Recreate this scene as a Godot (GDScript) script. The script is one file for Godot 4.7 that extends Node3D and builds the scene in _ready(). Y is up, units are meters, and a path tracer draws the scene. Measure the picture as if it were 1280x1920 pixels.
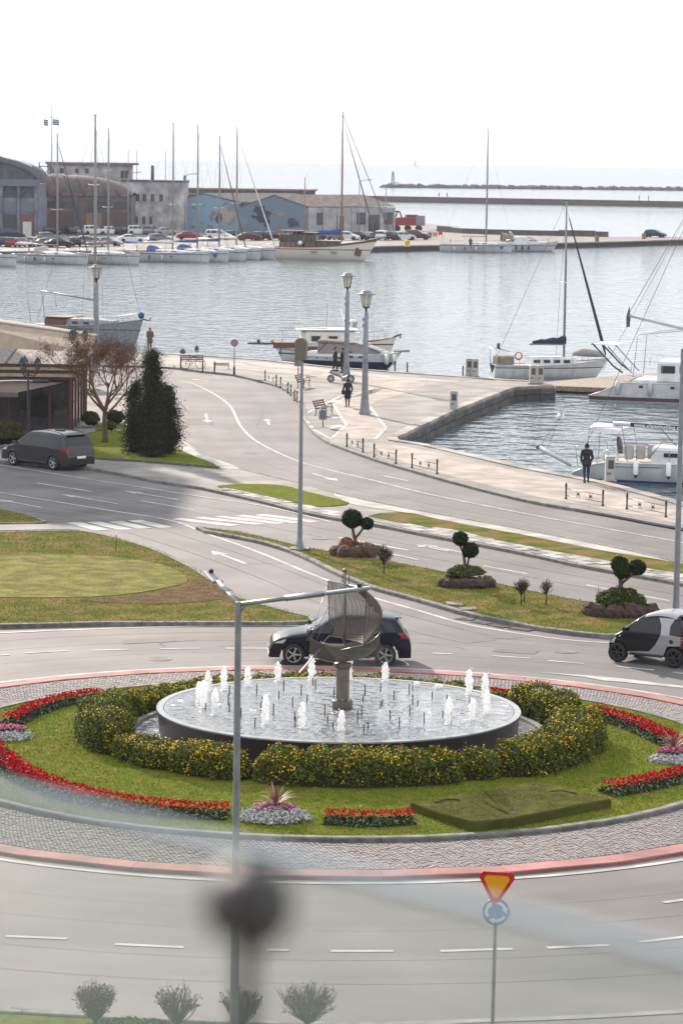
extends Node3D
# A harbour roundabout with a fountain, seen from a balcony above the road. Metres, y up; the road lies at y = 0, the water at WATER.
const WATER := -0.75
const PAVE := 0.13
const ISLAND := Vector3(-0.2, 0.0, -73.3)   # centre of the planted roundabout
const BASIN := Vector3(0.0, 0.0, -74.2)     # centre of the fountain on it
var rng := RandomNumberGenerator.new()
var M := {}
var T := {}
var taken := {}
var lawns := {}
var tracks := 0


func _ready():
	rng.seed = 20240117
	var cam := Camera3D.new()
	cam.name = "camera"
	cam.near = 0.2
	cam.far = 16000.0
	var lens := CameraAttributesPhysical.new()
	lens.frustum_focal_length = 71.25
	lens.frustum_near = 0.2
	lens.frustum_far = 16000.0
	lens.frustum_focus_distance = 88.0
	lens.exposure_aperture = 2.9
	cam.attributes = lens
	cam.fov = 19.12
	cam.position = Vector3(0, 14.5, 0)
	cam.basis = Basis(Vector3.RIGHT, deg_to_rad(-6.654)) * Basis(Vector3.BACK, deg_to_rad(0.8))
	add_child(cam)
	var env := Environment.new()
	var sky := Sky.new()
	var sm := ProceduralSkyMaterial.new()
	sm.sky_top_color = Color(0.95, 0.97, 1.0)
	sm.sky_horizon_color = Color(0.975, 0.985, 1.0)
	sm.sky_curve = 0.35
	sm.ground_bottom_color = Color(0.72, 0.74, 0.76)
	sm.ground_horizon_color = Color(0.9, 0.92, 0.94)
	sm.sky_energy_multiplier = 1.0
	sm.sun_angle_max = 8.0
	sky.sky_material = sm
	env.background_mode = Environment.BG_SKY
	env.sky = sky
	env.background_energy_multiplier = 0.78
	env.tonemap_mode = Environment.TONE_MAPPER_LINEAR
	env.tonemap_exposure = 1.8
	env.fog_enabled = true
	env.fog_light_color = Color(0.93, 0.95, 1.0)
	env.fog_density = 0.00011
	env.sdfgi_enabled = true
	env.ssao_enabled = true
	env.ssil_enabled = true
	var we := WorldEnvironment.new()
	we.name = "world_environment"
	we.environment = env
	add_child(we)
	var sun := DirectionalLight3D.new()
	sun.name = "sun"
	sun.light_color = Color(1.0, 0.94, 0.88)
	sun.light_energy = 1.22
	sun.light_angular_distance = 0.9
	sun.shadow_enabled = true
	var el := deg_to_rad(23.0)
	sun.basis = Basis.looking_at(Vector3(0.37 * cos(el), -sin(el), 0.929 * cos(el)))
	add_child(sun)
	make_textures()
	make_materials()
	# large structure
	water_and_land()
	roads()
	islands()
	promenade()
	roundabout()
	far_harbour()
	far_buildings()
	restaurant()
	balcony()
	home_block()
	# objects
	fountain()
	ship_sculpture()
	flower_beds()
	hedges()
	street_lamps()
	median_plants()
	trees_left()
	near_cars()
	signs()
	promenade_things()
	near_boats()
	far_boats()
	far_cars()
	people()
	foreground_plants()
	lawns_grass()

# ---------------------------------------------------------------- naming
func named(called: String, parent: Node) -> String:
	var key := str(parent.get_instance_id()) + called
	var n: int = taken.get(key, -1) + 1
	taken[key] = n
	return called if n == 0 else "%s_%03d" % [called, n]


func put(o: Node3D, called: String, parent: Node) -> Node3D:
	o.name = named(called, parent)
	parent.add_child(o, true)
	return o


func obj(called: String, st: SurfaceTool, m: Material, parent: Node = self) -> MeshInstance3D:
	st.generate_normals()
	return inst(called, st.commit(), m, parent)


func inst(called: String, mesh: Mesh, m: Material, parent: Node = self) -> MeshInstance3D:
	var o := MeshInstance3D.new()
	o.mesh = mesh
	o.material_override = m
	put(o, called, parent)
	return o


func tag(o: Node, label: String, category: String, group := "") -> Node:
	o.set_meta("label", label)
	o.set_meta("category", category)
	if group:
		o.set_meta("group", group)
	return o


func thing(called: String, label: String, category: String, at := Vector3.ZERO, turn := 0.0, group := "") -> Node3D:
	var o := Node3D.new()
	put(o, called, self)
	o.position = at
	o.rotation.y = turn
	tag(o, label, category, group)
	return o


func setting(called: String) -> Node3D:
	var o := Node3D.new()
	put(o, called, self)
	o.set_meta("kind", "structure")
	return o


func struct(called: String, st: SurfaceTool, m: Material) -> MeshInstance3D:
	var o := obj(called, st, m)
	o.set_meta("kind", "structure")
	return o


func stuff(o: Node) -> Node:
	o.set_meta("kind", "stuff")
	return o


func dup(src: Node3D, label: String, at: Vector3, turn: float) -> Node3D:
	var o: Node3D = src.duplicate()
	var base := String(src.name)
	if base.length() > 4 and base[-4] == "_" and base.right(3).is_valid_int():
		base = base.left(-4)
	put(o, base, self)
	o.position = at
	o.rotation.y = turn
	o.set_meta("label", label)
	return o


func heading(v: Vector2) -> float:
	return atan2(-v.y, v.x)


func rr(a: float, b: float) -> float:
	return rng.randf_range(a, b)


# ---------------------------------------------------------------- shapes
func mb(smooth := false) -> SurfaceTool:
	var st := SurfaceTool.new()
	st.begin(Mesh.PRIMITIVE_TRIANGLES)
	st.set_smooth_group(0 if smooth else -1)
	return st


func tri(st: SurfaceTool, a: Vector3, b: Vector3, c: Vector3) -> void:
	st.add_vertex(a)
	st.add_vertex(b)
	st.add_vertex(c)


func oq(st: SurfaceTool, a: Vector3, b: Vector3, c: Vector3, d: Vector3, out: Vector3) -> void:
	var n := (c - a).cross(b - a)
	if n.length_squared() < 1e-14:
		n = (d - a).cross(c - a)
	if n.dot(out) < 0.0:
		tri(st, d, c, b)
		tri(st, d, b, a)
	else:
		tri(st, a, b, c)
		tri(st, a, c, d)


func ot(st: SurfaceTool, a: Vector3, b: Vector3, c: Vector3, out: Vector3) -> void:
	if (c - a).cross(b - a).dot(out) < 0.0:
		tri(st, c, b, a)
	else:
		tri(st, a, b, c)


func box(st: SurfaceTool, c: Vector3, s: Vector3, bv := 0.0, b := Basis()) -> void:
	var h := s * 0.5
	bv = minf(bv, minf(h.x, minf(h.y, h.z)) * 0.9)
	for ax in 3:
		var u := (ax + 1) % 3
		var v := (ax + 2) % 3
		for sg in [-1.0, 1.0]:
			var q: Array[Vector3] = []
			for k in [[-1, -1], [1, -1], [1, 1], [-1, 1]]:
				var p := Vector3.ZERO
				p[ax] = sg * h[ax]
				p[u] = k[0] * (h[u] - bv)
				p[v] = k[1] * (h[v] - bv)
				q.append(p)
			var n := Vector3.ZERO
			n[ax] = sg
			oq(st, c + b * q[0], c + b * q[1], c + b * q[2], c + b * q[3], b * n)
	if bv <= 0.0:
		return
	for ax in 3:      # the chamfered edges that run along ax
		var u := (ax + 1) % 3
		var v := (ax + 2) % 3
		for su in [-1.0, 1.0]:
			for sv in [-1.0, 1.0]:
				var q: Array[Vector3] = []
				for k in [[-1, 0], [1, 0], [1, 1], [-1, 1]]:
					var p := Vector3.ZERO
					p[ax] = k[0] * (h[ax] - bv)
					p[u] = su * (h[u] - (bv if k[1] == 1 else 0.0))
					p[v] = sv * (h[v] - (0.0 if k[1] == 1 else bv))
					q.append(p)
				var n := Vector3.ZERO
				n[u] = su
				n[v] = sv
				oq(st, c + b * q[0], c + b * q[1], c + b * q[2], c + b * q[3], b * n)
	for sx in [-1.0, 1.0]:
		for sy in [-1.0, 1.0]:
			for sz in [-1.0, 1.0]:
				var k := Vector3(sx, sy, sz)
				ot(st, c + b * (k * Vector3(h.x, h.y - bv, h.z - bv)), c + b * (k * Vector3(h.x - bv, h.y, h.z - bv)), c + b * (k * Vector3(h.x - bv, h.y - bv, h.z)), b * k)


func loft(st: SurfaceTool, rings: Array, closed := true, caps := false) -> void:
	for i in rings.size() - 1:
		var a: Array = rings[i]
		var b: Array = rings[i + 1]
		var mid := Vector3.ZERO
		for p in a:
			mid += p
		for p in b:
			mid += p
		mid /= a.size() * 2.0
		for j in a.size() - (0 if closed else 1):
			var k := (j + 1) % a.size()
			oq(st, a[j], a[k], b[k], b[j], (a[j] + a[k] + b[k] + b[j]) * 0.25 - mid)
	if caps:
		var mid0 := Vector3.ZERO
		var mid1 := Vector3.ZERO
		for p in rings[0]:
			mid0 += p / rings[0].size()
		for p in rings[-1]:
			mid1 += p / rings[-1].size()
		for e in [[rings[0], mid0, mid0 - mid1], [rings[-1], mid1, mid1 - mid0]]:
			for j in e[0].size():
				ot(st, e[1], e[0][j], e[0][(j + 1) % e[0].size()], e[2])


func tube(st: SurfaceTool, pts: Array, r, seg := 6, caps := true) -> void:
	var rings := []
	var side := Vector3.ZERO
	for i in pts.size():
		var d: Vector3 = (pts[mini(i + 1, pts.size() - 1)] - pts[maxi(i - 1, 0)]).normalized()
		if side == Vector3.ZERO:
			side = d.cross(Vector3.UP if absf(d.y) < 0.9 else Vector3.RIGHT).normalized()
		side = (side - d * side.dot(d)).normalized()
		var up := d.cross(side)
		var rad: float = r[i] if r is Array else r
		var ring := []
		for k in seg:
			var a := TAU * k / seg
			ring.append(pts[i] + (side * cos(a) + up * sin(a)) * rad)
		rings.append(ring)
	loft(st, rings, true, caps)


func lathe(st: SurfaceTool, profile: Array, seg := 16, at := Vector3.ZERO, b := Basis()) -> void:
	for i in profile.size() - 1:
		var p: Vector2 = profile[i]
		var q: Vector2 = profile[i + 1]
		var n := Vector2(q.y - p.y, p.x - q.x)
		for k in seg:
			var a0 := TAU * k / seg
			var a1 := TAU * (k + 1) / seg
			var c0 := Vector3(cos(a0), 0, sin(a0))
			var c1 := Vector3(cos(a1), 0, sin(a1))
			var am := (c0 + c1).normalized()
			var o := b * (am * n.x + Vector3.UP * n.y)
			var v0 := at + b * (c0 * p.x + Vector3.UP * p.y)
			var v1 := at + b * (c1 * p.x + Vector3.UP * p.y)
			var v2 := at + b * (c1 * q.x + Vector3.UP * q.y)
			var v3 := at + b * (c0 * q.x + Vector3.UP * q.y)
			if p.x < 1e-5:
				ot(st, v0, v2, v3, o)
			elif q.x < 1e-5:
				ot(st, v0, v1, v2, o)
			else:
				oq(st, v0, v1, v2, v3, o)


func xz(p: Vector2, y := 0.0) -> Vector3:
	return Vector3(p.x, y, p.y)


func sheet(st: SurfaceTool, poly: Array, y: float) -> void:
	var pk := PackedVector2Array(poly)
	var t := Geometry2D.triangulate_polygon(pk)
	for i in range(0, t.size(), 3):
		ot(st, xz(pk[t[i]], y), xz(pk[t[i + 1]], y), xz(pk[t[i + 2]], y), Vector3.UP)


func prism(st: SurfaceTool, poly: Array, y0: float, y1: float) -> void:
	sheet(st, poly, y1)
	var sg := 1.0 if Geometry2D.is_polygon_clockwise(PackedVector2Array(poly)) else -1.0
	for i in poly.size():
		var a: Vector2 = poly[i]
		var b: Vector2 = poly[(i + 1) % poly.size()]
		var n := Vector2(b.y - a.y, a.x - b.x) * -sg
		oq(st, xz(a, y0), xz(b, y0), xz(b, y1), xz(a, y1), xz(n))


func curve(pts: Array, n := 5, closed := false) -> Array:
	var out := []
	var c := pts.size()
	for i in (c if closed else c - 1):
		var p0 = pts[(i - 1 + c) % c] if closed or i > 0 else pts[0]
		var p3 = pts[(i + 2) % c] if closed or i < c - 2 else pts[c - 1]
		var p1 = pts[i]
		var p2 = pts[(i + 1) % c]
		for k in n:
			out.append(p1.cubic_interpolate(p2, p0, p3, float(k) / n))
	if not closed:
		out.append(pts[c - 1])
	return out


func side_of(pts: Array, i: int, closed := false) -> Vector2:
	var c := pts.size()
	var a: Vector2 = pts[(i - 1 + c) % c] if closed or i > 0 else pts[0]
	var b: Vector2 = pts[(i + 1) % c] if closed or i < c - 1 else pts[c - 1]
	var d := (b - a).normalized()
	return Vector2(-d.y, d.x)


func ribbon(st: SurfaceTool, pts: Array, w: float, y: float) -> void:
	for i in pts.size() - 1:
		var n0 := side_of(pts, i) * w * 0.5
		var n1 := side_of(pts, i + 1) * w * 0.5
		oq(st, xz(pts[i] - n0, y), xz(pts[i] + n0, y), xz(pts[i + 1] + n1, y), xz(pts[i + 1] - n1, y), Vector3.UP)


func resample(pts: Array, step: float) -> Array:
	var out := [pts[0]]
	var left := step
	for i in pts.size() - 1:
		var a: Vector2 = pts[i]
		var b: Vector2 = pts[i + 1]
		var l := a.distance_to(b)
		var at := left
		while at < l:
			out.append(a.lerp(b, at / l))
			at += step
		left = at - l
	out.append(pts[-1])
	return out


func in_view(p: Vector2, margin := 1.12) -> bool:
	return p.y < -40.0 and absf(p.x) < -p.y * 0.1123 * margin + 1.0


# Kerb or coping stones along a line, each a piece of its own: the stone lies on the left of the line for w > 0.
func stones(called: String, pts: Array, w: float, h: float, step: float, mats: Array, parent: Node, y0 := 0.0, ch := 0.025) -> void:
	var line := resample(pts, step)
	for i in line.size() - 1:
		var a: Vector2 = line[i]
		var b: Vector2 = line[i + 1]
		if a.distance_to(b) < 0.15 or not in_view((a + b) * 0.5, 1.6):
			continue
		var g := (b - a).normalized() * 0.006
		var na := side_of(line, i) * w
		var nb := side_of(line, i + 1) * w
		var st := mb()
		var rings := []
		var lift := rr(-0.006, 0.006)
		for e in [[a + g, na], [b - g, nb]]:
			var inn := signf(w) * ch
			var n: Vector2 = e[1].normalized() * absf(ch)
			rings.append([xz(e[0], y0), xz(e[0], y0 + h - ch + lift), xz(e[0] + n, y0 + h + lift), xz(e[0] + e[1], y0 + h + lift), xz(e[0] + e[1], y0)])
		loft(st, rings, true, true)
		obj(called, st, mats[rng.randi() % mats.size()], parent)


func leaf_mesh(pts: PackedVector3Array, nrm: PackedVector3Array, smin: float, smax: float, cols: Array, aspect := 0.5, spread := 0.9) -> ArrayMesh:
	var n := pts.size()
	var v := PackedVector3Array()
	var nn := PackedVector3Array()
	var cc := PackedColorArray()
	var ix := PackedInt32Array()
	v.resize(n * 4)
	nn.resize(n * 4)
	cc.resize(n * 4)
	ix.resize(n * 6)
	for i in n:
		var o := (nrm[i] + Vector3(rng.randf() - 0.5, rng.randf() - 0.5, rng.randf() - 0.5) * 2.0 * spread).normalized()
		var a := o.cross(Vector3(rng.randf() - 0.5, rng.randf() - 0.5, rng.randf() - 0.5)).normalized()
		var b := o.cross(a)
		var s := rng.randf_range(smin, smax)
		a *= s
		b *= s * aspect
		var p := pts[i]
		v[i * 4] = p - a
		v[i * 4 + 1] = p + b
		v[i * 4 + 2] = p + a
		v[i * 4 + 3] = p - b
		var c: Color = cols[rng.randi() % cols.size()]
		var k := rng.randf_range(0.75, 1.25)
		c = Color(c.r * k, c.g * k, c.b * k)
		for j in 4:
			nn[i * 4 + j] = o
			cc[i * 4 + j] = c
		ix[i * 6] = i * 4
		ix[i * 6 + 1] = i * 4 + 1
		ix[i * 6 + 2] = i * 4 + 2
		ix[i * 6 + 3] = i * 4
		ix[i * 6 + 4] = i * 4 + 2
		ix[i * 6 + 5] = i * 4 + 3
	var arr := []
	arr.resize(Mesh.ARRAY_MAX)
	arr[Mesh.ARRAY_VERTEX] = v
	arr[Mesh.ARRAY_NORMAL] = nn
	arr[Mesh.ARRAY_COLOR] = cc
	arr[Mesh.ARRAY_INDEX] = ix
	var m := ArrayMesh.new()
	m.add_surface_from_arrays(Mesh.PRIMITIVE_TRIANGLES, arr)
	return m


# An uneven stone: a squashed ball pushed in and out by noise.
func rock(st: SurfaceTool, c: Vector3, s: Vector3, sd: int, seg := 9) -> void:
	var nz := FastNoiseLite.new()
	nz.seed = sd
	nz.frequency = 0.9
	var rings := []
	var rows := 7
	for i in rows:
		var a := PI * (i + 0.02) / (rows - 0.96) - PI / 2
		var ring := []
		for k in seg:
			var b := TAU * k / seg
			var d := Vector3(cos(a) * cos(b), sin(a), cos(a) * sin(b))
			var q := d.snapped(Vector3(0.33, 0.33, 0.33)).lerp(d, 0.6)
			ring.append(c + q * s * (1.0 + 0.45 * nz.get_noise_3dv(d * 1.4)))
		rings.append(ring)
	loft(st, rings)


# ---------------------------------------------------------------- bodies: tapered bones joined smoothly, meshed as surface nets
func body_mesh(bones: Array, cell: float, k := 0.045) -> ArrayMesh:
	var lo := Vector3(1e9, 1e9, 1e9)
	var hi := -lo
	for b in bones:
		var r := maxf(b[2], b[3]) + cell * 3.0
		for p in [b[0], b[1]]:
			lo = lo.min(p - Vector3.ONE * r)
			hi = hi.max(p + Vector3.ONE * r)
	var n := Vector3i(((hi - lo) / cell).ceil()) + Vector3i.ONE
	var f := PackedFloat32Array()
	f.resize(n.x * n.y * n.z)
	f.fill(10.0)
	var cd := PackedFloat32Array()
	cd.resize(f.size())
	cd.fill(10.0)
	var ci := PackedByteArray()
	ci.resize(f.size())
	for bi in bones.size():
		var b: Array = bones[bi]
		var r := maxf(b[2], b[3]) + k + cell * 2.0
		var p0 := Vector3i(((b[0].min(b[1]) - Vector3.ONE * r - lo) / cell).floor()).clamp(Vector3i.ZERO, n - Vector3i.ONE)
		var p1 := Vector3i(((b[0].max(b[1]) + Vector3.ONE * r - lo) / cell).ceil()).clamp(Vector3i.ZERO, n - Vector3i.ONE)
		var ab: Vector3 = b[1] - b[0]
		var l2 := maxf(ab.length_squared(), 1e-9)
		for z in range(p0.z, p1.z + 1):
			for y in range(p0.y, p1.y + 1):
				for x in range(p0.x, p1.x + 1):
					var p := lo + Vector3(x, y, z) * cell
					var t := clampf((p - b[0]).dot(ab) / l2, 0.0, 1.0)
					var d: float = p.distance_to(b[0] + ab * t) - lerpf(b[2], b[3], t)
					var i := x + n.x * (y + n.y * z)
					if d < cd[i]:
						cd[i] = d
						ci[i] = bi
					var h := maxf(k - absf(f[i] - d), 0.0) / k
					f[i] = minf(f[i], d) - h * h * k * 0.25
	var vid := {}
	var v := PackedVector3Array()
	var col := PackedColorArray()
	var ix := PackedInt32Array()
	var step := [1, n.x, n.x * n.y]
	for z in n.z - 1:
		for y in n.y - 1:
			for x in n.x - 1:
				var i := x + n.x * (y + n.y * z)
				var inside := 0
				for c in 8:
					if f[i + (c & 1) + ((c >> 1) & 1) * n.x + (c >> 2) * step[2]] < 0.0:
						inside += 1
				if inside == 0 or inside == 8:
					continue
				var sum := Vector3.ZERO
				var cnt := 0
				for c in 8:
					for ax in 3:
						if c & (1 << ax):
							continue
						var e := c | (1 << ax)
						var fa := f[i + (c & 1) + ((c >> 1) & 1) * n.x + (c >> 2) * step[2]]
						var fb := f[i + (e & 1) + ((e >> 1) & 1) * n.x + (e >> 2) * step[2]]
						if (fa < 0.0) != (fb < 0.0):
							var q := Vector3(c & 1, (c >> 1) & 1, c >> 2)
							q[ax] += fa / (fa - fb)
							sum += q
							cnt += 1
				vid[i] = v.size()
				v.append(lo + (Vector3(x, y, z) + sum / cnt) * cell)
				col.append(bones[ci[i]][4])
	for z in range(1, n.z - 1):
		for y in range(1, n.y - 1):
			for x in range(1, n.x - 1):
				var i := x + n.x * (y + n.y * z)
				for ax in 3:
					if (f[i] < 0.0) == (f[i + step[ax]] < 0.0):
						continue
					var u: int = step[(ax + 1) % 3]
					var w: int = step[(ax + 2) % 3]
					var q := [vid[i], vid[i - u], vid[i - u - w], vid[i - w]]
					if f[i] < 0.0:
						ix.append_array([q[0], q[2], q[1], q[0], q[3], q[2]])
					else:
						ix.append_array([q[0], q[1], q[2], q[0], q[2], q[3]])
	var arr := []
	arr.resize(Mesh.ARRAY_MAX)
	arr[Mesh.ARRAY_VERTEX] = v
	arr[Mesh.ARRAY_COLOR] = col
	arr[Mesh.ARRAY_INDEX] = ix
	var am := ArrayMesh.new()
	am.add_surface_from_arrays(Mesh.PRIMITIVE_TRIANGLES, arr)
	var st := SurfaceTool.new()
	st.create_from(am, 0)
	st.generate_normals()
	return st.commit()

# ---------------------------------------------------------------- textures and materials
func ntex(freq: float, lo: float, hi: float, octaves := 4, sd := 1, size := 512, kind := FastNoiseLite.TYPE_SIMPLEX_SMOOTH) -> NoiseTexture2D:
	var n := FastNoiseLite.new()
	n.seed = sd
	n.noise_type = kind
	n.frequency = freq
	n.fractal_octaves = octaves
	var t := NoiseTexture2D.new()
	t.width = size
	t.height = size
	t.seamless = true
	t.noise = n
	var g := Gradient.new()
	g.set_color(0, Color(lo, lo, lo))
	g.set_color(1, Color(hi, hi, hi))
	t.color_ramp = g
	return t


func ctex(freq: float, cols: Array, octaves := 4, sd := 1, size := 512) -> NoiseTexture2D:
	var t := ntex(freq, 0, 1, octaves, sd, size)
	var g := Gradient.new()
	g.offsets = PackedFloat32Array()
	var off := PackedFloat32Array()
	var cc := PackedColorArray()
	for i in cols.size():
		off.append(0.22 + 0.56 * i / (cols.size() - 1.0))
		cc.append(lin(cols[i]))
	g.offsets = off
	g.colors = cc
	t.color_ramp = g
	return t


func lin(c: Color) -> Color:
	return c.linear_to_srgb()


func make_textures():
	T.fine = ntex(0.12, 0.72, 1.0, 4, 3)
	T.grain = ntex(0.35, 0.55, 1.0, 3, 4)
	T.blotch = ntex(0.012, 0.68, 1.0, 5, 5)
	T.soft = ntex(0.008, 0.8, 1.0, 3, 6)
	T.streak = ntex(0.02, 0.6, 1.0, 5, 7)
	T.wave = ntex(0.02, 0.0, 1.0, 5, 8, 2048)
	T.bump = ntex(0.08, 0.0, 1.0, 4, 9)
	T.cells = ntex(0.06, 0.5, 1.0, 2, 10, 512, FastNoiseLite.TYPE_CELLULAR)
	T.lawn = ctex(0.02, [Color(0.27, 0.24, 0.06), Color(0.23, 0.25, 0.035), Color(0.15, 0.21, 0.022), Color(0.22, 0.27, 0.03)], 5, 21)
	T.dry = ctex(0.014, [Color(0.32, 0.22, 0.1), Color(0.27, 0.21, 0.07), Color(0.19, 0.19, 0.035), Color(0.12, 0.17, 0.025)], 5, 22)


# c is a linear base colour.
func mat(key: String, c: Color, rough := 0.8, metal := 0.0, tex := "", scale := 1.0, tex2 := "", scale2 := 0.1, bump := "", bh := 0.0) -> StandardMaterial3D:
	var m := StandardMaterial3D.new()
	m.resource_name = key
	m.albedo_color = lin(c)
	m.roughness = rough
	m.metallic = metal
	if tex:
		m.albedo_texture = T[tex]
		m.uv1_triplanar = true
		m.uv1_world_triplanar = true
		m.uv1_scale = Vector3.ONE * scale
	if tex2:
		m.detail_enabled = true
		m.detail_albedo = T[tex2]
		m.detail_blend_mode = BaseMaterial3D.BLEND_MODE_MUL
		m.detail_uv_layer = BaseMaterial3D.DETAIL_UV_2
		m.uv2_triplanar = true
		m.uv2_world_triplanar = true
		m.uv2_scale = Vector3.ONE * scale2
	if bump:
		if not tex:
			m.uv1_triplanar = true
			m.uv1_world_triplanar = true
			m.uv1_scale = Vector3.ONE * scale
		m.heightmap_enabled = true
		m.heightmap_texture = T[bump]
		m.heightmap_scale = bh
	if c.g > c.b * 1.6 and rough > 0.9 or tex == "lawn" or tex == "dry":
		m.metallic_specular = 0.08
	M[key] = m
	return m


func leafmat(key: String, back := 0.35, rough := 0.6) -> StandardMaterial3D:
	var m := mat(key, Color(1, 1, 1), rough)
	m.vertex_color_use_as_albedo = true
	m.metallic_specular = 0.15
	m.cull_mode = BaseMaterial3D.CULL_DISABLED
	m.backlight_enabled = true
	m.backlight = Color(back, back, back)
	return m


func paint(key: String, c: Color, metal := 0.0, rough := 0.35) -> StandardMaterial3D:
	var m := mat(key, c, rough, metal)
	m.metallic_specular = 0.15
	m.clearcoat_enabled = true
	m.clearcoat = 0.55
	m.clearcoat_roughness = 0.06
	return m


func glass(key: String, c: Color, alpha: float) -> StandardMaterial3D:
	var m := mat(key, c, 0.03)
	var s := lin(c)
	m.albedo_color = Color(s.r, s.g, s.b, alpha)
	m.transparency = BaseMaterial3D.TRANSPARENCY_ALPHA
	m.cull_mode = BaseMaterial3D.CULL_DISABLED
	return m


func make_materials():
	mat("asphalt", Color(0.285, 0.26, 0.256), 0.72, 0, "grain", 0.9, "blotch", 0.03, "bump", 0.4)
	mat("old_asphalt", Color(0.19, 0.18, 0.175), 0.75, 0, "grain", 0.9, "blotch", 0.04)
	var tr: StandardMaterial3D = M.asphalt.duplicate()
	tr.vertex_color_use_as_albedo = true
	M.tyre_track = tr
	mat("new_asphalt", Color(0.215, 0.2, 0.198), 0.7, 0, "grain", 0.9, "blotch", 0.05)
	mat("crack", Color(0.11, 0.1, 0.095), 0.9)
	mat("white_paint", Color(0.72, 0.7, 0.67), 0.7, 0, "fine", 0.8, "blotch", 0.15)
	mat("worn_paint", Color(0.42, 0.405, 0.385), 0.75, 0, "fine", 0.7, "blotch", 0.12)
	mat("kerb_a", Color(0.36, 0.34, 0.315), 0.85, 0, "fine", 0.7, "streak", 0.2)
	mat("kerb_b", Color(0.31, 0.295, 0.275), 0.85, 0, "fine", 0.7, "streak", 0.2)
	mat("kerb_c", Color(0.4, 0.375, 0.345), 0.85, 0, "fine", 0.7, "streak", 0.2)
	mat("pavement", Color(0.42, 0.385, 0.35), 0.85, 0, "fine", 0.5, "blotch", 0.06)
	mat("pavement_grey", Color(0.35, 0.335, 0.315), 0.85, 0, "fine", 0.5, "blotch", 0.06)
	mat("pavement_white", Color(0.66, 0.62, 0.57), 0.8, 0, "fine", 0.5, "blotch", 0.1)
	mat("pavement_pink", Color(0.6, 0.5, 0.43), 0.8, 0, "fine", 0.4, "blotch", 0.08)
	mat("pavement_dark", Color(0.2, 0.19, 0.18), 0.85, 0, "fine", 0.5)
	mat("red_band", Color(0.6, 0.24, 0.22), 0.8, 0, "fine", 0.5, "blotch", 0.12)
	mat("cobble_a", Color(0.36, 0.315, 0.295), 0.75, 0, "fine", 1.5)
	mat("cobble_b", Color(0.31, 0.275, 0.26), 0.75, 0, "fine", 1.5)
	mat("cobble_c", Color(0.41, 0.355, 0.33), 0.75, 0, "fine", 1.5)
	mat("cobble_joint", Color(0.17, 0.145, 0.135), 0.95)
	mat("soil", Color(0.11, 0.075, 0.05), 0.95, 0, "grain", 0.6)
	mat("lawn", Color(1, 1, 1), 0.95, 0, "lawn", 0.12, "grain", 1.3, "bump", 3.0)
	mat("dry_lawn", Color(1, 1, 1), 0.95, 0, "dry", 0.09, "grain", 1.3, "bump", 3.0)
	mat("bare_soil", Color(0.34, 0.22, 0.13), 0.95, 0, "grain", 0.9, "blotch", 0.2)
	mat("turf_mat", Color(0.46, 0.43, 0.14), 0.95, 0, "grain", 0.9, "blotch", 0.15)
	mat("turf_box", Color(0.2, 0.2, 0.05), 0.95, 0, "grain", 1.2, "blotch", 0.3)
	mat("quay_stone", Color(0.2, 0.185, 0.165), 0.85, 0, "fine", 0.5, "streak", 0.3)
	mat("quay_stone_dark", Color(0.12, 0.112, 0.105), 0.8, 0, "fine", 0.5, "streak", 0.3)
	mat("concrete", Color(0.38, 0.35, 0.32), 0.85, 0, "fine", 0.3, "blotch", 0.05)
	mat("planks", Color(0.4, 0.31, 0.235), 0.8, 0, "streak", 0.4)
	mat("breakwater", Color(0.16, 0.12, 0.125), 0.9, 0, "blotch", 0.05)
	var w := mat("sea", Color(0.1, 0.14, 0.155), 0.08, 0, "", 0.0085, "", 0.1, "wave", 27.0)
	w.metallic_specular = 1.0
	mat("open_sea", Color(0.1, 0.15, 0.17), 0.12, 0, "", 0.0025, "", 0.1, "wave", 120.0)
	mat("pool", Color(0.3, 0.31, 0.31), 0.04, 0.3, "", 0.045, "", 0.1, "wave", 11.0).metallic_specular = 1.0
	mat("steel", Color(0.42, 0.43, 0.44), 0.42, 0.85, "soft", 0.4)
	mat("lamp_grey", Color(0.27, 0.28, 0.31), 0.5, 0.25, "soft", 0.5)
	mat("pole_grey", Color(0.3, 0.31, 0.34), 0.5, 0.35, "soft", 0.5)
	mat("black", Color(0.018, 0.018, 0.02), 0.5)
	mat("rubber", Color(0.016, 0.016, 0.017), 0.85)
	mat("iron", Color(0.02, 0.02, 0.022), 0.45, 0.2)
	mat("dark_grey", Color(0.07, 0.07, 0.075), 0.6)
	mat("white", Color(0.78, 0.78, 0.77), 0.45)
	mat("cream", Color(0.66, 0.6, 0.5), 0.5)
	mat("gelcoat", Color(0.74, 0.74, 0.74), 0.3, 0, "soft", 0.3)
	mat("gelcoat_grey", Color(0.62, 0.62, 0.65), 0.35, 0, "soft", 0.3)
	mat("deck", Color(0.58, 0.54, 0.48), 0.6, 0, "fine", 0.5)
	mat("wood", Color(0.3, 0.17, 0.09), 0.6, 0, "streak", 0.6)
	mat("dark_wood", Color(0.13, 0.06, 0.035), 0.55, 0, "streak", 0.6)
	mat("mast_alu", Color(0.24, 0.23, 0.225), 0.6, 0.0)
	mat("mast_wood", Color(0.25, 0.13, 0.07), 0.5)
	mat("navy", Color(0.016, 0.022, 0.06), 0.8)
	mat("blue_cloth", Color(0.025, 0.07, 0.22), 0.85)
	mat("grey_cloth", Color(0.3, 0.28, 0.28), 0.9)
	mat("beige_cloth", Color(0.42, 0.33, 0.25), 0.9, 0, "soft", 0.3)
	mat("brown_cloth", Color(0.2, 0.15, 0.12), 0.9, 0, "soft", 0.5)
	mat("dark_window", Color(0.03, 0.034, 0.04), 0.12)
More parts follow.
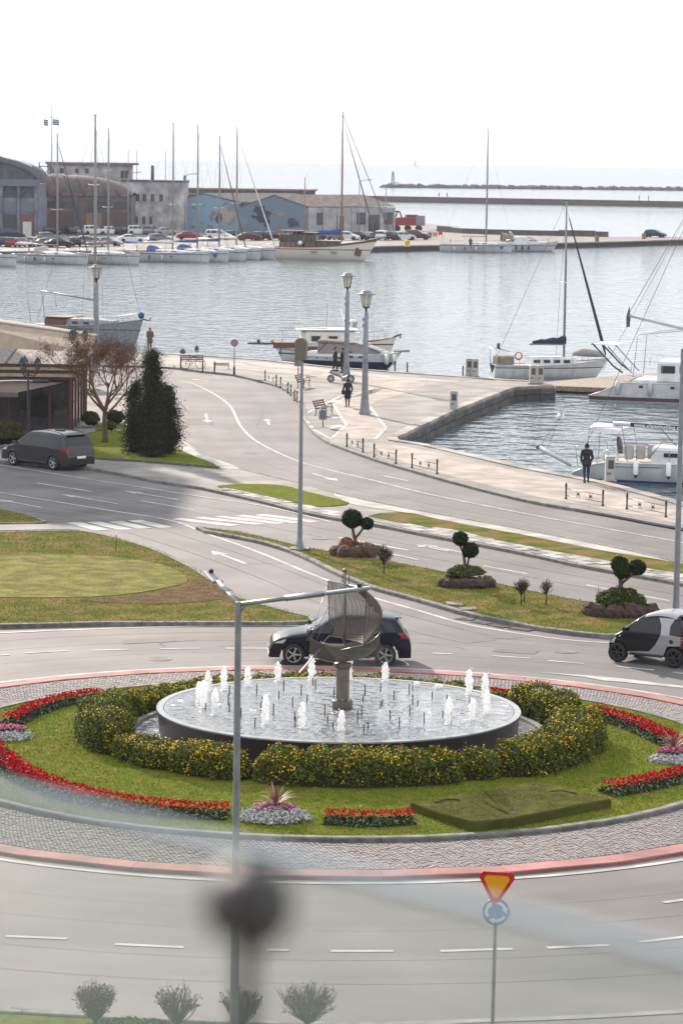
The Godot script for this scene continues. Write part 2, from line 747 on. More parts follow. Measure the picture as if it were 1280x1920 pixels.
	mat("rope", Color(0.1, 0.095, 0.09), 0.9)
	mat("stone_red", Color(0.27, 0.15, 0.1), 0.9, 0, "grain", 0.6, "blotch", 0.5, "bump", 6.0)
	mat("stone_brown", Color(0.19, 0.115, 0.085), 0.9, 0, "grain", 0.6, "blotch", 0.5, "bump", 6.0)
	mat("bark", Color(0.16, 0.115, 0.085), 0.95, 0, "streak", 1.2)
	mat("twig", Color(0.15, 0.08, 0.05), 0.95)
	mat("rose_twig", Color(0.05, 0.034, 0.024), 0.95)
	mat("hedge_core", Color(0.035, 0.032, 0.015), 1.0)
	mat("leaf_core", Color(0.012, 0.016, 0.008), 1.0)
	leafmat("leaf", 0.3)
	leafmat("dark_leaf", 0.08)
	leafmat("petal", 0.4)
	var b := mat("body", Color(1, 1, 1), 0.85)
	b.vertex_color_use_as_albedo = true
	var jet := mat("jet", Color(0.95, 0.96, 0.97), 0.6)
	jet.backlight_enabled = true
	jet.backlight = Color(1, 1, 1)
	mat("basin_wall", Color(0.045, 0.034, 0.028), 0.35, 0, "streak", 0.5, "blotch", 0.5)
	mat("basin_rim", Color(0.35, 0.35, 0.35), 0.12, 0, "soft", 0.6)
	mat("bronze", Color(0.12, 0.105, 0.085), 0.42, 0.6, "soft", 0.9)
	mat("sculpture_steel", Color(0.2, 0.175, 0.15), 0.45, 0.5, "soft", 0.9)
	var sail := mat("sail_mesh", Color(0.13, 0.105, 0.085), 0.6, 0.1)
	sail.albedo_color = Color(sail.albedo_color.r, sail.albedo_color.g, sail.albedo_color.b, 0.62)
	sail.transparency = BaseMaterial3D.TRANSPARENCY_ALPHA
	sail.cull_mode = BaseMaterial3D.CULL_DISABLED
	paint("car_blue", Color(0.005, 0.008, 0.02))
	paint("car_grey", Color(0.05, 0.045, 0.048), 0.5)
	paint("car_silver", Color(0.33, 0.33, 0.345), 0.5)
	paint("car_black", Color(0.01, 0.01, 0.011))
	paint("car_white", Color(0.66, 0.66, 0.66))
	paint("car_red", Color(0.25, 0.025, 0.025))
	paint("car_darkred", Color(0.1, 0.015, 0.018))
	paint("car_navy", Color(0.02, 0.035, 0.085))
	paint("car_mid", Color(0.2, 0.2, 0.21), 0.4)
	glass("car_glass", Color(0.006, 0.008, 0.01), 0.8)
	glass("pane", Color(0.03, 0.03, 0.03), 0.3)
	glass("balcony_glass", Color(0.76, 1.0, 0.9), 0.15)
	glass("lantern_glass", Color(0.75, 0.68, 0.55), 0.5)
	mat("glass_edge", Color(0.3, 0.4, 0.46), 0.2)
	mat("tail_red", Color(0.3, 0.01, 0.015), 0.15)
	mat("lens_clear", Color(0.5, 0.52, 0.55), 0.1, 0.3)
	mat("alloy", Color(0.5, 0.5, 0.51), 0.3, 0.8)
	mat("sign_red", Color(0.5, 0.012, 0.02), 0.4)
	mat("sign_yellow", Color(0.75, 0.33, 0.01), 0.4)
	mat("sign_blue", Color(0.06, 0.17, 0.42), 0.4)
	mat("sign_white", Color(0.75, 0.75, 0.73), 0.4)
	mat("sign_back", Color(0.3, 0.29, 0.28), 0.5, 0.3)
	mat("facade_white", Color(0.78, 0.75, 0.76), 0.9, 0, "fine", 0.1, "streak", 0.03)
	mat("facade_blue", Color(0.3, 0.33, 0.41), 0.85, 0, "fine", 0.1, "streak", 0.03)
	mat("facade_blue_dark", Color(0.18, 0.2, 0.25), 0.85, 0, "fine", 0.1)
	mat("facade_brown", Color(0.24, 0.18, 0.165), 0.9, 0, "fine", 0.15, "blotch", 0.06)
	mat("facade_grey", Color(0.22, 0.2, 0.2), 0.9, 0, "fine", 0.15, "streak", 0.05)
	mat("brick", Color(0.25, 0.12, 0.09), 0.9, 0, "grain", 0.3)
	mat("roof_brown", Color(0.15, 0.115, 0.11), 0.9, 0, "streak", 0.08)
	mat("roof_tan", Color(0.36, 0.29, 0.23), 0.85, 0, "streak", 0.06)
	mat("roof_slate", Color(0.12, 0.12, 0.14), 0.8, 0, "streak", 0.06)
	mat("ochre", Color(0.34, 0.22, 0.1), 0.9, 0, "blotch", 0.2)
	mat("flag_blue", Color(0.03, 0.09, 0.3), 0.9)
	mat("silver_leaf", Color(0.4, 0.41, 0.4), 0.9)
	mat("spot_brown", Color(0.115, 0.12, 0.125), 0.6)
	mat("spot_blue", Color(0.06, 0.1, 0.15), 0.35)
	mat("orange", Color(0.6, 0.2, 0.02), 0.7)
	mat("yellow", Color(0.65, 0.42, 0.03), 0.6)
	mat("roof_tile", Color(0.33, 0.28, 0.25), 0.85, 0, "streak", 0.3)
	mat("roof_pink", Color(0.33, 0.24, 0.24), 0.8, 0, "streak", 0.06)
	mat("brick_dull", Color(0.17, 0.105, 0.095), 0.9, 0, "grain", 0.3)
	mat("house_wall", Color(0.2, 0.15, 0.12), 0.9, 0, "fine", 0.5, "blotch", 0.1)
	mat("white_dull", Color(0.5, 0.49, 0.47), 0.7)

# ---------------------------------------------------------------- the setting: water, land, roads, islands
func quay_line() -> Array:
	return [Vector2(-220, -238)] + [Vector2(-26.57, -221.19), Vector2(-13.16, -221.08), Vector2(-9.38, -218.91), Vector2(-5.45, -215.67), Vector2(-0.88, -209.42), Vector2(4.18, -204.67), Vector2(7.85, -201.87), Vector2(10.06, -199.85), Vector2(13.1, -198.04), Vector2(13.58, -194.86), Vector2(10.79, -192.52), Vector2(6.34, -173.82), Vector2(2.63, -155.67), Vector2(4.27, -153.28), Vector2(6.71, -147.28), Vector2(8.97, -141.72), Vector2(10.29, -139.25), Vector2(11.98, -136), Vector2(14.5, -128.44)] + [Vector2(22, -100), Vector2(60, -62), Vector2(180, -40)]


func kerb_line() -> Array:
	return [Vector2(-220, -214)] + curve([Vector2(-25.53, -206.51), Vector2(-19.12, -207.83), Vector2(-12.54, -207.57), Vector2(-9.36, -203.51), Vector2(-7.26, -200.9), Vector2(-5.01, -194.59), Vector2(-3.78, -189.82), Vector2(-2.89, -182.72), Vector2(-2.45, -174.93), Vector2(-2.14, -167.76), Vector2(-1.71, -161.17), Vector2(-0.92, -154.84), Vector2(0.06, -150.67), Vector2(1.18, -146.75), Vector2(2, -144.01), Vector2(5, -135.54), Vector2(8.13, -128.05), Vector2(10.94, -123.92), Vector2(13.56, -119.87), Vector2(15.99, -115.9)], 4) + [Vector2(22, -76), Vector2(60, -50), Vector2(180, -30)]


func water_and_land():
	var st := mb()
	for z in [[-20.0, -960.0, "water"], [-960.0, -7200.0, "sea"]]:
		st = mb()
		for i in 4:
			var x := -6000.0 + 3000.0 * i
			oq(st, Vector3(x, WATER, z[0]), Vector3(x + 3000, WATER, z[0]), Vector3(x + 3000, WATER, z[1]), Vector3(x, WATER, z[1]), Vector3.UP)
		struct(z[2], st, M.sea if z[2] == "water" else M.open_sea)
	var ground := setting("ground")
	st = mb()
	var land: Array = quay_line() + [Vector2(180, 80), Vector2(-220, 80)]
	sheet(st, land, 0.0)
	obj("asphalt", st, M.asphalt, ground)
	st = mb()
	var q := quay_line()
	for i in q.size() - 1:
		var n := side_of([q[i], q[i + 1]], 0)
		oq(st, xz(q[i], -5), xz(q[i + 1], -5), xz(q[i + 1], 0), xz(q[i], 0), xz(n) * -1.0)
	obj("quay_wall", st, M.quay_stone_dark, ground)
	# the dressed blocks of the wall round the small basin
	var inner: Array = [Vector2(13.58, -194.86), Vector2(10.79, -192.52), Vector2(6.34, -173.82), Vector2(2.63, -155.67)]
	for row in 3:
		var line := resample(inner, 1.35)
		for i in line.size() - 1:
			var a: Vector2 = line[i]
			var b: Vector2 = line[i + 1]
			var n := side_of([a, b], 0)
			if a.distance_to(b) < 0.3:
				continue
			var s2 := mb()
			var mid := (a + b) * 0.5
			box(s2, Vector3(0, 0, 0), Vector3(a.distance_to(b) - 0.05, 0.36, 0.12 + rr(0, 0.05)), 0.03)
			var o := obj("stone_block", s2, [M.quay_stone, M.quay_stone_dark, M.quay_stone_dark][rng.randi() % 3], ground)
			o.position = xz(mid + n * -0.03, -0.2 - 0.39 * row)
			o.rotation.y = heading(b - a)


func mark(called: String, pts: Array, w: float, road: Node, m: Material, y := 0.013) -> void:
	var st := mb()
	ribbon(st, pts, w, y)
	obj(called, st, m, road)


func arrow(a: Vector2, b: Vector2, road: Node, y := 0.014, w := 0.17, head := 0.3) -> void:
	var d := (b - a).normalized()
	var n := Vector2(-d.y, d.x)
	var neck := b - d * a.distance_to(b) * head
	var st := mb()
	var hw := w * 1.9
	sheet(st, [a - n * w * 0.5, a + n * w * 0.5, neck + n * w * 0.5, neck + n * hw, b, neck - n * hw, neck - n * w * 0.5], y)
	obj("lane_arrow", st, M.white_paint, road)


func arc(c: Vector3, r: float, a0: float, a1: float, n: int) -> Array:
	var out := []
	for i in n + 1:
		var a := deg_to_rad(lerpf(a0, a1, float(i) / n))
		out.append(Vector2(c.x + r * sin(a), c.z + r * cos(a)))
	return out


func tyre_track(pts: Array, road: Node) -> void:
	var st := mb()
	var n := 8
	tracks += 1
	for i in pts.size() - 1:
		if not in_view(pts[i], 1.4):
			continue
		for k in n:
			var u := [float(k) / n - 0.5, (k + 1.0) / n - 0.5]
			var q := []
			for e in [[i, 0], [i, 1], [i + 1, 1], [i + 1, 0]]:
				q.append([xz(pts[e[0]] + side_of(pts, e[0]) * u[e[1]] * 1.15, 0.0015 + 0.0006 * tracks), 1.0 - 0.14 * (0.5 + 0.5 * cos(TAU * u[e[1]]))])
			for t in [0, 1, 2, 0, 2, 3]:
				st.set_color(Color(q[t][1], q[t][1], q[t][1]))
				st.add_vertex(q[t][0])
	obj("tyre_track", st, M.tyre_track, road)


func roads():
	var road := setting("road")
	for d in [[Vector2(-6.13, -55.31), Vector2(-4.97, -55.18)], [Vector2(-4.07, -54.84), Vector2(-2.79, -54.68)], [Vector2(-1.26, -54.58), Vector2(-0.85, -54.58)], [Vector2(-0.08, -54.56), Vector2(1.07, -54.63)], [Vector2(1.93, -54.67), Vector2(3.27, -54.9)], [Vector2(3.92, -55.01), Vector2(5.09, -55.26)], [Vector2(5.68, -55.53), Vector2(7.07, -56.19)], [Vector2(6.44, -58.6), Vector2(7.54, -59.23)]]:
		mark("lane_dash", d, 0.15, road, M.white_paint)
	for d in [[Vector2(-10.73, -86.8), Vector2(-9.58, -87.27)], [Vector2(-9.15, -87.6), Vector2(-7.93, -88.14)], [Vector2(-7.28, -88.24), Vector2(-6.2, -88.53)], [Vector2(-5.3, -88.71), Vector2(-4.1, -88.91)], [Vector2(-3.36, -88.97), Vector2(-2, -89.09)], [Vector2(2.73, -88.62), Vector2(3.33, -88.53)], [Vector2(4.48, -88.29), Vector2(5.6, -87.91)], [Vector2(6.09, -87.57), Vector2(7.08, -87.09)], [Vector2(7.99, -86.7), Vector2(9.02, -86.14)], [Vector2(9.52, -85.82), Vector2(10.51, -85.18)]]:
		mark("lane_dash", d, 0.15, road, M.white_paint)
	var st := mb()
	sheet(st, [Vector2(5.69, -85.5), Vector2(7.02, -85.07), Vector2(8.01, -84.62), Vector2(9.71, -83.45), Vector2(9.68, -83.15), Vector2(7.84, -84.08), Vector2(7.43, -84.22), Vector2(6.92, -84.8)], 0.013)
	obj("lane_taper", st, M.white_paint, road)
	mark("edge_line", curve([Vector2(-11.24, -90.9), Vector2(-8.44, -91.99), Vector2(-5.55, -92.89), Vector2(-3.1, -93.33), Vector2(-0.86, -93.53)], 4), 0.17, road, M.white_paint)
	mark("edge_line", arc(Vector3(-0.5, 0, -72.9), 13.1, -180, 180, 120), 0.16, road, M.white_paint)
	for s in [[Vector2(-10.58, -119.37), Vector2(-9.24, -117.01)], [Vector2(-9.82, -119.64), Vector2(-8.39, -117.37)], [Vector2(-9, -119.91), Vector2(-7.61, -117.8)], [Vector2(-8.25, -120.36), Vector2(-6.84, -118.14)], [Vector2(-6.63, -121.09), Vector2(-4.2, -119.06)], [Vector2(-5.76, -121.64), Vector2(-3.21, -119.61)], [Vector2(-4.96, -122.11), Vector2(-2.39, -119.97)], [Vector2(-4.16, -122.57), Vector2(-1.69, -120.32)], [Vector2(-3.32, -122.95), Vector2(-1.02, -120.67)]]:
		mark("crosswalk_stripe", s, 0.62, road, M.white_paint)
	for d in [[Vector2(-13.46, -133.66), Vector2(-10.77, -130.54)], [Vector2(-8.44, -127.34), Vector2(-6.08, -124.31)], [Vector2(-0.09, -115.79), Vector2(2.5, -112.25)], [Vector2(1.83, -111.1), Vector2(2.8, -109.56)], [Vector2(5.1, -108.21), Vector2(6.56, -106.25)], [Vector2(8.44, -103.61), Vector2(10.93, -100.05)], [Vector2(1.86, -138.89), Vector2(3, -136.72)]]:
		mark("lane_dash", d, 0.15, road, M.white_paint)
	for d in [[Vector2(-9.35, -126.04), Vector2(-12.02, -129.34)], [Vector2(-6.92, -127.94), Vector2(-9.5, -131.13)], [Vector2(-12.32, -124.32), Vector2(-14.6, -127.18)], [Vector2(3.99, -112.1), Vector2(2.84, -113.85)], [Vector2(-3.41, -107.89), Vector2(-4.78, -111.3)], [Vector2(4.57, -111.7), Vector2(3.04, -114.04)], [Vector2(-1.38, -139.4), Vector2(-0.19, -136.3)], [Vector2(-8.65, -195.66), Vector2(-9.78, -197.82)], [Vector2(-7.73, -171.2), Vector2(-7.34, -165.35)], [Vector2(-3.98, -164.56), Vector2(-4.22, -168.25)]]:
		arrow(d[0], d[1], road)
	for l in [[Vector2(-17.75, -143.55), Vector2(-12.84, -137.38), Vector2(-9.42, -133.3), Vector2(-5.93, -129.08), Vector2(-3.11, -125.83), Vector2(-0.42, -120.74)], [Vector2(-16.27, -131.54), Vector2(-14.66, -129.63), Vector2(-9.98, -124.22), Vector2(-6.83, -120.52), Vector2(-5.36, -116.86), Vector2(-3.02, -111.04), Vector2(-1.15, -105.73), Vector2(0.04, -102.64), Vector2(1.1, -99.84), Vector2(2.46, -97.21), Vector2(3.9, -94.41), Vector2(5.32, -92.81), Vector2(6.87, -91.48), Vector2(8.29, -90.99)], [Vector2(-11.17, -197.07), Vector2(-9.7, -194.07), Vector2(-8.03, -186.4), Vector2(-6.59, -176.96), Vector2(-5.65, -165.29), Vector2(-4.87, -158.05), Vector2(-3.88, -152.3), Vector2(-2.46, -146.24), Vector2(-1.16, -142.34), Vector2(1.9, -135.67), Vector2(3.7, -131.54), Vector2(7.63, -124.45), Vector2(10.52, -119.71), Vector2(12.91, -115.93), Vector2(15.09, -112.07)], [Vector2(-8.43, -156), Vector2(-6.92, -147.99), Vector2(-5.88, -143.69), Vector2(-4.46, -139.7), Vector2(-1.92, -134.72), Vector2(-0.33, -131.03), Vector2(1.17, -128.14), Vector2(3.47, -124.32), Vector2(7.24, -118.64), Vector2(10.67, -112.98), Vector2(12.4, -109.26)]]:
		mark("edge_line", curve(l, 5), 0.15, road, M.white_paint)
	mark("edge_line", curve([Vector2(-6.4, -50.28), Vector2(-5.12, -50.15), Vector2(-3.12, -49.9), Vector2(-1.13, -49.74), Vector2(0.66, -49.83), Vector2(2.11, -50.09), Vector2(4.12, -50.45), Vector2(6.17, -50.94)], 4), 0.22, road, M.worn_paint)
	# cracks and repair seams in the upper road
	for l in [[Vector2(-5.11, -180.73), Vector2(-4.61, -173.91), Vector2(-4.59, -168.88), Vector2(-4.65, -162.82)], [Vector2(-8.66, -165.48), Vector2(-8.03, -166.26), Vector2(-7.49, -165.33)], [Vector2(-8.09, -158.48), Vector2(-7.35, -159.21)], [Vector2(-4.44, -161.56), Vector2(-3.99, -157.28), Vector2(-3.52, -153.79)]]:
		mark("crack", curve(l, 4), 0.05, road, M.crack, 0.0105)
	# lanes polished darker by tyres
	for r in [14.7, 16.3, 18.4, 20.0]:
		tyre_track(arc(Vector3(-0.5, 0, -72.9), r, -180, 180, 120), road)
	for l in [[Vector2(-5.5, -191.67), Vector2(-3.76, -174.05), Vector2(-3.66, -159.79), Vector2(-2.14, -148.95), Vector2(-0.03, -141.51), Vector2(3.77, -133.92), Vector2(7.75, -126.57), Vector2(13.14, -118.12), Vector2(15.33, -113.96)], [Vector2(-9.8, -186.93), Vector2(-8.03, -177.09), Vector2(-6.96, -163.1), Vector2(-5.29, -149.04), Vector2(-3.01, -141.1), Vector2(-0.01, -133.43), Vector2(3.6, -127.44), Vector2(7.43, -121.12), Vector2(12.56, -112.72), Vector2(14.69, -109.07)], [Vector2(-17.06, -137.98), Vector2(-10.58, -131.63), Vector2(-5.76, -125.31), Vector2(0.01, -117.14), Vector2(5.17, -109.82), Vector2(11.32, -101.2), Vector2(13.31, -98.47)], [Vector2(-15.73, -127.24), Vector2(-9.8, -121.99), Vector2(-5.19, -113.29), Vector2(-1.84, -105.52), Vector2(0.91, -98.13), Vector2(3.21, -93.8), Vector2(4.92, -91.31)]]:
		for o in [-0.8, 0.8]:
			var c := curve(l, 5)
			var q := []
			for i in c.size():
				q.append(c[i] + side_of(c, i) * o)
			tyre_track(q, road)
	for i in 26:      # fine cracks that wander over the ring road and the lower lanes
		var p: Vector2 = [Vector2(-0.54, -143.93), Vector2(2.88, -137.16), Vector2(-6.96, -163.1), Vector2(7.96, -125.25), Vector2(-8.17, -85.8), Vector2(-3.52, -91.59), Vector2(5.19, -90.32), Vector2(2.01, -92.09), Vector2(-8.71, -123.24), Vector2(-3.02, -107.5), Vector2(5.14, -111.31), Vector2(9.49, -116.54), Vector2(1.26, -117.28)][i % 13] + Vector2(rr(-3, 3), rr(-2, 2))
		if Vector2(p.x + 0.5, p.y + 72.9).length() < 14.5:
			continue
		var line := [p]
		var a := rr(0, TAU)
		for k in 7:
			a += rr(-0.7, 0.7)
			line.append(line[-1] + Vector2(cos(a), sin(a)) * rr(0.15, 0.45))
		mark("crack", line, rr(0.012, 0.028), road, M.crack, 0.0105)
	for e in [[[Vector2(4.67, -89.67), Vector2(5.92, -89.29), Vector2(5.73, -88.69), Vector2(4.52, -89.07)], "old_asphalt"], [[Vector2(7.07, -110.61), Vector2(8.12, -108.96), Vector2(7.92, -108.21), Vector2(6.83, -109.84)], "old_asphalt"], [[Vector2(-0.03, -141.51), Vector2(1.44, -138.13), Vector2(1.19, -137.17), Vector2(-0.27, -140.51)], "new_asphalt"], [[Vector2(-6.52, -90.3), Vector2(-4.95, -90.95), Vector2(-4.87, -90.14), Vector2(-6.43, -89.5)], "old_asphalt"]]:
		st = mb()
		sheet(st, e[0], 0.0092)
		obj("road_patch", st, M[e[1]], road)
	for p in [Vector2(-5.19, -86.89), Vector2(6.71, -89.26), Vector2(-0.8, -115.39), Vector2(4.66, -114.05), Vector2(-4.49, -148.61)]:
		st = mb()
		lathe(st, [Vector2(0.36, 0.006), Vector2(0.34, 0.016), Vector2(0.3, 0.014), Vector2(0, 0.015)], 20, xz(p))
		obj("manhole_cover", st, M.kerb_b, road)
	st = mb()
	sheet(st, [Vector2(-8.8, -168.19), Vector2(-7.25, -168.45), Vector2(-6.95, -164.42), Vector2(-8.41, -163.52)], 0.0092)
	obj("road_patch", st, M.old_asphalt, road)
	for g in [[Vector2(3.74, -95.5), Vector2(4.16, -95.09)], [Vector2(4.22, -94.88), Vector2(4.65, -94.37)], [Vector2(4.73, -94.26), Vector2(5.21, -93.76)], [Vector2(5.33, -93.67), Vector2(5.94, -93.18)], [Vector2(-5.57, -50.32), Vector2(-4.76, -50.13)]]:
		var a: Vector2 = g[0]
		var b: Vector2 = g[1]
		var grate := Node3D.new()
		put(grate, "drain_grate", road)
		grate.position = xz((a + b) * 0.5)
		grate.rotation.y = heading(b - a)
		var l := a.distance_to(b)
		st = mb()
		box(st, Vector3(0, 0.008, 0), Vector3(l, 0.014, 0.42))
		obj("pit", st, M.black, grate)
		var k := int(l / 0.075)
		for i in k:
			st = mb()
			box(st, Vector3(-l / 2 + (i + 0.5) * l / k, 0.018, 0), Vector3(0.035, 0.024, 0.42))
			obj("bar", st, M.kerb_b, grate)


# A raised island: kerb stones all round, then a flat top.
func island(called: String, poly: Array, top: Material, w := 0.16) -> Node3D:
	lawns[called] = poly
	var root := setting(called)
	var pk := PackedVector2Array(poly)
	var ring: Array = poly + [poly[0]]
	var m: Vector2 = (ring[0] + ring[1]) * 0.5
	var sg := 1.0 if Geometry2D.is_point_in_polygon(m + side_of([ring[0], ring[1]], 0) * 0.1, pk) else -1.0
	stones("kerb_stone", ring, w * sg, PAVE, 1.1, [M.kerb_a, M.kerb_b, M.kerb_c], root)
	var st := mb()
	for p in Geometry2D.offset_polygon(pk, -w * 0.7):
		prism(st, Array(p), 0.0, PAVE - 0.015)
	obj("top", st, top, root)
	return root


func patch(called: String, poly: Array, m: Material, parent: Node, y := 0.0) -> void:
	var st := mb()
	prism(st, poly, 0.05, PAVE + 0.004 + y)
	obj(called, st, m, parent)


func islands():
	var big: Array = [Vector2(-90, -172)] + curve([Vector2(-26.2, -187.85), Vector2(-16.15, -186.22), Vector2(-12.48, -180.61), Vector2(-10.33, -171.37), Vector2(-9.01, -161.3), Vector2(-8.13, -153.45), Vector2(-6.72, -146.95), Vector2(-5.7, -142.93), Vector2(-4.35, -139.41), Vector2(-1.87, -134.41), Vector2(-0.29, -130.7), Vector2(1.21, -127.8), Vector2(3.5, -123.97), Vector2(7.26, -118.27), Vector2(10.67, -112.6), Vector2(12.35, -108.87), Vector2(14.39, -103.94)], 3) + curve([Vector2(13.77, -99.31), Vector2(11.77, -103.54), Vector2(8.79, -107.63), Vector2(6.17, -112.11), Vector2(3.3, -116.3), Vector2(1.69, -118.84), Vector2(-0.25, -121.29), Vector2(-1.7, -123.53), Vector2(-3.2, -126.65), Vector2(-4.79, -129.5), Vector2(-6.41, -132.27), Vector2(-8.06, -134.04), Vector2(-9.66, -136.56), Vector2(-11.84, -139.59), Vector2(-16.05, -141.98), Vector2(-20.41, -144.45)], 3) + [Vector2(-90, -128)]
	var strip := island("pavement", big, M.pavement)
	patch("grass", curve([Vector2(-13.51, -155.91), Vector2(-11.35, -158.39), Vector2(-9.43, -156.54), Vector2(-7.83, -147.87), Vector2(-5.71, -140.19), Vector2(-8.95, -142.47), Vector2(-12.2, -144.06), Vector2(-14.18, -145.87)], 3, true), M.lawn, strip, 0.03)
	patch("grass", [Vector2(-13.12, -161.62), Vector2(-11.76, -162.82), Vector2(-11.29, -160.3), Vector2(-12.87, -158.16)], M.lawn, strip, 0.03)
	stones("edging_stone", curve([Vector2(-14.15, -145.61), Vector2(-12.18, -143.8), Vector2(-8.93, -142.22), Vector2(-5.65, -139.96)], 3), 0.12, 0.1, 1.0, [M.kerb_b], strip, PAVE)
	patch("pale_slab", [Vector2(-7.93, -151.75), Vector2(-6.68, -146.15), Vector2(-5.07, -141.51), Vector2(-4.65, -139.37), Vector2(-5.63, -139.96), Vector2(-7.75, -147.88)], M.pavement_white, strip)
	patch("grass", curve([Vector2(-5.43, -132.18), Vector2(-4.15, -133.22), Vector2(-2.57, -132.77), Vector2(-1.46, -130.34), Vector2(0.31, -126.49), Vector2(-0.78, -124.98), Vector2(-1.56, -125.66), Vector2(-4.39, -130.6)], 3, true), M.lawn, strip, 0.02)
	patch("grass", curve([Vector2(1.08, -121.82), Vector2(2.46, -123.28), Vector2(3.45, -121.91), Vector2(4.95, -119.05), Vector2(6.8, -116.69), Vector2(9.17, -112.43), Vector2(12.48, -108.3), Vector2(12.18, -105.6), Vector2(9.61, -109.01), Vector2(6.95, -112.97), Vector2(5.43, -115.54), Vector2(4.38, -117.77), Vector2(3.36, -118.51)], 2, true), M.dry_lawn, strip, 0.02)
	patch("pale_slab", [Vector2(-0.47, -130.26), Vector2(1.2, -126.99), Vector2(3.48, -123.22), Vector2(7.22, -117.58), Vector2(10.61, -111.97), Vector2(12.47, -108.16), Vector2(12.35, -107.15), Vector2(10.5, -110.74), Vector2(7.14, -116.23), Vector2(3.45, -121.91), Vector2(2.46, -123.47), Vector2(1.1, -125.02), Vector2(0.22, -126.47)], M.pavement_white, strip)
	patch("worn_paving", [Vector2(-1.72, -124.48), Vector2(-0, -125.08), Vector2(1.08, -122.18), Vector2(3.35, -118), Vector2(4.55, -116.6), Vector2(6.05, -113.83), Vector2(3.31, -116.8), Vector2(1.07, -120.54)], M.pavement_grey, strip, 0.002)
	# pale and grey slabs laid in rows along the kerb
	var slab := {}
	for k in ["pavement_white", "pavement_dark", "pavement_grey"]:
		var s1 := mb()
		box(s1, Vector3.ZERO, Vector3(0.56, 0.04, 0.46), 0.012)
		s1.generate_normals()
		slab[k] = s1.commit()
	var lower: Array = curve([Vector2(11.92, -103.3), Vector2(8.79, -107.63), Vector2(6.17, -112.11), Vector2(3.3, -116.3), Vector2(1.69, -118.84)], 4)
	var lower2: Array = curve([Vector2(-0.25, -121.29), Vector2(-1.7, -123.53), Vector2(-3.2, -126.65), Vector2(-4.79, -129.5), Vector2(-5.75, -131.06)], 4)
	for e in [[lower, 3], [lower2, 2]]:
		var line := resample(e[0], 0.6)
		for i in line.size() - 1:
			for row in e[1]:
				var d: Vector2 = (line[i + 1] - line[i]).normalized()
				var n := Vector2(-d.y, d.x)
				var p: Vector2 = line[i].lerp(line[i + 1], 0.5 * (row % 2)) + n * (0.42 + 0.5 * row)
				if not in_view(p) or rng.randf() < 0.12:
					continue
				var key: String = "pavement_white" if (i + row * 2) % 3 != 0 else ["pavement_dark", "pavement_grey"][rng.randi() % 2]
				var o := inst("paving_slab", slab[key], M[key], strip)
				o.position = xz(p, PAVE + rr(-0.004, 0.003))
				o.rotation.y = heading(d) + rr(-0.02, 0.02)
	var med: Array = curve([Vector2(-5.56, -117.66), Vector2(-3.9, -116.48), Vector2(-2.03, -113.41), Vector2(-0.95, -111.64), Vector2(1.79, -108.48), Vector2(3.59, -105.96), Vector2(5.67, -102.67), Vector2(7.5, -99.81), Vector2(8.3, -98.91), Vector2(9.02, -97.43), Vector2(9.72, -95.77), Vector2(9.77, -93.88), Vector2(9.21, -92.23), Vector2(8.42, -91.73), Vector2(7.57, -92.08), Vector2(6.4, -92.93), Vector2(5.23, -94.34), Vector2(4.04, -95.92), Vector2(3.32, -97.36), Vector2(2.28, -99.42), Vector2(1.04, -101.69), Vector2(-0.03, -104.62), Vector2(-0.91, -107.76), Vector2(-1.99, -111.22), Vector2(-3.46, -114.21), Vector2(-5.3, -116.49)], 2, true)
	var median := island("median", med, M.dry_lawn, 0.2)
	for s in [[Vector2(3.43, -98.2), Vector2(3.96, -97.89), Vector2(3.97, -97.3), Vector2(3.47, -97.61)], [Vector2(3.82, -96.94), Vector2(4.35, -97.1), Vector2(4.39, -96.53), Vector2(3.87, -96.36)]]:
		patch("cover_slab", s, M.kerb_b, median, 0.03)
	var lawn: Array = [Vector2(-60, -112)] + [Vector2(-14.22, -114.97), Vector2(-13.03, -115.27), Vector2(-11.04, -116)] + curve([Vector2(-9.8, -115.89), Vector2(-8.57, -114.29), Vector2(-6.94, -111.14), Vector2(-5.78, -107.96), Vector2(-4.66, -104.28), Vector2(-3.29, -99), Vector2(-2, -96.62), Vector2(-0.79, -94.67), Vector2(-0.52, -94.03)], 3) + [Vector2(-0.88, -93.56), Vector2(-4.25, -93.25), Vector2(-7.19, -92.98), Vector2(-10.41, -92.14), Vector2(-11.35, -91.74)] + [Vector2(-60, -93)]
	var big_lawn := island("lawn", lawn, M.dry_lawn, 0.2)
	patch("artificial_turf", curve([Vector2(-13.55, -108.01), Vector2(-12.26, -108.45), Vector2(-10.34, -108.65), Vector2(-8.4, -108.42), Vector2(-6.69, -106.86), Vector2(-5.91, -105.53), Vector2(-5.18, -102.63), Vector2(-5.7, -100.89), Vector2(-7.07, -99), Vector2(-8.76, -98.11), Vector2(-11.06, -97.88), Vector2(-12.26, -97.77)], 3, true), M.turf_mat, big_lawn, 0.004)
	patch("bare_soil", curve([Vector2(-5.12, -102.5), Vector2(-4.48, -102.83), Vector2(-3.47, -99.11), Vector2(-5.3, -97.12), Vector2(-7.54, -97.15), Vector2(-8.45, -97.77), Vector2(-7.04, -98.64), Vector2(-5.68, -100.51)], 3, true), M.bare_soil, big_lawn, -0.005)
	for l in [[Vector2(-11.6, -102.63), Vector2(-10.32, -103.43), Vector2(-9.04, -104.52), Vector2(-6.57, -106.44)], [Vector2(-11.38, -100.71), Vector2(-10.69, -100.9), Vector2(-9.4, -100.52), Vector2(-7.85, -98.93)], [Vector2(-8.93, -107.63), Vector2(-7.53, -106.77), Vector2(-6.53, -105.88)], [Vector2(-9.09, -99.05), Vector2(-7.32, -101.24), Vector2(-5.43, -102.73)], [Vector2(-12.1, -107), Vector2(-11.03, -107.7)]]:
		mark("seam", l, 0.05, big_lawn, M.soil, PAVE + 0.012)
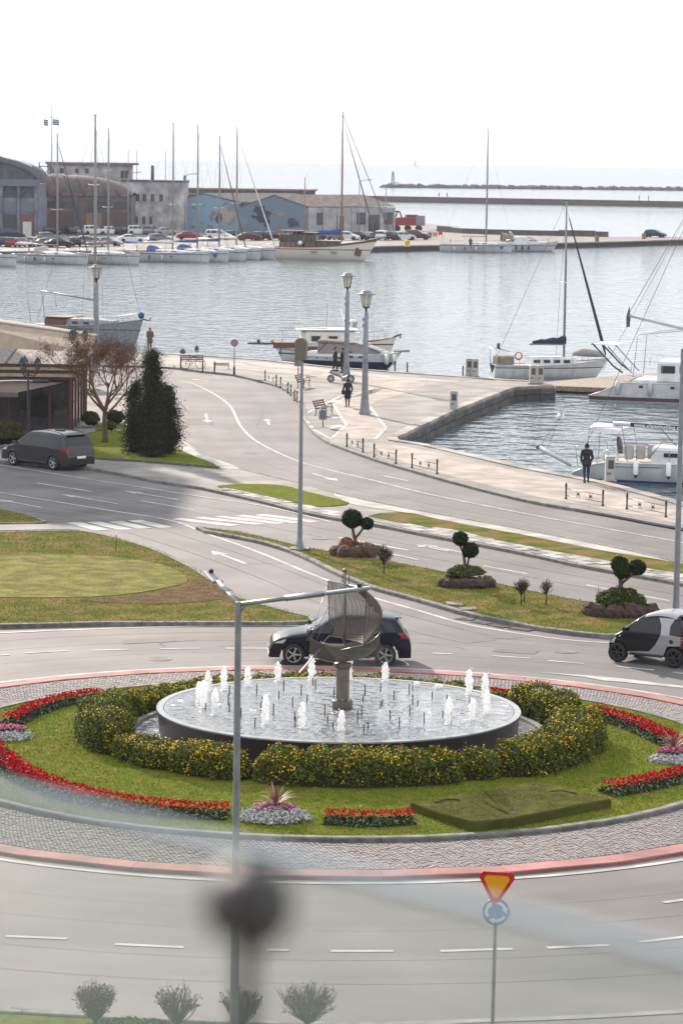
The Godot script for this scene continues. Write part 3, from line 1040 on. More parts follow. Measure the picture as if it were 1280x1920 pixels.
	var small := island("traffic_island", [Vector2(-15.71, -123.54), Vector2(-13.86, -122.62), Vector2(-12.64, -121.28), Vector2(-11.55, -118.88), Vector2(-11.6, -118.17), Vector2(-13.34, -117.97), Vector2(-14.98, -117.77)], M.dry_lawn)
	patch("walkway", [Vector2(-14.94, -117.43), Vector2(-13.3, -117.62), Vector2(-11.46, -118.01), Vector2(-10.06, -116.28), Vector2(-11.07, -116.34), Vector2(-13.09, -115.77), Vector2(-14.68, -115.42)], M.pavement_grey, small, -0.03)
	var front := setting("verge")
	stones("kerb_stone", curve([Vector2(-6.36, -49.99), Vector2(-5.09, -49.83), Vector2(-3.09, -49.54), Vector2(-1.13, -49.39), Vector2(0.65, -49.35), Vector2(2.07, -49.33), Vector2(4.03, -49.3), Vector2(5.98, -49.27)], 3), -0.2, PAVE, 1.1, [M.kerb_a, M.kerb_c], front)
	var vst := mb()
	prism(vst, curve([Vector2(-6.35, -49.86), Vector2(-5.07, -49.7), Vector2(-3.09, -49.42), Vector2(-1.12, -49.26), Vector2(0.65, -49.23), Vector2(2.07, -49.2), Vector2(4.02, -49.17), Vector2(5.97, -49.14)], 3) + [Vector2(14, -34), Vector2(-14, -34)], 0.0, PAVE - 0.01)
	obj("grass", vst, M.lawn, front)
	# the pavement below the balcony
	var near := setting("sidewalk")
	vst = mb()
	box(vst, Vector3(0, 0.06, -14), Vector3(60, 0.12, 40))
	obj("paving", vst, M.pavement_grey, near)


func promenade():
	var root := setting("promenade")
	var q := quay_line()
	var k := kerb_line()
	var poly: Array = q.duplicate()
	k.reverse()
	poly += k
	var st := mb()
	var ins := Geometry2D.offset_polygon(PackedVector2Array(poly), -0.06)
	for p in ins:
		prism(st, Array(p), 0.0, PAVE - 0.004)
	obj("paving", st, M.pavement, root)
	k.reverse()
	stones("kerb_stone", k, -0.22, PAVE + 0.01, 1.3, [M.kerb_a, M.kerb_c], root)
	stones("coping_stone", q, 0.62, 0.2, 1.6, [M.pavement_white, M.pavement_pink, M.kerb_c], root, -0.02, 0.03)
	patch("pink_paving", [Vector2(-0.53, -177.56), Vector2(0.25, -164.09), Vector2(-0.47, -156.1), Vector2(1.62, -155.52), Vector2(2.31, -162.45), Vector2(1.53, -176.76), Vector2(2.17, -181.18), Vector2(3.83, -186.44), Vector2(5.14, -192.82), Vector2(5.4, -196.1), Vector2(4.58, -198.31), Vector2(1.29, -201.58), Vector2(-3.05, -207.38), Vector2(-7.55, -210.76), Vector2(-9.87, -213.05), Vector2(-12.56, -214.17), Vector2(-12.3, -209.78), Vector2(-9.67, -208.69), Vector2(-5.14, -203.84), Vector2(-0.12, -196.46), Vector2(1.58, -193.07), Vector2(1.21, -187.24), Vector2(0.22, -182.46)], M.pavement_pink, root)
	patch("pale_paving", [Vector2(-12.62, -216.46), Vector2(-10.03, -216.43), Vector2(-5.38, -212.87), Vector2(-3.09, -210.04), Vector2(1.3, -204.1), Vector2(4.63, -200.26), Vector2(7.53, -197.92), Vector2(7.41, -196.48), Vector2(4.58, -198.31), Vector2(1.29, -201.58), Vector2(-3.05, -207.38), Vector2(-7.55, -210.76), Vector2(-9.87, -213.05), Vector2(-12.56, -214.17)], M.pavement_white, root, -0.002)
	patch("pink_paving", [Vector2(1.29, -151.98), Vector2(2.52, -153.31), Vector2(4.18, -149.89), Vector2(6.57, -144.14), Vector2(10.07, -136.2), Vector2(14.34, -124.9), Vector2(13.82, -120.25), Vector2(11.06, -125.27), Vector2(8.26, -130.11), Vector2(5.07, -137.61), Vector2(3.01, -143.64)], M.pavement_pink, root)
	patch("cycle_path", [Vector2(-2.11, -169.87), Vector2(-0.1, -183.22), Vector2(1.56, -189.04), Vector2(2.57, -190.55), Vector2(1.86, -186.08), Vector2(0.29, -181.66), Vector2(-0.65, -177.54), Vector2(0.14, -164.07), Vector2(-0.58, -156.38), Vector2(-0.99, -156.92), Vector2(-1.64, -162.47)], M.pavement_grey, root)
	patch("grey_paving", [Vector2(5.06, -137.14), Vector2(8.23, -129.7), Vector2(11.04, -125.07), Vector2(13.82, -120.25), Vector2(13.68, -119.01), Vector2(10.93, -123.73), Vector2(8.13, -128.05), Vector2(5.12, -135.55)], M.pavement_grey, root, 0.001)
	for l in [[Vector2(-2.09, -170.59), Vector2(-0.1, -184.05), Vector2(1.9, -189.98)], [Vector2(1.56, -189.04), Vector2(0.22, -182.46), Vector2(-0.59, -177.55), Vector2(0.19, -163.75), Vector2(-0.52, -156.09)], [Vector2(1.56, -176.38), Vector2(2.33, -162.13), Vector2(1.65, -155.52)], [Vector2(1.59, -155.22), Vector2(-0.47, -156.1)], [Vector2(-2.15, -168.46), Vector2(-1.53, -160.56), Vector2(-0.54, -155.19)]]:
		mark("painted_line", l, 0.18, root, M.white_paint, PAVE + 0.009)
	for a in [[Vector2(-1.46, -177.4), Vector2(-0.09, -180.79)], [Vector2(-1.61, -173.58), Vector2(-1.13, -175.16)], [Vector2(-0.31, -168.06), Vector2(-1.03, -170.05)], [Vector2(-0.85, -160.67), Vector2(-0.07, -164.03)]]:
		arrow(a[0], a[1], root, PAVE + 0.01, 0.35, 0.45)
	var pier := setting("pier")
	st = mb()
	prism(st, [Vector2(13.53, -203.97), Vector2(16.69, -208.06), Vector2(19.58, -211.71), Vector2(34.01, -226.28), Vector2(30.11, -199.94), Vector2(17.06, -199.38), Vector2(14.01, -200.46)], -0.62, -0.3)
	obj("deck", st, M.planks, pier)
	st = mb()
	prism(st, [Vector2(13.71, -204), Vector2(16.65, -207.54), Vector2(19.53, -211.18), Vector2(33.43, -224.99), Vector2(29.81, -200.35), Vector2(17.08, -199.62), Vector2(14.1, -200.71)], -3, -0.62)
	obj("pontoon", st, M.quay_stone_dark, pier)


func mound(x: float, z: float) -> float:
	var r := Vector2(x - ISLAND.x, z - ISLAND.z).length()
	return 0.12 + 0.1 * smoothstep(10.0, 5.5, r)


func roundabout():
	var root := setting("roundabout")
	var c := Vector2(ISLAND.x, ISLAND.z)
	var st := mb(true)
	var rad := [0.0, 2.0, 4.0, 5.0, 5.6, 6.2, 6.8, 7.4, 8.0, 8.6, 9.2, 9.85]
	for i in rad.size() - 1:
		for k in 72:
			var q := []
			for e in [[i, k], [i, k + 1], [i + 1, k + 1], [i + 1, k]]:
				var a: float = TAU * e[1] / 72
				var p = c + Vector2(sin(a), cos(a)) * rad[e[0]]
				q.append(xz(p, mound(p.x, p.y)))
			if i == 0:
				ot(st, q[0], q[2], q[3], Vector3.UP)
			else:
				oq(st, q[0], q[1], q[2], q[3], Vector3.UP)
	obj("lawn", st, M.lawn, root)
	stones("kerb_stone", arc(ISLAND, 10.0, -180, 180, 180), -0.2, 0.15, 1.05, [M.kerb_a, M.kerb_b], root, 0.0, 0.03)
	var rc := Vector3(-0.5, 0, -72.9)
	st = mb()
	var o: Array = arc(rc, 12.24, -180, 180, 120)
	var n: Array = arc(ISLAND, 9.9, -180, 180, 120)
	for i in 120:
		oq(st, xz(n[i], 0.035), xz(n[i + 1], 0.035), xz(o[i + 1], 0.035), xz(o[i], 0.035), Vector3.UP)
	obj("cobble_bed", st, M.cobble_joint, root)
	stones("red_slab", arc(rc, 12.78, -180, 180, 180), -0.55, 0.07, 2.6, [M.red_band], root, 0.0, 0.02)
	# setts: the nearest as pieces, the others as one mass
	var all := []
	for row in 21:
		var f := (row + 0.5) / 21.0
		var cnt := int(TAU * lerpf(10.1, 12.1, f) / 0.112)
		for i in cnt:
			var a := TAU * (i + 0.5 * (row % 2)) / cnt
			var d := Vector2(sin(a), cos(a))
			var p := (c + d * 10.08).lerp(Vector2(rc.x, rc.z) + d * 12.08, f)
			if in_view(p, 1.4):
				all.append([p, a])
	all.sort_custom(func(u, v): return u[0].y - 9.0 * absf(u[0].x / u[0].y) > v[0].y - 9.0 * absf(v[0].x / v[0].y))
	var kinds := []
	for i in 3:
		var s := mb()
		box(s, Vector3.ZERO, Vector3(0.098, 0.05, 0.086), 0.014)
		s.generate_normals()
		kinds.append(s.commit())
	var ms := [M.cobble_a, M.cobble_b, M.cobble_c]
	var rest := [[], [], []]
	for i in all.size():
		var k := rng.randi() % 3
		var t := Transform3D(Basis(Vector3.UP, all[i][1] + rr(-0.07, 0.07)) * Basis(Vector3.RIGHT, rr(-0.05, 0.05)) * Basis(Vector3.BACK, rr(-0.05, 0.05)) * Basis.from_scale(Vector3(rr(0.86, 1.03), 1, rr(0.86, 1.02))), xz(all[i][0], 0.038 + rr(-0.012, 0.008)))
		if i < 300:
			inst("cobble", kinds[k], ms[k], root).transform = t
		else:
			rest[k].append(t)
	for k in 3:
		var mm := MultiMesh.new()
		mm.transform_format = MultiMesh.TRANSFORM_3D
		mm.mesh = kinds[k]
		mm.instance_count = rest[k].size()
		for i in rest[k].size():
			mm.set_instance_transform(i, rest[k][i])
		var mi := MultiMeshInstance3D.new()
		mi.multimesh = mm
		mi.material_override = ms[k]
		put(mi, "cobbles", root)
		stuff(mi)


func balcony():
	# the balcony the picture is taken from: a slab, and a glass balustrade that runs away to the left
	var a := Vector3(-1.6, 12.9, -3.65)
	var b := Vector3(0.75, 12.9, -1.32)
	var d := (b - a).normalized()
	var n := Vector3(-d.z, 0, d.x)
	if n.z < 0:
		n = -n
	var slab := setting("balcony_floor")
	var st := mb()
	prism(st, [Vector2(a.x - n.x, a.z - n.z), Vector2(b.x - n.x, b.z - n.z), Vector2(b.x + n.x * 3.0, b.z + n.z * 3.0), Vector2(a.x + n.x * 3.0, a.z + n.z * 3.0)], 12.68, 12.9)
	obj("slab", st, M.concrete, slab)
	var rail := thing("glass_balustrade", "frameless greenish glass balustrade of the balcony above the road", "balustrade", (a + b) * 0.5, heading(Vector2(d.x, d.z)))
	var l := a.distance_to(b)
	st = mb()
	box(st, Vector3(0, 0.56, 0), Vector3(l, 1.09, 0.012))
	obj("pane", st, M.balcony_glass, rail)
	st = mb()
	box(st, Vector3(0, 1.109, 0), Vector3(l, 0.005, 0.0125))
	obj("polished_edge", st, M.glass_edge, rail)
	st = mb()
	box(st, Vector3(0, 0.04, 0.0), Vector3(l, 0.08, 0.06), 0.008)
	obj("channel", st, M.steel, rail)
	# a small spotlight on a stem beyond the glass
	var p := Vector3(-0.05, 14.08, -1.68)
	var s := thing("spotlight", "small dark round spotlight on a thin stem beside the glass balustrade", "spotlight", Vector3(p.x, 12.9, p.z), 0.55)
	var hy := p.y - 12.9
	st = mb(true)
	lathe(st, [Vector2(0.0, -0.017), Vector2(0.019, -0.017), Vector2(0.022, -0.013), Vector2(0.0245, 0.012), Vector2(0.0215, 0.016), Vector2(0.0, 0.016)], 24, Vector3(0, hy, 0), Basis(Vector3.RIGHT, PI / 2) * Basis(Vector3.BACK, -0.2))
	obj("head", st, M.spot_brown, s)
	st = mb(true)
	lathe(st, [Vector2(0.0, -0.004), Vector2(0.02, -0.004), Vector2(0.0215, 0.0), Vector2(0.0, 0.004)], 24, Vector3(0.013, hy, -0.016), Basis(Vector3.RIGHT, PI / 2) * Basis(Vector3.BACK, -0.2))
	obj("lens", st, M.spot_blue, s)
	st = mb(true)
	tube(st, [Vector3(0, 0, 0), Vector3(0, hy - 0.018, 0)], 0.0065, 8)
	obj("stem", st, M.dark_grey, s)
	st = mb(true)
	tube(st, [Vector3(0, hy + 0.018, 0), Vector3(0, hy + 0.032, 0)], 0.0043, 8)
	obj("knob", st, M.dark_grey, s)
	st = mb(true)
	lathe(st, [Vector2(0.04, 0), Vector2(0.04, 0.01), Vector2(0.008, 0.016)], 14)
	obj("foot", st, M.dark_grey, s)


# The building the balcony belongs to, behind the camera.
func home_block():
	var o := thing("apartment_house", "brown rendered apartment house that carries the balcony, behind the viewpoint", "building", Vector3(0, 0, 4.2))
	var st := mb()
	box(st, Vector3(0, 14, 6), Vector3(70, 28, 12), 0.1)
	obj("wall", st, M.house_wall, o)
	for f in 8:
		for k in 16:
			st = mb()
			box(st, Vector3(-31.5 + k * 4.2, 2.0 + f * 3.4, 0.0), Vector3(1.9, 2.1, 0.12), 0.02)
			obj("window", st, M.dark_window, o)

# ---------------------------------------------------------------- fountain, sculpture and planting of the roundabout
func fountain():
	var f := thing("fountain", "round dark stone fountain basin full of rippling water and white jets", "fountain", BASIN)
	var st := mb(true)
	lathe(st, [Vector2(4.42, 0.05), Vector2(4.46, 0.9), Vector2(4.5, 0.94)], 96)
	obj("wall", st, M.basin_wall, f)
	st = mb()
	lathe(st, [Vector2(4.5, 0.93), Vector2(4.5, 0.965), Vector2(4.34, 0.972), Vector2(4.31, 0.93), Vector2(4.31, 0.6)], 96)
	obj("rim", st, M.basin_rim, f)
	st = mb()
	lathe(st, [Vector2(4.32, 0.958), Vector2(0.0, 0.955)], 64)
	obj("water_surface", st, M.pool, f)
	st = mb()
	lathe(st, [Vector2(5.18, 0.12), Vector2(5.18, 0.42), Vector2(5.02, 0.42), Vector2(5.0, 0.3)], 96)
	obj("gutter_wall", st, M.kerb_c, f)
	st = mb()
	lathe(st, [Vector2(5.01, 0.34), Vector2(4.4, 0.34)], 96)
	obj("gutter_water", st, M.pool, f)
	# jets: foaming columns, each on its own spot of the ring
	var spots := [Vector2(-2.34, -77.22), Vector2(-1.59, -78.01), Vector2(-0.72, -78.24), Vector2(1.2, -78.24), Vector2(3.31, -76.42), Vector2(3.7, -76.07), Vector2(3.64, -73.75), Vector2(3.25, -72.87), Vector2(2.66, -72.33), Vector2(1.91, -71.86), Vector2(0.99, -71.52), Vector2(0.07, -71.31), Vector2(-0.86, -71.52), Vector2(-1.75, -71.93), Vector2(-3.01, -73.1), Vector2(-3.34, -74.02), Vector2(-3.47, -74.82), Vector2(-3.32, -76.13), Vector2(-2.93, -76.55), Vector2(0.26, -78.4), Vector2(1.99, -77.5), Vector2(2.56, -77.22)]
	var nz := FastNoiseLite.new()
	nz.frequency = 3.0
	for i in spots.size():
		var h := rr(0.48, 0.76) if i < 20 else 0.12
		st = mb(true)
		var rings := []
		for k in 17:
			var t := k / 16.0
			var ring := []
			for j in 14:
				var a := TAU * j / 14
				var r := 0.078 * (0.72 + 0.34 * sin(PI * t * 0.9)) * sqrt(maxf(0.0, 1.0 - pow(t, 5.0))) * (1.0 + 1.1 * nz.get_noise_3d(cos(a) * 0.7 + i * 3.0, t * h * 5.0, sin(a) * 0.7))
				ring.append(Vector3(cos(a) * r + 0.015 * nz.get_noise_2d(t * 3, i * 7.0), t * h, sin(a) * r))
			rings.append(ring)
		loft(st, rings)
		var jet := obj("water_jet", st, M.jet, f)
		jet.position = Vector3(spots[i].x - BASIN.x, 0.95, spots[i].y - BASIN.z)
		# drops and froth thrown off the column
		var drops := mb(true)
		for k in 44:
			var a := rr(0, TAU)
			var t := rr(0, 1.05)
			var r := 0.06 + rr(0.0, 0.09) * (1.2 - t)
			var s := rr(0.006, 0.018)
			lathe(drops, [Vector2(0, -s), Vector2(s, 0), Vector2(0, s)], 5, Vector3(cos(a) * r, t * h, sin(a) * r))
		stuff(obj("spray", drops, M.jet, jet))
		st = mb(true)
		lathe(st, [Vector2(0.13, 0.002), Vector2(0.1, 0.01), Vector2(0.05, 0.016)], 14)
		obj("foam", st, M.jet, jet)
	for ringdef in [[1.15, 9], [1.95, 15], [2.75, 20], [3.3, 8]]:
		for k in ringdef[1]:
			var a: float = TAU * (k + rr(-0.1, 0.1)) / ringdef[1] + ringdef[0]
			st = mb(true)
			tube(st, [Vector3(0, -0.05, 0), Vector3(0, rr(0.16, 0.3), 0)], 0.016, 6)
			obj("nozzle", st, M.black, f).position = Vector3(sin(a) * ringdef[0], 0.95, cos(a) * ringdef[0])


func ship_sculpture():
	var g := thing("ship_sculpture", "bronze and steel galley sculpture with mesh sail and oars on the fountain pedestal", "sculpture", Vector3(0.09, 0.95, -74.2))
	var st := mb(true)
	lathe(st, [Vector2(0.255, 0), Vector2(0.26, 0.2), Vector2(0.235, 0.215), Vector2(0.0, 0.215)], 28)
	obj("plinth", st, M.bronze, g)
	for k in 8:
		st = mb(true)
		var a := TAU * k / 8
		lathe(st, [Vector2(0.016, 0), Vector2(0.016, 0.05), Vector2(0, 0.055)], 6, Vector3(cos(a) * 0.2, 0.21, sin(a) * 0.2))
		obj("bolt", st, M.steel, g)
	st = mb(true)
	lathe(st, [Vector2(0.165, 0.2), Vector2(0.165, 1.02)], 24)
	obj("column", st, M.sculpture_steel, g)
	st = mb(true)
	lathe(st, [Vector2(0.165, 1.0), Vector2(0.22, 1.06), Vector2(0.22, 1.14), Vector2(0.1, 1.16)], 24)
	obj("collar", st, M.bronze, g)
	# the ship: +x is the bow, turned away to the right
	var ship := Node3D.new()
	put(ship, "ship", g)
	ship.position = Vector3(0.02, 1.15, 0.0)
	ship.rotation.y = heading(Vector2(0.85, -0.53))
	var n := 18
	var rings := []
	var deckl := []
	var deckr := []
	var L := 2.05
	for i in n + 1:
		var t := float(i) / n
		var x := lerpf(-L / 2, L / 2, t)
		var w := 0.3 * pow(sin(PI * clampf(t * 0.96 + 0.02, 0, 1)), 0.65)
		var top := 0.4 + 0.28 * pow(absf(t - 0.5) * 2.0, 2.6)
		var keel := 0.02 + 0.34 * pow(absf(t - 0.5) * 2.0, 3.0)
		var ring := []
		for k in 11:
			var u := (k - 5) / 5.0
			ring.append(Vector3(x, lerpf(keel, top, pow(absf(u), 1.7)), w * signf(u) * pow(absf(u), 0.6)))
		rings.append(ring)
		deckl.append(Vector3(x, top - 0.05, -w * 0.97))
		deckr.append(Vector3(x, top - 0.05, w * 0.97))
	st = mb(true)
	loft(st, rings, false)
	obj("hull", st, M.bronze, ship)
	st = mb()
	for i in n:
		oq(st, deckl[i], deckr[i], deckr[i + 1], deckl[i + 1], Vector3.UP)
	obj("deck", st, M.sculpture_steel, ship)
	for side in [deckl, deckr]:
		var rail := []
		for p in side:
			rail.append(p + Vector3(0, 0.06, 0))
		st = mb(true)
		tube(st, rail, 0.016, 6)
		obj("gunwale", st, M.bronze, ship)
	for k in 22:
		var t := lerpf(0.18, 0.9, k / 21.0)
		var p: Vector3 = deckr[int(t * n)].lerp(deckr[mini(int(t * n) + 1, n)], fposmod(t * n, 1.0))
		st = mb(true)
		tube(st, [p + Vector3(-0.05, 0.14, -0.16), p + Vector3(0.0, 0.05, 0.02), p + Vector3(0.1, -0.42, 0.62)], 0.0085, 5)
		obj("oar", st, M.sculpture_steel, ship)
	for k in 2:
		st = mb(true)
		tube(st, [deckr[3] + Vector3(0, 0.1 - k * 0.14, 0), deckr[15] + Vector3(0, 0.0 - k * 0.1, 0.06 + 0.16 * k)], 0.009, 5)
		obj("oar_rail", st, M.sculpture_steel, ship)
	st = mb(true)
	tube(st, [Vector3(-L / 2 + 0.02, 0.62, 0), Vector3(-L / 2 - 0.04, 0.86, 0), Vector3(-L / 2 + 0.06, 0.98, 0)], [0.03, 0.022, 0.01], 6)
	obj("sternpost", st, M.bronze, ship)
	st = mb()
	box(st, Vector3(-L / 2 - 0.1, 0.16, 0.22), Vector3(0.8, 0.02, 0.07), 0.005, Basis(Vector3.BACK, 0.75))
	obj("steering_oar", st, M.sculpture_steel, ship)
	st = mb(true)
	tube(st, [Vector3(0, 0.3, 0), Vector3(0, 2.28, 0)], [0.045, 0.032], 10)
	obj("mast", st, M.sculpture_steel, ship)
	st = mb(true)
	lathe(st, [Vector2(0.0, 2.34), Vector2(0.06, 2.33), Vector2(0.06, 2.28), Vector2(0.03, 2.26)], 12)
	obj("masthead", st, M.sculpture_steel, ship)
	st = mb(true)
	var loop := []
	for k in 25:
		var a := TAU * k / 24
		loop.append(Vector3(0.03 + 0.01 * cos(a), 2.08 + 0.145 * sin(a), 0.145 * cos(a)))
	tube(st, loop, 0.013, 6, false)
	obj("ring", st, M.sculpture_steel, ship)
	# the sail: a square sail full of wind, woven from rods
	var yard := []
	var cols := 26
	var rows := 12
	var grid := []
	for i in cols + 1:
		var s := float(i) / cols * 2.0 - 1.0
		var col := []
		for j in rows + 1:
			var v := float(j) / rows
			var belly := 0.92 * (1.0 - pow(absf(s), 2.4)) * pow(sin(PI * clampf(v * 0.86 + 0.06, 0, 1)), 0.8)
			col.append(Vector3(0.06 + belly, 1.86 - 1.36 * v + 0.05 * s * s, s * (0.9 - 0.1 * v)))
		grid.append(col)
		yard.append(col[0] + Vector3(-0.03, 0.02, 0))
	st = mb(true)
	loft(st, grid, false)
	obj("sail", st, M.sail_mesh, ship)
	for i in cols + 1:
		st = mb(true)
		var rod := []
		for p in grid[i]:
			rod.append(p + Vector3(0.008, 0, 0))
		tube(st, rod, 0.014 if i == 0 or i == cols else 0.0055, 4)
		obj("sail_rod", st, M.bronze, ship)
	st = mb(true)
	tube(st, yard, 0.025, 8)
	obj("yard", st, M.steel, ship)
	st = mb(true)
	var foot := []
	for c in grid:
		foot.append(c[rows])
	tube(st, foot, 0.014, 6)
	obj("foot_rod", st, M.sculpture_steel, ship)
	st = mb()
	for i in range(9, 17):
		for j in range(1, 5 if i < 11 or i > 14 else 6):
			var e := Vector3(-0.02, 0, 0)
			oq(st, grid[i][j] + e, grid[i + 1][j] + e, grid[i + 1][j + 1] + e, grid[i][j + 1] + e, Vector3.LEFT)
	obj("emblem", st, M.bronze, ship)
	for e in [[Vector3(0, 2.2, 0), deckl[1]], [Vector3(0, 2.2, 0), deckr[1]], [grid[0][rows], deckl[4]], [grid[cols][rows], deckr[6]], [Vector3(0, 1.85, 0), deckl[0]], [grid[0][0], deckl[1] + Vector3(0, 0.05, 0)]]:
		st = mb(true)
		tube(st, [e[0], e[1]], 0.007, 4)
		obj("rigging_line", st, M.steel, ship)


# A long low bed of flowers: leaves below, petals above.
func bed(line: Array, w: float, label: String) -> void:
	var pts := resample(curve(line, 5), 0.05)
	var o := thing("flower_bed", label, "flower bed", Vector3.ZERO, 0.0, "red flower beds on the roundabout")
	var lp := PackedVector3Array()
	var ln := PackedVector3Array()
	var fp := PackedVector3Array()
	var fn := PackedVector3Array()
	var nz := FastNoiseLite.new()
	nz.frequency = 1.1
	var soil := mb()
	ribbon(soil, resample(curve(line, 5), 0.4), w * 0.8, mound(line[0].x, line[0].y) + 0.012)
	obj("soil", soil, M.soil, o)
	var steps := pts.size()
	for i in steps:
		var n := side_of(pts, i)
		for k in 30:
			var s := rr(-1, 1)
			var p: Vector2 = pts[i] + n * s * w * 0.5 * (1.0 + 0.25 * nz.get_noise_2d(pts[i].x * 3, pts[i].y * 3)) + Vector2(rr(-0.04, 0.04), rr(-0.04, 0.04))
			var h := 0.17 * sqrt(maxf(0.05, 1.0 - s * s * 0.8)) * (1.0 + 0.3 * nz.get_noise_2dv(p * 4.0))
			lp.append(xz(p, mound(p.x, p.y) + h * rr(0.15, 1.0)))
			ln.append(Vector3(n.x * s, 0.7, n.y * s))
		for k in 13:
			var s := rr(-0.92, 0.92)
			var p: Vector2 = pts[i] + n * s * w * 0.46 + Vector2(rr(-0.04, 0.04), rr(-0.04, 0.04))
			if nz.get_noise_2dv(p * 6.0) < -0.28:
				continue
			fp.append(xz(p, mound(p.x, p.y) + 0.16 + 0.11 * sqrt(maxf(0.0, 1.0 - s * s * 0.7)) + rr(-0.03, 0.05)))
			fn.append(Vector3(rr(-0.6, 0.6), 0.5, rr(-0.2, 1.0)))
	stuff(inst("leaves", leaf_mesh(lp, ln, 0.025, 0.05, [Color(0.03, 0.06, 0.022), Color(0.045, 0.08, 0.035), Color(0.16, 0.18, 0.14), Color(0.025, 0.045, 0.02)], 0.7), M.leaf, o))
	stuff(inst("petals", leaf_mesh(fp, fn, 0.022, 0.042, [Color(0.42, 0.004, 0.014), Color(0.33, 0.003, 0.012), Color(0.52, 0.008, 0.025)], 0.7, 1.2), M.petal, o))


func clump(o: Node, called: String, c: Vector3, r: Vector3, n: int, s: Vector2, cols: Array, key: String, up := 0.5) -> void:
	var p := PackedVector3Array()
	var nn := PackedVector3Array()
	var wob := FastNoiseLite.new()
	wob.seed = n
	wob.frequency = 0.8
	for i in n:
		var d := Vector3(rng.randfn(), absf(rng.randfn()) if up > 0 else rng.randfn(), rng.randfn()).normalized()
		p.append(c + d * r * rr(0.72, 1.04) * (1.0 + 0.22 * wob.get_noise_3dv((c + d) * 2.5)))
		nn.append((d + Vector3(0, up, 0)).normalized())
	stuff(inst(called, leaf_mesh(p, nn, s.x, s.y, cols, 0.45), M[key], o))


func planter_clump(at: Vector2, label: String, spiky: bool, k := 1.0) -> void:
	var o := thing("planting", label, "plants", xz(at, mound(at.x, at.y)), 0.0, "silver and pink plantings between the flower beds")
	clump(o, "silver_leaves", Vector3(0, 0.02, 0), Vector3(0.82, 0.26, 0.55) * k, int(3600 * k), Vector2(0.025, 0.05), [Color(0.46, 0.46, 0.45), Color(0.34, 0.35, 0.35), Color(0.56, 0.56, 0.54)], "leaf")
	clump(o, "pink_flowers", Vector3(0, 0.24, -0.12), Vector3(0.55, 0.14, 0.3) * k, 420, Vector2(0.02, 0.04), [Color(0.62, 0.16, 0.3), Color(0.7, 0.35, 0.45), Color(0.5, 0.08, 0.2)], "petal")
	clump(o, "green_leaves", Vector3(0.02, 0.16, -0.14), Vector3(0.5, 0.15, 0.34) * k, 700, Vector2(0.03, 0.05), [Color(0.04, 0.07, 0.03), Color(0.06, 0.09, 0.04)], "leaf")
	if spiky:
		for i in 46:
			var st := mb()
			var a := rr(0, TAU)
			var e := rr(0.25, 1.35)
			var d := Vector3(cos(a) * cos(e), sin(e), sin(a) * cos(e))
			var l := rr(0.42, 0.66)
			var sd := d.cross(Vector3.UP).normalized() * 0.017
			var b := Vector3(0, 0.3, -0.14)
			var m := b + d * l * 0.55
			var tip := b + d * l + Vector3(0, -0.09, 0)
			oq(st, b - sd * 0.6, b + sd * 0.6, m + sd, m - sd, Vector3.UP)
			ot(st, m - sd, m + sd, tip, Vector3.UP)
			obj("blade", st, M.cordyline if i % 3 else M.cordyline_pale, o)


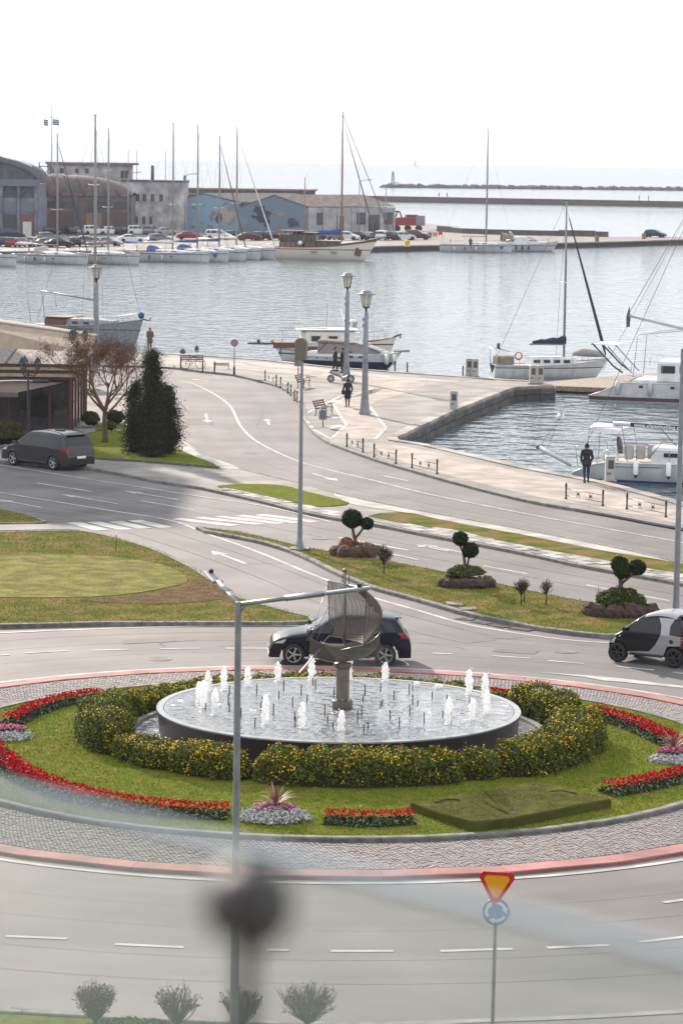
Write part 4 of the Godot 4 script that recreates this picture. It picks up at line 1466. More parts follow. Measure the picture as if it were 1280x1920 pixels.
func flower_beds():
	mat("cordyline", Color(0.2, 0.08, 0.06), 0.6)
	mat("cordyline_pale", Color(0.4, 0.25, 0.18), 0.6)
	bed([Vector2(-6.29, -79.47), Vector2(-7.2, -78.6), Vector2(-7.88, -77), Vector2(-8.27, -75.33)], 0.55, "red flower bed curving behind the lawn to the rounded left hedge")
	bed([Vector2(-8.64, -72.97), Vector2(-8, -70.83), Vector2(-7.07, -68.58), Vector2(-5.88, -66.89), Vector2(-4.62, -65.89), Vector2(-3.41, -65.31), Vector2(-2.41, -65.16)], 0.72, "long curved red flower bed along the left edge of the roundabout lawn")
	bed([Vector2(-0.23, -64.76), Vector2(0.67, -64.65), Vector2(1.62, -64.88)], 0.5, "short straight red flower bed between the spiky plant and the green platform")
	bed([Vector2(4, -80.37), Vector2(4.34, -80.16), Vector2(4.73, -79.86)], 0.4, "small red flower patch peeping between fountain and right rear hedge")
	bed([Vector2(6.56, -77.96), Vector2(7.43, -76.52), Vector2(8.06, -74.69), Vector2(8.65, -72.88)], 0.7, "red flower bed running from the right hedge along the cobbles")
	bed([Vector2(6.14, -68.11), Vector2(6.96, -68.76), Vector2(8.36, -70.33)], 0.62, "thick red flower bed right of the green platform")
	planter_clump(Vector2(-1.36, -65.02), "silver leaved planting with pink flowers and a spiky bronze cordyline", true)
	planter_clump(Vector2(-8.12, -73.75), "silver and pink planting joining the two left red flower beds", false, 0.75)
	planter_clump(Vector2(8.08, -72.09), "silver and pink planting with a red spiky tuft between right flower beds", true, 0.75)
	# the flat platform covered with green turf
	var p := thing("turf_platform", "low rectangular platform wrapped in green artificial turf", "platform", Vector3.ZERO)
	var y := 0.2
	var l: Array = [Vector2(1.6, -65.99), Vector2(3.28, -67.47), Vector2(3.79, -64.6), Vector2(2.89, -64.17)]
	var r: Array = [Vector2(3.28, -67.47), Vector2(4.64, -68.56), Vector2(6.12, -66.8), Vector2(3.79, -64.6)]
	for e in [l, r]:
		var c := Vector2.ZERO
		for v in e:
			c += v * 0.25
		var poly := []
		for v in e:
			poly.append(v + (c - v).normalized() * 0.008)
		var st := mb()
		var rings := []
		for s in [[0.0, 0.1], [0.0, y + 0.11], [0.012, y + 0.135], [0.035, y + 0.15]]:
			var ring := []
			for v in resample_ring(poly, 6):
				ring.append(xz(v + (c - v).normalized() * s[0], s[1] + (0.012 * sin(v.x * 5.0) if s[1] > 0.2 else 0.0)))
			rings.append(ring)
		loft(st, rings, true, true)
		obj("cover", st, M.turf_box, p)
	var bp := PackedVector3Array()
	var bn := PackedVector3Array()
	for i in 16000:
		var q: Array = [l, r][i % 2]
		var v: Vector2 = (q[0] as Vector2).lerp(q[1], rng.randf()).lerp((q[3] as Vector2).lerp(q[2], rng.randf()), rng.randf())
		if Geometry2D.is_point_in_polygon(v, PackedVector2Array(q)):
			bp.append(xz(v, y + 0.152))
			bn.append(Vector3(rr(-1, 1), 0.5, rr(-1, 1)))
	stuff(inst("pile", leaf_mesh(bp, bn, 0.01, 0.02, [Color(0.2, 0.2, 0.06), Color(0.16, 0.17, 0.05), Color(0.26, 0.24, 0.09)], 0.35, 0.3), M.leaf, p))
	var st2 := mb()
	box(st2, xz(Vector2(3.84, -65.1), 0.24), Vector3(0.1, 0.26, 0.06), 0.01)
	obj("strap", st2, M.kerb_a, p)
	for k in 3:
		st2 = mb(true)
		tube(st2, [Vector3(2.15, 0.36, -66.01), Vector3(2.4, 0.37, -66.37), Vector3(2.7, 0.37, -66.33)] if k == 0 else ([Vector3(4.78, 0.36, -67.38), Vector3(5.03, 0.36, -67.49), Vector3(5.37, 0.36, -67.19)] if k == 1 else [Vector3(3.23, 0.36, -66.36), Vector3(3.43, 0.36, -65.68), Vector3(3.69, 0.36, -65.01)]), 0.018, 6)
		obj("crease", st2, M.turf_box, p)


func resample_ring(poly: Array, n: int) -> Array:
	var out := []
	for i in poly.size():
		for k in n:
			out.append(poly[i].lerp(poly[(i + 1) % poly.size()], float(k) / n))
	return out


# A clipped hedge along an arc round the fountain, set with small yellow flowers.
func hedge(a0: float, a1: float, r0: float, r1: float, h: float, fl: int, label: String) -> void:
	var o := thing("hedge", label, "hedge", Vector3.ZERO, 0.0, "yellow flowering hedges round the fountain")
	var nz := FastNoiseLite.new()
	nz.seed = int(a0) + 400
	nz.frequency = 0.55
	var mid := (r0 + r1) * 0.5
	var span := deg_to_rad(a1 - a0) * mid
	var steps := maxi(8, int(span / 0.25))
	var core := []
	for i in steps + 1:
		var t := float(i) / steps
		var a := deg_to_rad(lerpf(a0, a1, t))
		var e := pow(clampf(minf(t, 1.0 - t) * span / 0.55, 0.02, 1.0), 0.5)
		var ring := []
		for k in 13:
			var b := PI * k / 12.0
			var x := -cos(b)
			var y := pow(sin(b), 0.55)
			var r := mid + signf(x) * pow(absf(x), 0.6) * (r1 - r0) * 0.5 * 0.8 * e
			var p := Vector2(BASIN.x + r * sin(a), BASIN.z + r * cos(a))
			ring.append(xz(p, 0.15 + h * 0.82 * y * (0.5 + 0.5 * e)))
		core.append(ring)
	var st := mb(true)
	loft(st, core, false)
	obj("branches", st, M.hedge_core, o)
	var lp := PackedVector3Array()
	var ln := PackedVector3Array()
	var fp := PackedVector3Array()
	var fn := PackedVector3Array()
	var cnt := int(span * 3300.0)
	for i in cnt:
		var t := rng.randf()
		var b := PI * rng.randf()
		var a := deg_to_rad(lerpf(a0, a1, t))
		var e := pow(clampf(minf(t, 1.0 - t) * span / 0.55, 0.02, 1.0), 0.5)
		var x := -cos(b)
		var y := pow(sin(b), 0.55)
		var d := Vector2(sin(a), cos(a))
		var q := xz(d * mid, h * y)
		var lump := 1.0 + 0.45 * nz.get_noise_3dv(q * 1.7) + 0.3 * nz.get_noise_3dv(q * 5.0)
		var off := signf(x) * pow(absf(x), 0.6) * (r1 - r0) * 0.5 * e * lump
		var p := Vector2(BASIN.x, BASIN.z) + d * (mid + off)
		var out := Vector3(d.x * x, 0.25 + y, d.y * x).normalized()
		var pos := xz(p, 0.15 + h * y * (0.5 + 0.5 * e) * (0.5 + 0.5 * lump)) + out * (rr(-0.09, 0.05) + (rr(0.0, 0.1) if i % 23 == 0 else 0.0))
		lp.append(pos)
		ln.append(out)
		if i % 11 < fl and nz.get_noise_3dv(pos * 4.0) + rr(-0.3, 0.3) + (0.22 if y > 0.8 else -0.16) > 0.08:
			fp.append(pos + out * rr(0.02, 0.06))
			fn.append(out)
	stuff(inst("leaves", leaf_mesh(lp, ln, 0.018, 0.042, [Color(0.08, 0.105, 0.016), Color(0.11, 0.14, 0.022), Color(0.05, 0.072, 0.013), Color(0.15, 0.17, 0.03)], 0.5, 1.0), M.leaf, o))
	stuff(inst("flowers", leaf_mesh(fp, fn, 0.014, 0.025, [Color(0.9, 0.55, 0.012), Color(0.8, 0.42, 0.008), Color(0.7, 0.5, 0.02)], 0.95, 0.5), M.petal, o))


func hedges():
	hedge(-20, 31, 4.95, 6.2, 0.85, 2, "long clipped yellow flowering hedge in front of the fountain behind the silver planting")
	hedge(29, 42, 5.1, 6.15, 0.62, 1, "small low hedge with few yellow flowers at the platform's rear corner")
	hedge(40, 98, 5.25, 6.55, 0.85, 2, "broad rounded yellow flowering hedge behind the turf platform")
	hedge(97, 130, 5.3, 6.4, 0.9, 2, "yellow flowering hedge behind the broad right hedge near the cobbles")
	hedge(142, 246, 5.3, 6.4, 0.62, 2, "long rear hedge with yellow flowers between fountain and blue car")
	hedge(245, 298, 5.25, 6.4, 0.9, 1, "big rounded hedge at the fountain's left end beside the red flowers")
	hedge(295, 319, 5.2, 6.2, 0.66, 2, "lower hedge in front of the big rounded left hedge, white flowers of water behind")
	hedge(316, 339, 5.1, 6.1, 0.7, 3, "low hedge thick with yellow blooms just left of the lamp post")


# ---------------------------------------------------------------- small trees on the median
func ball_tree(at: Vector2, label: String, stems: Array, balls: Array) -> void:
	var o := thing("topiary_tree", label, "tree", xz(at, PAVE), 0.0, "clipped ball trees on the median")
	for s in stems:
		var st := mb(true)
		tube(st, s[0], s[1], 7)
		obj("trunk", st, M.bark, o)
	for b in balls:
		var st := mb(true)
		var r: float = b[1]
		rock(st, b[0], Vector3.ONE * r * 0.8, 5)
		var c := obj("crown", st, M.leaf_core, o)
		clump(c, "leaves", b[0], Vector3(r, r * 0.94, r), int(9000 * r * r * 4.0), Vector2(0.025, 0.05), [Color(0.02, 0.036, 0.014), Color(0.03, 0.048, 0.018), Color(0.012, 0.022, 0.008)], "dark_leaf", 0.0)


func twiggy(called: String, label: String, category: String, at: Vector3, h: float, stem: float, spread: float, n: int, leaves: int, cols: Array, group: String, m: Material) -> Node3D:
	var o := thing(called, label, category, at, 0.0, group)
	var st := mb(true)
	tube(st, [Vector3.ZERO, Vector3(0.01, stem * 0.6, 0), Vector3(0, stem, 0.01)], [0.025, 0.02, 0.018], 6)
	obj("stem", st, m, o)
	st = mb()
	var lp := PackedVector3Array()
	var ln := PackedVector3Array()
	for i in n:
		var a := rr(0, TAU)
		var out := sqrt(rng.randf()) * spread
		var top := Vector3(cos(a) * out, h * (1.0 - 0.28 * out / spread) * rr(0.7, 1.0), sin(a) * out)
		var b := Vector3(0, stem * rr(0.55, 1.0), 0)
		var mid := b.lerp(top, 0.5) + Vector3(rr(-0.06, 0.06), rr(-0.05, 0.05), rr(-0.06, 0.06))
		tube(st, [b, mid, top], [0.011, 0.007, 0.003], 4, false)
		for k in 4:
			var q := mid.lerp(top, rng.randf())
			tube(st, [q, q + Vector3(rr(-0.14, 0.14), rr(0.03, 0.2), rr(-0.14, 0.14)) * spread * 1.6], [0.005, 0.002], 3, false)
		for k in leaves:
			var q := mid.lerp(top, rng.randf()) + Vector3(rr(-0.07, 0.07), rr(-0.04, 0.07), rr(-0.07, 0.07))
			lp.append(q)
			ln.append(Vector3(q.x, 0.5, q.z).normalized())
	stuff(obj("twigs", st, m, o))
	if leaves:
		stuff(inst("leaves", leaf_mesh(lp, ln, 0.016, 0.036, cols, 0.6), M.leaf, o))
	return o


func stone_ring(at: Vector2, label: String, n: int, rx: float, rz: float, s: float, m: Material, small: bool) -> Node3D:
	var o := thing("rock_border", label, "rocks", xz(at, PAVE))
	for i in n:
		var a := TAU * (i + rr(-0.15, 0.15)) / n
		var k := s * rr(0.75, 1.3)
		var st := mb()
		rock(st, Vector3(0, 0, 0), Vector3(k * rr(0.9, 1.3), k * rr(0.7, 1.15), k * 0.9), 31 + i, 9)
		var r := obj("rock", st, m, o)
		r.position = Vector3(cos(a) * rx, k * 0.45, sin(a) * rz)
		r.rotation.y = rr(0, TAU)
	var st2 := mb(true)
	lathe(st2, [Vector2(1, 0.0), Vector2(0.8, 0.16), Vector2(0, 0.22)], 16, Vector3.ZERO, Basis.from_scale(Vector3(rx, 1, rz)))
	obj("soil", st2, M.soil, o)
	return o


func median_plants():
	var a := Vector2(0.49, -109.82)
	stone_ring(a, "ring of big reddish boulders round the nearest two ball tree", 9, 0.72, 0.55, 0.3, M.stone_red, false)
	ball_tree(a, "ball tree with two dark crowns, the larger left, among boulders", [[[Vector3(0, 0, 0), Vector3(0.02, 0.55, 0), Vector3(-0.04, 0.75, 0), Vector3(-0.1, 1.15, 0)], [0.085, 0.07, 0.06, 0.05]], [[Vector3(0.02, 0.6, 0), Vector3(0.2, 0.82, 0), Vector3(0.34, 1.05, 0)], [0.05, 0.045, 0.035]]], [[Vector3(-0.1, 1.32, 0), 0.36], [Vector3(0.44, 1.15, 0.02), 0.24]])
	var fl := thing("cyclamen_patch", "red flowers and leaves inside the ring of boulders", "flowers", xz(a, PAVE + 0.2))
	clump(fl, "leaves", Vector3(0, 0.08, 0), Vector3(0.62, 0.16, 0.42), 900, Vector2(0.03, 0.05), [Color(0.03, 0.06, 0.025), Color(0.05, 0.09, 0.03)], "leaf")
	clump(fl, "petals", Vector3(-0.1, 0.14, 0), Vector3(0.5, 0.2, 0.35), 130, Vector2(0.03, 0.05), [Color(0.5, 0.01, 0.02)], "petal")
	var b := Vector2(4.25, -102.14)
	stone_ring(b, "ring of brown lava rocks round the low hedge with yellow flowers, middle of the median", 26, 0.78, 0.6, 0.2, M.stone_brown, true)
	ball_tree(b, "ball tree with two dark crowns one above the other in brown rocks", [[[Vector3(-0.02, 0, 0), Vector3(-0.05, 0.7, 0), Vector3(-0.1, 1.1, 0), Vector3(-0.24, 1.4, 0)], [0.06, 0.05, 0.045, 0.035]], [[Vector3(0.02, 0.2, 0), Vector3(0.04, 0.75, 0), Vector3(0.1, 1.0, 0)], [0.05, 0.04, 0.03]]], [[Vector3(-0.22, 1.6, 0), 0.26], [Vector3(0.13, 1.22, 0.03), 0.28]])
	var ring_hedge := thing("low_hedge", "low box of yellow flowered shrubs in the brown rocks on the median's middle", "hedge", xz(b, PAVE))
	clump(ring_hedge, "leaves", Vector3(0, 0.4, 0), Vector3(0.62, 0.3, 0.45), 4200, Vector2(0.03, 0.06), [Color(0.05, 0.07, 0.02), Color(0.08, 0.1, 0.03), Color(0.1, 0.08, 0.04)], "leaf")
	clump(ring_hedge, "flowers", Vector3(-0.05, 0.44, 0), Vector3(0.62, 0.32, 0.45), 110, Vector2(0.02, 0.034), [Color(0.7, 0.38, 0.01)], "petal")
	var c := Vector2(8.93, -96.03)
	stone_ring(c, "ring of dark reddish lava rocks beside the small two seat car", 30, 1.0, 0.6, 0.22, M.stone_brown, true)
	ball_tree(c, "ball tree with three dark crowns above a tall yellow flowered shrub", [[[Vector3(0, 0.2, 0), Vector3(0.0, 0.8, 0), Vector3(-0.02, 1.15, 0), Vector3(0.0, 1.3, 0)], [0.09, 0.08, 0.07, 0.05]], [[Vector3(0.02, 1.0, 0), Vector3(0.25, 1.2, 0), Vector3(0.46, 1.36, 0)], [0.05, 0.045, 0.035]]], [[Vector3(-0.05, 1.6, -0.15), 0.27], [Vector3(0.02, 1.42, 0.12), 0.27], [Vector3(0.5, 1.52, 0), 0.27]])
	var ch := thing("flowering_shrub", "tall box of yellow flowered shrubs under the three crowned ball tree", "shrub", xz(c, PAVE))
	var st := mb(true)
	lathe(st, [Vector2(0.6, 0.15), Vector2(0.68, 0.5), Vector2(0.5, 0.72), Vector2(0, 0.78)], 14, Vector3.ZERO, Basis.from_scale(Vector3(1, 1, 0.65)))
	obj("branches", st, M.hedge_core, ch)
	clump(ch, "leaves", Vector3(0, 0.3, 0), Vector3(0.78, 0.56, 0.55), 8000, Vector2(0.03, 0.055), [Color(0.05, 0.075, 0.02), Color(0.08, 0.11, 0.03), Color(0.035, 0.05, 0.015)], "leaf", 0.2)
	clump(ch, "flowers", Vector3(0, 0.34, 0), Vector3(0.78, 0.56, 0.56), 260, Vector2(0.02, 0.034), [Color(0.7, 0.38, 0.01)], "petal", 0.6)
	var green := [Color(0.05, 0.07, 0.025), Color(0.07, 0.075, 0.03), Color(0.1, 0.07, 0.035)]
	twiggy("rose_tree", "small leafy standard rose right of the boulders on the median", "small tree", Vector3(1.5, 0.13, -104.92), 1.1, 0.5, 0.32, 90, 14, green, "", M.rose_twig)
	twiggy("rose_tree", "sparse brown standard rose left of the pair between the rock rings", "small tree", Vector3(5.87, 0.13, -97.84), 1.0, 0.5, 0.28, 60, 6, green, "", M.rose_twig)
	twiggy("rose_tree", "thin rose stem standing just behind the sparse brown standard rose", "small tree", Vector3(6.01, 0.13, -98.57), 0.9, 0.5, 0.2, 30, 4, green, "", M.rose_twig)
	twiggy("rose_tree", "leafless standard rose alone between sparse rose and three crowned ball tree", "small tree", Vector3(6.69, 0.13, -97.92), 0.95, 0.5, 0.24, 45, 4, green, "", M.rose_twig)
	twiggy("rose_tree", "dry upright twig at the left of the tall flowered shrub", "plant", Vector3(8.33, 0.13, -97.36), 0.8, 0.2, 0.12, 12, 3, green, "", M.rose_twig)
	var st3 := mb(true)
	tube(st3, [Vector3.ZERO, Vector3(0.01, 0.62, 0)], 0.018, 6)
	var stake := thing("lawn_marker", "thin dark stake with a pale top on the left lawn by the crosswalk", "stake", Vector3(-8.19, 0.13, -109.93))
	obj("stake", st3, M.dark_grey, stake)
	st3 = mb(true)
	tube(st3, [Vector3(0.01, 0.55, 0), Vector3(0.01, 0.68, 0)], 0.028, 6)
	obj("cap", st3, M.white, stake)


func foreground_plants():
	var cols := [Color(0.12, 0.07, 0.04), Color(0.09, 0.07, 0.035), Color(0.14, 0.03, 0.03)]
	var k := 0
	for e in [[Vector3(-3.95, 0.13, -49.06), 0.85, 0.38, 130, 7, "dense twiggy rose bush with dead red blooms nearest the drain"], [Vector3(-2.59, 0.13, -48.94), 0.85, 0.42, 80, 4, "sparse bare rose bush left of the lamp post, one bud at its top"], [Vector3(-1.54, 0.13, -48.99), 0.8, 0.4, 80, 4, "bare rose bush right behind the lamp post and the blurred spotlight"], [Vector3(-0.45, 0.13, -49.05), 0.85, 0.55, 110, 5, "wide spreading bare rose bush right of the lamp post"]]:
		twiggy("rose_bush", e[5], "rose bush", e[0], e[1], 0.12, e[2], e[3], e[4], cols, "bare rose bushes on the near verge", M.rose_twig)
		k += 1
	var o := thing("ground_cover", "low green leafy ground cover among the rose bushes", "plants", Vector3(-3.34, 0.13, -49.19))
	clump(o, "leaves", Vector3(0, 0, 0), Vector3(0.7, 0.12, 0.2), 900, Vector2(0.02, 0.04), [Color(0.06, 0.1, 0.03), Color(0.1, 0.14, 0.04)], "leaf")


func lawns_grass():
	# short blades, thickest on the roundabout
	var p := PackedVector3Array()
	var n := PackedVector3Array()
	for i in 90000:
		var a := rr(0, TAU)
		var r := sqrt(rr(0.3, 0.965)) * 10.0
		var x := ISLAND.x + r * sin(a)
		var z := ISLAND.z + r * cos(a)
		if not in_view(Vector2(x, z)) or Vector2(x - BASIN.x, z - BASIN.z).length() < 5.3:
			continue
		p.append(Vector3(x, mound(x, z) + 0.012, z))
		n.append(Vector3(rr(-1, 1), rr(0.0, 0.8), rr(-1, 1)))
	for called in ["median", "lawn", "traffic_island"]:
		var pk := PackedVector2Array(lawns[called])
		var dry := PackedVector3Array()
		var dn := PackedVector3Array()
		var lo := Vector2(-15, -130)
		for i in 200000:
			var v := lo + Vector2(rng.randf() * 30.0, rng.randf() * 44.0)
			if dry.size() < 45000 and in_view(v, 1.05) and Geometry2D.is_point_in_polygon(v, pk):
				dry.append(xz(v, PAVE))
				dn.append(Vector3(rr(-1, 1), rr(0.0, 0.8), rr(-1, 1)))
		var d := inst("dry_grass", leaf_mesh(dry, dn, 0.02, 0.045, [Color(0.24, 0.22, 0.05), Color(0.16, 0.19, 0.03), Color(0.3, 0.24, 0.09)], 0.28, 0.4), M.leaf)
		stuff(d)
		d.set_meta("label", "short dry grass growing on the %s" % called.replace("_", " "))
	var g := inst("grass", leaf_mesh(p, n, 0.018, 0.034, [Color(0.2, 0.25, 0.022), Color(0.15, 0.21, 0.02), Color(0.26, 0.27, 0.035), Color(0.26, 0.23, 0.05)], 0.28, 0.4), M.leaf)
	stuff(g)
	g.set_meta("label", "short green grass growing on the roundabout lawn")

# ---------------------------------------------------------------- lamps, signs, street furniture
func lantern_lamp(at: Vector3, label: String) -> Node3D:
	var o := thing("promenade_lamp", label, "street lamp", at, 0.0, "tall lantern lamps on the quay")
	var st := mb(true)
	lathe(st, [Vector2(0.33, 0), Vector2(0.33, 0.12), Vector2(0.29, 0.2), Vector2(0.23, 0.7), Vector2(0.175, 1.35), Vector2(0.16, 3.0), Vector2(0.13, 5.75), Vector2(0.0, 5.76)], 10)
	obj("column", st, M.lamp_grey, o)
	for y in [3.9, 5.0, 5.35]:
		st = mb()
		box(st, Vector3(-0.15, y, 0), Vector3(0.08, 0.16, 0.08), 0.01)
		obj("bracket", st, M.lamp_grey, o)
	st = mb(true)
	lathe(st, [Vector2(0.06, 5.75), Vector2(0.06, 5.95), Vector2(0.2, 6.02), Vector2(0.2, 6.06)], 10)
	obj("lantern_base", st, M.iron, o)
	st = mb()
	lathe(st, [Vector2(0.17, 6.05), Vector2(0.29, 6.72)], 6)
	obj("lantern_glass", st, M.lantern_glass, o)
	for k in 6:
		var a := TAU * k / 6
		st = mb(true)
		tube(st, [Vector3(cos(a) * 0.18, 6.04, sin(a) * 0.18), Vector3(cos(a) * 0.3, 6.74, sin(a) * 0.3)], 0.022, 5)
		obj("lantern_rib", st, M.bronze, o)
	st = mb(true)
	lathe(st, [Vector2(0.0, 6.1), Vector2(0.07, 6.1), Vector2(0.07, 6.6), Vector2(0, 6.62)], 8)
	obj("bulb_tube", st, M.white, o)
	st = mb(true)
	lathe(st, [Vector2(0.28, 6.72), Vector2(0.55, 6.74), Vector2(0.56, 6.765), Vector2(0.28, 6.82), Vector2(0.26, 6.95), Vector2(0.0, 6.98)], 24)
	obj("hat", st, M.lamp_grey, o)
	st = mb(true)
	lathe(st, [Vector2(0.265, 6.87), Vector2(0.265, 6.92)], 24)
	obj("hat_band", st, M.iron, o)
	return o


func street_lamps():
	var l := lantern_lamp(Vector3(1.22, 0.13, -170.78), "nearer lantern lamp at the kink of the pink paving")
	dup(l, "lantern lamp with the parked scooter behind its foot", Vector3(0.19, 0.13, -196.52), 0.3)
	dup(l, "lantern lamp rising behind the bare tree by the restaurant", Vector3(-16.75, 0.1, -206.0), 0.2)
	# the tall post with two arms in front of the fountain
	var top := Vector3(-1.64, 7.36, -48.5)
	var p := thing("lamp_post", "tall slim grey lamp post with two flat lamp arms before the fountain", "street lamp", Vector3(top.x, 0.1, top.z))
	var h := top.y - 0.1
	var st := mb()
	lathe(st, [Vector2(0.075, 0), Vector2(0.068, 2.4), Vector2(0.06, 2.42), Vector2(0.052, h), Vector2(0, h + 0.01)], 14)
	obj("post", st, M.pole_grey, p)
	st = mb()
	lathe(st, [Vector2(0.08, 2.36), Vector2(0.08, 2.44)], 14)
	obj("collar", st, M.pole_grey, p)
	for tip in [Vector3(-2.18, 7.65, -49.9), Vector3(0.46, 7.69, -48)]:
		var e: Vector3 = tip - p.position
		var b := Vector3(0, h - 0.04, 0)
		var d := (e - b).normalized()
		var len := b.distance_to(e)
		var arm := Node3D.new()
		put(arm, "arm", p)
		st = mb(true)
		tube(st, [b, b + d * len * 0.52], 0.036, 8)
		obj("bar", st, M.pole_grey, arm)
		st = mb(true)
		tube(st, [b + d * len * 0.36, b + d * len * 0.66], 0.047, 8)
		obj("sleeve", st, M.steel, arm)
		st = mb(true)
		tube(st, [b + d * 0.16 + Vector3(0, 0.0, 0), b + Vector3(0, -0.16, 0)], 0.02, 6)
		obj("brace", st, M.pole_grey, arm)
		var bas := Basis.looking_at(d)
		st = mb()
		box(st, b + d * len * 0.84, Vector3(0.19, 0.055, len * 0.34), 0.018, bas)
		obj("lamp_head", st, M.pole_grey, arm)
		st = mb()
		box(st, b + d * len * 0.84 + bas.y * -0.03, Vector3(0.14, 0.008, len * 0.28), 0.002, bas)
		obj("lamp_lens", st, M.lens_clear, arm)
		st = mb()
		box(st, b + d * len * 0.93 + bas.y * 0.055, Vector3(0.07, 0.07, 0.07), 0.012, bas)
		obj("sensor", st, M.black, arm)
	# the post on the median with the rounded head
	var t := thing("lamp_post", "tall tapering lamp post on the median with an upright rounded olive head", "street lamp", Vector3(-1.52, 0.13, -111.27))
	st = mb()
	box(st, Vector3(0, 0.02, 0), Vector3(0.7, 0.05, 0.7), 0.015)
	obj("footing", st, M.kerb_c, t)
	st = mb()
	lathe(st, [Vector2(0.16, 0.04), Vector2(0.1, 0.35), Vector2(0.092, 0.4), Vector2(0.05, 6.95), Vector2(0, 6.96)], 12)
	obj("post", st, M.pole_grey, t)
	st = mb(true)
	tube(st, [Vector3(0, 6.9, 0), Vector3(0.0, 7.1, 0.02), Vector3(-0.05, 7.3, 0.05)], 0.035, 8)
	obj("neck", st, M.pole_grey, t)
	st = mb()
	var front := []
	var back := []
	for k in 15:
		var a := PI * k / 14.0
		front.append(Vector3(0.22 * cos(a), 0.62 + 0.19 * sin(a), 0.05))
	front.append(Vector3(-0.2, 0, 0.05))
	front.append(Vector3(0.2, 0, 0.05))
	var inner := []
	for q in front:
		back.append(q + Vector3(0.05, 0, -0.22))
		inner.append(q * Vector3(0.9, 0.97, 1) + Vector3(0, 0.01, 0.03))
	loft(st, [back, front, inner], true, true)
	var head := obj("head", st, M.spot_olive, t)
	head.position = Vector3(-0.06, 6.98, 0.08)
	# the post at the right, behind the small car
	t = thing("lamp_post", "plain grey lamp post at the frame's right edge behind the small car", "street lamp", Vector3(10.72, 0.13, -96.2))
	st = mb()
	lathe(st, [Vector2(0.12, 0), Vector2(0.1, 0.5), Vector2(0.065, 8.5), Vector2(0, 8.51)], 12)
	obj("post", st, M.pole_grey, t)
	st = mb(true)
	tube(st, [Vector3(0, 8.4, 0), Vector3(0.3, 8.8, 0), Vector3(1.6, 9.0, 0)], 0.045, 8)
	obj("arm", st, M.pole_grey, t)
	st = mb()
	box(st, Vector3(1.8, 9.0, 0), Vector3(0.7, 0.1, 0.25), 0.03)
	obj("lamp_head", st, M.pole_grey, t)


func disc(st: SurfaceTool, c: Vector3, r: float, d: float, seg := 28) -> void:
	lathe(st, [Vector2(0, -d), Vector2(r, -d), Vector2(r, d), Vector2(0, d)], seg, c, Basis(Vector3.RIGHT, PI / 2))


func signs():
	var top := Vector3(2.6, 2.46, -48.6)
	var s := thing("road_sign", "yellow and red give way triangle above a blue roundabout disc on a post", "road sign", Vector3(top.x + 0.01, 0.1, -48.6))
	var st := mb(true)
	tube(st, [Vector3(-0.02, 0, 0), Vector3(0, 2.75, 0)], 0.03, 8)
	obj("post", st, M.pole_grey, s)
	var tri_sign := Node3D.new()
	put(tri_sign, "give_way_triangle", s)
	tri_sign.position = Vector3(0, 2.66, 0.045)
	tri_sign.rotation.z = -0.05
	for e in [["plate", 0.285, 0.0, 0.006, M.sign_red], ["panel", 0.203, 0.0068, 0.002, M.sign_yellow]]:
		st = mb()
		var f := []
		var bk := []
		for k in 3:
			for j in 4:        # rounded corners
				var a := PI / 2 + TAU * k / 3 + PI + (j - 1.5) * 0.12
				var q = Vector3(cos(a), sin(a), 0) * (e[1] * 1.12) * (1.0 - 0.02 * absf(j - 1.5))
				f.append(q + Vector3(0, 0, e[2] + e[3]))
				bk.append(q + Vector3(0, 0, e[2] - e[3]))
		loft(st, [bk, f], true, true)
		obj(e[0], st, e[4], tri_sign)
	st = mb()
	lathe(st, [Vector2(0, -0.003), Vector2(0.012, -0.003), Vector2(0.012, 0.003), Vector2(0, 0.003)], 10, Vector3(0, 0.12, 0.012), Basis(Vector3.RIGHT, PI / 2))
	obj("bolt", st, M.steel, tri_sign)
	var blue := Node3D.new()
	put(blue, "roundabout_disc", s)
	blue.position = Vector3(0.0, 2.2, 0.04)
	st = mb()
	disc(st, Vector3.ZERO, 0.225, 0.006)
	obj("plate", st, M.sign_blue, blue)
	for k in 3:      # three arrows that chase each other
		st = mb()
		var a0 := TAU * k / 3 + 0.35
		for i in 10:
			var a := a0 + 1.25 * i / 10.0
			var b := a0 + 1.25 * (i + 1) / 10.0
			var z := 0.0085
			oq(st, Vector3(cos(a) * 0.13, sin(a) * 0.13, z), Vector3(cos(a) * 0.18, sin(a) * 0.18, z), Vector3(cos(b) * 0.18, sin(b) * 0.18, z), Vector3(cos(b) * 0.13, sin(b) * 0.13, z), Vector3.BACK)
		var d := Vector3(cos(a0), sin(a0), 0)
		var t := Vector3(sin(a0), -cos(a0), 0)
		ot(st, d * 0.1 + Vector3(0, 0, 0.0085), d * 0.21 + Vector3(0, 0, 0.0085), d * 0.155 + t * 0.09 + Vector3(0, 0, 0.0085), Vector3.BACK)
		obj("arrow", st, M.sign_white, blue)
	# the round sign at the bend
	var n := thing("road_sign", "round grey faced sign with a red rim on a post by the far bend", "road sign", Vector3(-7.2, 0.13, -200.41))
	st = mb(true)
	tube(st, [Vector3.ZERO, Vector3(0, 2.3, 0)], 0.035, 8)
	obj("post", st, M.pole_grey, n)
	st = mb(true)
	tube(st, [Vector3.ZERO, Vector3(0, 0.55, 0)], 0.07, 8)
	obj("sleeve", st, M.iron, n)
	st = mb()
	disc(st, Vector3(0, 2.12, 0.05), 0.235, 0.01)
	obj("plate", st, M.sign_red_dark, n)
	st = mb()
	disc(st, Vector3(0, 2.12, 0.062), 0.17, 0.004)
	obj("face", st, M.sign_back, n)
	st = mb()
	box(st, Vector3(0, 2.12, 0.07), Vector3(0.05, 0.28, 0.004), 0.0, Basis(Vector3.BACK, 0.75))
	obj("bar", st, M.sign_red_dark, n)


